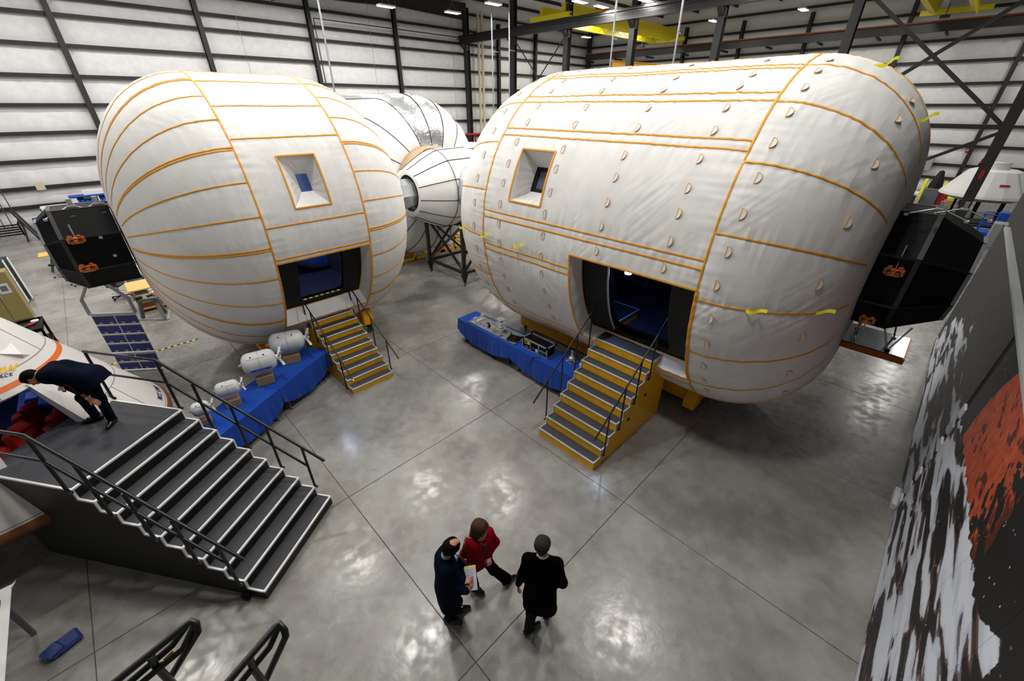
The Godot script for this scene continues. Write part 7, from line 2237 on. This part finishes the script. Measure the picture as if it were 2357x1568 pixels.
func person(label: String, J: Dictionary, o: Dictionary) -> Node3D:
	var fc: Vector3 = o.face.normalized()                     # where the chest points
	var lf: Vector3 = Vector3.UP.cross(fc).normalized()
	var sc: float = o.get("scale", 1.0)
	var bulk: float = o.get("bulk", 1.0)
	var t := thing("person", label, "person", Vector3(J.pelvis.x, o.get("floor", 0.0), J.pelvis.z))
	var up: Vector3 = (J.neck - J.chest).normalized()
	# head axes
	var hu: Vector3 = o.get("head_up", (J.head - J.neck).normalized())
	var hf: Vector3 = o.look
	hf = (hf - hu * hf.dot(hu)).normalized()
	var hl := hu.cross(hf).normalized()
	var hs: float = o.get("head_scale", 1.0)
	# ---- body: head and hands on fine grids, the rest beneath the clothes, all one mesh
	var body := sh()
	blob(head_prims(J.head, hu, hf, hl, J.neck, hs), 0.006, 150.0, [], body)
	var inner := []
	inner.append([J.neck, J.chest, 0.055, 0.07]); inner.append([J.chest, J.pelvis, 0.07, 0.07])
	inner.append([J.neck - up * 0.02, J.shL, 0.05, 0.045]); inner.append([J.neck - up * 0.02, J.shR, 0.05, 0.045])
	for s in ["L", "R"]:
		inner.append([J["sh" + s], J["el" + s], 0.046, 0.038]); inner.append([J["el" + s], J["ha" + s], 0.036, 0.024])
		inner.append([J["hip" + s], J["kn" + s], 0.075, 0.052]); inner.append([J["kn" + s], J["an" + s], 0.05, 0.034])
	blob(inner, 0.018, 60.0, [], body)
	for s in ["L", "R"]:
		var h: Dictionary = o["hand" + s]
		var w: Vector3 = J["ha" + s]
		blob(hand_prims(w, h.dir, h.palm, h.thumb, 0.98 * sc, h.curl, h.get("point", false)), 0.0055, 260.0, [], body)
	wobj("body", body, M.skin, t)
	# ---- jacket
	var jk := []
	var wd := 0.085 * bulk
	var ch: Vector3 = J.chest; var pv: Vector3 = J.pelvis
	jk.append([J.shL, J.shR, 0.068 * bulk, 0.068 * bulk])
	jk.append([J.neck - up * 0.05, J.neck - up * 0.11, 0.085 * bulk, 0.1 * bulk])
	for q in [-1.0, 1.0]:
		jk.append([ch + lf * q * wd + up * 0.08, ch + lf * q * wd - up * 0.05, 0.115 * bulk, 0.112 * bulk])
		jk.append([ch + lf * q * wd - up * 0.05, pv + lf * q * wd * 1.0, 0.112 * bulk, 0.118 * bulk])
		var hem: Vector3 = pv + o.get("hem", Vector3(0, -0.16, 0))
		jk.append([pv + lf * q * wd, hem + lf * q * wd * 1.15, 0.118 * bulk, 0.122 * bulk])
	jk.append([ch + up * 0.06, pv, 0.118 * bulk, 0.12 * bulk])
	jk.append([pv, pv + o.get("hem", Vector3(0, -0.16, 0)), 0.125 * bulk, 0.13 * bulk])
	if o.has("belly"): jk.append([ch.lerp(pv, 0.55) + fc * 0.05, ch.lerp(pv, 0.9) + fc * 0.04, 0.10, 0.11])
	for s in ["L", "R"]:
		var sl: Vector3 = J["el" + s].lerp(J["ha" + s], 0.93)
		jk.append([J["sh" + s], J["el" + s], 0.066 * bulk, 0.058 * bulk]); jk.append([J["el" + s], sl, 0.057 * bulk, 0.043 * bulk])
	var hemp: Vector3 = pv + o.get("hem", Vector3(0, -0.16, 0))
	var jm: Material = o.jacket
	var down: Vector3 = o.get("hem_dir", Vector3.DOWN)
	var jacket := wobj("jacket", blob(jk, 0.014, 60.0, [[[hemp, down]]]), jm, t)
	if o.has("opening"):
		wobj("shirt_front", blob([[ch + fc * 0.10 * bulk + up * 0.11, ch + fc * 0.105 * bulk - up * 0.02, 0.045, 0.02]], 0.012, 80.0), o.opening, t)
	# lapels and pocket flaps catch a little light
	# ---- trousers
	var tr := []
	tr.append([J.hipL + Vector3(0, 0.02, 0), J.hipR + Vector3(0, 0.02, 0), 0.108 * bulk, 0.108 * bulk])
	for s in ["L", "R"]:
		tr.append([J["hip" + s], J["kn" + s], 0.092 * bulk, 0.072])
		tr.append([J["kn" + s], J["an" + s] + (J["kn" + s] - J["an" + s]).normalized() * 0.02, 0.070, o.get("cuff", 0.062)])
	wobj("trousers", blob(tr, 0.014, 60.0), o.trousers, t)
	# ---- shoes
	for s in ["L", "R"]:
		var a: Vector3 = J["an" + s]; var b: Vector3 = J["to" + s]
		var dr := (b - a); dr.y = 0
		dr = dr.normalized()
		var fy: float = o.get("floor", 0.0)
		var lift: float = max(a.y - fy - 0.09, 0.0) * 0.6
		var heel := Vector3(a.x, fy + 0.045 + lift, a.z) - dr * 0.05
		var toe := Vector3(a.x, fy + 0.038 + lift * 0.3, a.z) + dr * 0.17 * sc
		var mid := heel.lerp(toe, 0.6) + Vector3(0, 0.012, 0)
		var shoe := wobj("shoe", blob([[heel, mid, 0.042 * sc, 0.046 * sc], [mid, toe, 0.045 * sc, 0.034 * sc], [heel + Vector3(0, 0.01, 0) + dr * 0.03, a, 0.042 * sc, 0.04 * sc]], 0.009, 110.0, [[[Vector3(0, fy + 0.006, 0), Vector3.DOWN]]]), M.shoe, t)
	# ---- hair
	var hp := []
	for q in [[-0.034, 0.026, 0.0, 0.0], [0.018, 0.036, 0.0, 0.0]]: hp.append([J.head + (hf * q[0] + hu * q[1] + hl * 0.012) * hs, J.head + (hf * q[0] + hu * q[1] - hl * 0.012) * hs, 0.089 * hs, 0.089 * hs])
	hp.append([J.head + (hf * -0.045 + hu * 0.0) * hs, J.head + (hf * -0.05 - hu * 0.055) * hs, 0.07 * hs, 0.05 * hs])
	var cuts := [[[J.head + hf * 0.058 * hs, hf], [J.head + hu * 0.075 * hs, -hu]], [[J.head - hu * 0.03 * hs, -hu], [J.head - hf * 0.02 * hs, hf]], [[J.head - hu * 0.085 * hs, -hu]]]
	if o.get("long_hair", false):
		for q in [-1.0, 1.0]:
			hp.append([J.head + (hl * q * 0.066 + hu * 0.03 + hf * 0.0) * hs, J.head + (hl * q * 0.082 - hu * 0.10 + hf * 0.02) * hs, 0.040, 0.036])
			hp.append([J.head + (hl * q * 0.082 - hu * 0.10 + hf * 0.02) * hs, J.head + (hl * q * 0.078 - hu * 0.20 + hf * 0.035) * hs, 0.036, 0.022])
			hp.append([J.head + (hl * q * 0.03 - hf * 0.05) * hs, J.head + (hl * q * 0.045 - hf * 0.05 - hu * 0.2) * hs, 0.075, 0.05])
			hp.append([J.head + (hl * q * 0.045 + hf * 0.07 + hu * 0.055) * hs, J.head + (hl * q * 0.068 + hf * 0.055 - hu * 0.03) * hs, 0.022, 0.026])
		cuts = [[[J.head + hf * 0.062 * hs + hu * 0.06 * hs, -hu], [J.head + hf * 0.05 * hs, hf], [J.head + hl * 0.045 * hs, -hl], [J.head - hl * 0.045 * hs, hl]]]
	if o.has("bald"):
		var cr: Vector3 = J.head + (hu * 0.11 + hf * o.bald) * hs
		cuts.append([[cr, 0.052 * hs]])
		cuts.append([[cr + hf * 0.055 * hs - hu * 0.01, 0.045 * hs]])
	wobj("hair", blob(hp, 0.008, 120.0, cuts), o.hair, t)
	for q in [-1.0, 1.0]:
		wobj("eye", sh().sphere(T(J.head + (hf * 0.090 + hl * q * 0.030 + hu * 0.004) * hs), 0.010 * hs, 10, 6), M.eye, t)
	wobj("mouth", sh().tube([J.head + (hf * 0.091 + hl * 0.020 - hu * 0.05) * hs, J.head + (hf * 0.099 - hu * 0.049) * hs, J.head + (hf * 0.091 - hl * 0.020 - hu * 0.05) * hs], 0.005, 6), M.lip, t)
	# ---- collar and cuffs
	if o.has("collar"):
		var ring := []
		var nu: Vector3 = (J.head - J.neck).normalized()
		for k in 21:
			var a := TAU * k / 20.0
			var d := hl * cos(a) + nu.cross(hl) * sin(a)
			ring.append([J.neck + nu * 0.01 + d * 0.068, J.neck + nu * 0.045 + d * 0.064])
		wobj("collar", sh().grid(ring), o.collar, t)
		for s in ["L", "R"]:
			var dd: Vector3 = (J["ha" + s] - J["el" + s]).normalized()
			wobj("cuff", sh().tube([J["ha" + s] - dd * 0.035, J["ha" + s] - dd * 0.008], 0.036, 12), o.collar, t)
	return t

func build_people() -> void:
	var W := {"head": Vector3(2.517, 1.66, -2.001), "neck": Vector3(2.492, 1.5, -1.97), "chest": Vector3(2.464, 1.28, -1.939), "pelvis": Vector3(2.321, 0.95, -1.845), "shL": Vector3(2.361, 1.434, -2.105), "shR": Vector3(2.586, 1.43, -1.799), "elL": Vector3(2.279, 1.16, -2.122), "haL": Vector3(2.249, 0.93, -2.163), "elR": Vector3(2.585, 1.14, -1.691), "haR": Vector3(2.529, 1.16, -1.779), "hipL": Vector3(2.271, 0.924, -1.902), "hipR": Vector3(2.357, 0.924, -1.774), "knL": Vector3(2.277, 0.5, -1.931), "anL": Vector3(2.257, 0.09, -1.95), "toL": Vector3(2.438, 0.04, -1.909), "knR": Vector3(2.424, 0.56, -1.807), "anR": Vector3(2.591, 0.14, -1.897), "toR": Vector3(2.698, 0.05, -1.915)}
	var Rr := {"head": Vector3(1.674, 1.66, -2.799), "neck": Vector3(1.611, 1.5, -2.838), "chest": Vector3(1.594, 1.27, -2.837), "pelvis": Vector3(1.513, 0.95, -2.752), "shR": Vector3(1.556, 1.427, -2.706), "shL": Vector3(1.675, 1.43, -2.942), "elR": Vector3(1.5, 1.08, -2.697), "haR": Vector3(1.671, 1.05, -2.512), "elL": Vector3(1.784, 1.1, -2.759), "haL": Vector3(1.681, 1.1, -2.63), "hipR": Vector3(1.495, 0.92, -2.692), "hipL": Vector3(1.549, 0.92, -2.807), "knR": Vector3(1.536, 0.5, -2.789), "anR": Vector3(1.534, 0.09, -2.849), "toR": Vector3(1.632, 0.04, -2.712), "knL": Vector3(1.64, 0.52, -2.753), "anL": Vector3(1.69, 0.09, -2.863), "toL": Vector3(1.782, 0.05, -2.817)}
	var Wo := {"head": Vector3(2.16, 1.56, -2.805), "neck": Vector3(2.134, 1.42, -2.783), "chest": Vector3(2.122, 1.22, -2.78), "pelvis": Vector3(2.11, 0.92, -2.804), "shR": Vector3(2.014, 1.36, -2.854), "shL": Vector3(2.292, 1.36, -2.787), "elR": Vector3(1.946, 1.08, -2.934), "haR": Vector3(2.103, 1.05, -2.769), "elL": Vector3(2.363, 1.12, -2.729), "haL": Vector3(2.178, 1.04, -2.686), "hipR": Vector3(2.027, 0.886, -2.824), "hipL": Vector3(2.188, 0.886, -2.773), "knR": Vector3(2.049, 0.48, -2.942), "anR": Vector3(2.079, 0.09, -2.944), "toR": Vector3(2.099, 0.03, -2.887), "knL": Vector3(2.304, 0.52, -2.732), "anL": Vector3(2.502, 0.12, -2.656), "toL": Vector3(2.634, 0.06, -2.633)}
	var Be := {"head": Vector3(-1.615, 2.93, -8.708), "neck": Vector3(-1.475, 2.98, -8.601), "chest": Vector3(-1.305, 3, -8.491), "pelvis": Vector3(-0.995, 2.83, -8.363), "shL": Vector3(-1.399, 2.98, -8.428), "shR": Vector3(-1.324, 3.02, -8.672), "elL": Vector3(-1.275, 2.7, -8.496), "haL": Vector3(-1.146, 2.5, -8.291), "elR": Vector3(-1.356, 2.74, -8.729), "haR": Vector3(-1.287, 2.58, -8.67), "hipL": Vector3(-1.036, 2.792, -8.287), "hipR": Vector3(-0.983, 2.792, -8.426), "knL": Vector3(-1.057, 2.38, -8.419), "anL": Vector3(-1.067, 1.97, -8.43), "toL": Vector3(-1.147, 1.92, -8.283), "knR": Vector3(-1.27, 2.38, -8.693), "anR": Vector3(-1.252, 1.97, -8.707), "toR": Vector3(-1.414, 1.92, -8.743)}
	var w := person("person in a long black suit jacket and grey trousers walking away", W, {"face": Vector3(0.84, 0, -0.54), "look": Vector3(0.9, -0.05, -0.4), "scale": 1.0, "bulk": 1.05, "jacket": M.suit_black, "trousers": M.trouser_grey, "hair": M.hair_grey, "collar": M.shirt_white, "hem": Vector3(0.02, -0.24, 0.0), "cuff": 0.07,
		"handL": {"dir": Vector3(-0.1, -1, 0.1), "palm": Vector3(0.5, 0, 0.6), "thumb": Vector3(0.8, 0, -0.5), "curl": 0.35}, "handR": {"dir": Vector3(0.7, 0.2, -0.6), "palm": Vector3(-0.5, 0, -0.6), "thumb": Vector3(0, 1, 0), "curl": 0.5}})
	var r := person("person in a navy suit reading a page on a yellow pad", Rr, {"face": Vector3(0.92, 0, 0.30), "look": Vector3(0.85, -0.45, -0.1), "scale": 1.0, "bulk": 1.1, "belly": true, "jacket": M.suit_navy, "trousers": M.suit_navy, "hair": M.hair_dark, "bald": -0.005, "collar": M.shirt, "opening": M.shirt, "hem": Vector3(0, -0.2, 0),
		"handR": {"dir": Vector3(0.85, 0.1, -0.1), "palm": Vector3(0.1, 0.3, -0.9), "thumb": Vector3(0, 1, 0), "curl": 0.75}, "handL": {"dir": Vector3(0.7, 0.0, 0.5), "palm": Vector3(0, 1, 0), "thumb": Vector3(0.5, 0, -0.7), "curl": 0.5}})
	wobj("tie", sh().tube([Rr.chest + Vector3(0.17, 0.12, 0.05), Rr.chest + Vector3(0.24, -0.05, 0.08), Rr.chest + Vector3(0.26, -0.22, 0.09)], 0.022, 8), M.tie_red, r)
	var f := person("person in a dark red jacket checking a wristwatch", Wo, {"face": Vector3(-0.12, 0, 1.0), "look": Vector3(0.25, -0.75, 0.75), "scale": 0.93, "bulk": 0.92, "jacket": M.red_jacket, "trousers": M.suit_black, "hair": M.hair_brown, "long_hair": true, "opening": M.black, "hem": Vector3(0, -0.07, 0), "head_scale": 0.97, "head_up": Vector3(0.1, 0.93, 0.25).normalized(), "cuff": 0.085,
		"handR": {"dir": Vector3(0.75, -0.1, 0.35), "palm": Vector3(0, -0.6, -0.6), "thumb": Vector3(0, 0.8, -0.4), "curl": 0.85, "point": true}, "handL": {"dir": Vector3(-0.45, -0.35, 0.75), "palm": Vector3(0, -1, 0), "thumb": Vector3(-0.7, 0, -0.4), "curl": 0.8}})
	var wd: Vector3 = (Wo.haL - Wo.elL).normalized()
	var wr := wobj("wristwatch", sh().tube([Wo.haL - wd * 0.028, Wo.haL - wd * 0.010], 0.036, 14), M.gold, f)
	wobj("dial", sh().lathe([Vector2(0, 0.008), Vector2(0.018, 0.008), Vector2(0.02, 0)], T(Wo.haL - wd * 0.019 + Vector3(0, 0.034, 0)), 14), M.silver, wr)
	wobj("necklace", sh().tube([Wo.neck + Vector3(-0.05, -0.02, 0.07), Wo.neck + Vector3(0.0, -0.09, 0.115), Wo.neck + Vector3(0.05, -0.02, 0.07)], 0.004, 6), M.silver, f)
	var b := person("person in a navy suit bending down to look into the capsule", Be, {"face": Vector3(-0.75, -0.55, -0.45), "look": Vector3(-0.75, -0.55, -0.45), "scale": 1.0, "bulk": 1.06, "floor": 1.88, "jacket": M.suit_navy, "trousers": M.suit_navy, "hair": M.hair_dark, "bald": -0.01, "collar": M.shirt_white, "head_up": Vector3(-0.72, 0.30, -0.62).normalized(), "hem": Vector3(0.05, -0.13, 0.04), "hem_dir": Vector3(0.35, -0.9, 0.25).normalized(),
		"handL": {"dir": Vector3(0.55, -0.75, 0.35), "palm": Vector3(-0.3, 0.0, -0.6), "thumb": Vector3(-0.6, -0.4, 0.5), "curl": 0.3}, "handR": {"dir": Vector3(0.5, -0.8, 0.2), "palm": Vector3(0.3, 0, 0.6), "thumb": Vector3(-0.6, -0.4, -0.5), "curl": 0.35}})
	wobj("tie", sh().tube([Be.chest + Vector3(-0.02, -0.12, 0.05), Be.chest + Vector3(0.05, -0.30, 0.10), Be.chest + Vector3(0.07, -0.42, 0.12)], 0.02, 8), M.tie_red, b)
	# things they hold
	var pd := thing("paper_pad", "printed page on a yellow pad held by the person in navy", "pad", Rr.haR)
	var pc: Vector3 = Rr.haR + Vector3(0.09, 0.05, -0.10)
	var pb := Basis(Vector3(0.80, 0.05, 0.60).normalized(), Vector3(0.45, 0.55, -0.70).normalized(), Vector3.ZERO)
	pb.z = pb.x.cross(pb.y).normalized(); pb.y = pb.z.cross(pb.x).normalized()
	wobj("backing", sh().box(Transform3D(pb, pc), Vector3(0.225, 0.29, 0.008)), M.pad_yellow, pd)
	wobj("page", sh().box(Transform3D(pb, pc + pb.z * 0.006 - pb.y * 0.008 + pb.x * 0.004), Vector3(0.215, 0.27, 0.004)), M.paper, pd)
	for k in 14: wobj("text_line", sh().box(Transform3D(pb, pc + pb.z * 0.0086 + pb.y * (0.10 - k * 0.015)), Vector3(0.17 - 0.03 * (k % 3), 0.004, 0.001)), M.pale_grey, pd)
	var bag := thing("handbag", "black leather handbag on a chain at the red jacket's hip", "bag", Wo.hipR)
	var bc: Vector3 = Wo.hipR + Vector3(-0.17, -0.02, -0.02)
	wobj("pouch", sh().bb(Transform3D(Basis(Vector3.UP, 0.9), bc), Vector3(0.26, 0.20, 0.10), 0.035), M.black_satin, bag)
	wobj("chain", sh().tube([bc + Vector3(0.03, 0.1, 0.08), Wo.elR.lerp(Wo.shR, 0.5) + Vector3(0.09, 0.02, 0.06), Wo.shR + Vector3(0.02, 0.075, 0.03), Wo.shR + Vector3(-0.02, 0.06, -0.07), bc + Vector3(-0.03, 0.1, -0.08)], 0.006, 6), M.gold, bag)
	var bd := thing("name_badge", "white and red name badge hanging from the bending person", "badge", Be.chest)
	var bp: Vector3 = Be.chest + Vector3(-0.06, -0.24, 0.10)
	wobj("card", sh().box(Transform3D(Basis(Vector3.UP, -0.8) * Basis(Vector3.RIGHT, -0.6), bp), Vector3(0.09, 0.06, 0.004)), M.white, bd)
	wobj("red_band", sh().box(Transform3D(Basis(Vector3.UP, -0.8) * Basis(Vector3.RIGHT, -0.6), bp + Vector3(0.02, -0.04, 0.02)), Vector3(0.06, 0.035, 0.005)), M.red, bd)
	wobj("cord", sh().rod(bp, Be.chest + Vector3(-0.05, -0.1, 0.06), 0.003, 5), M.pale_grey, bd)
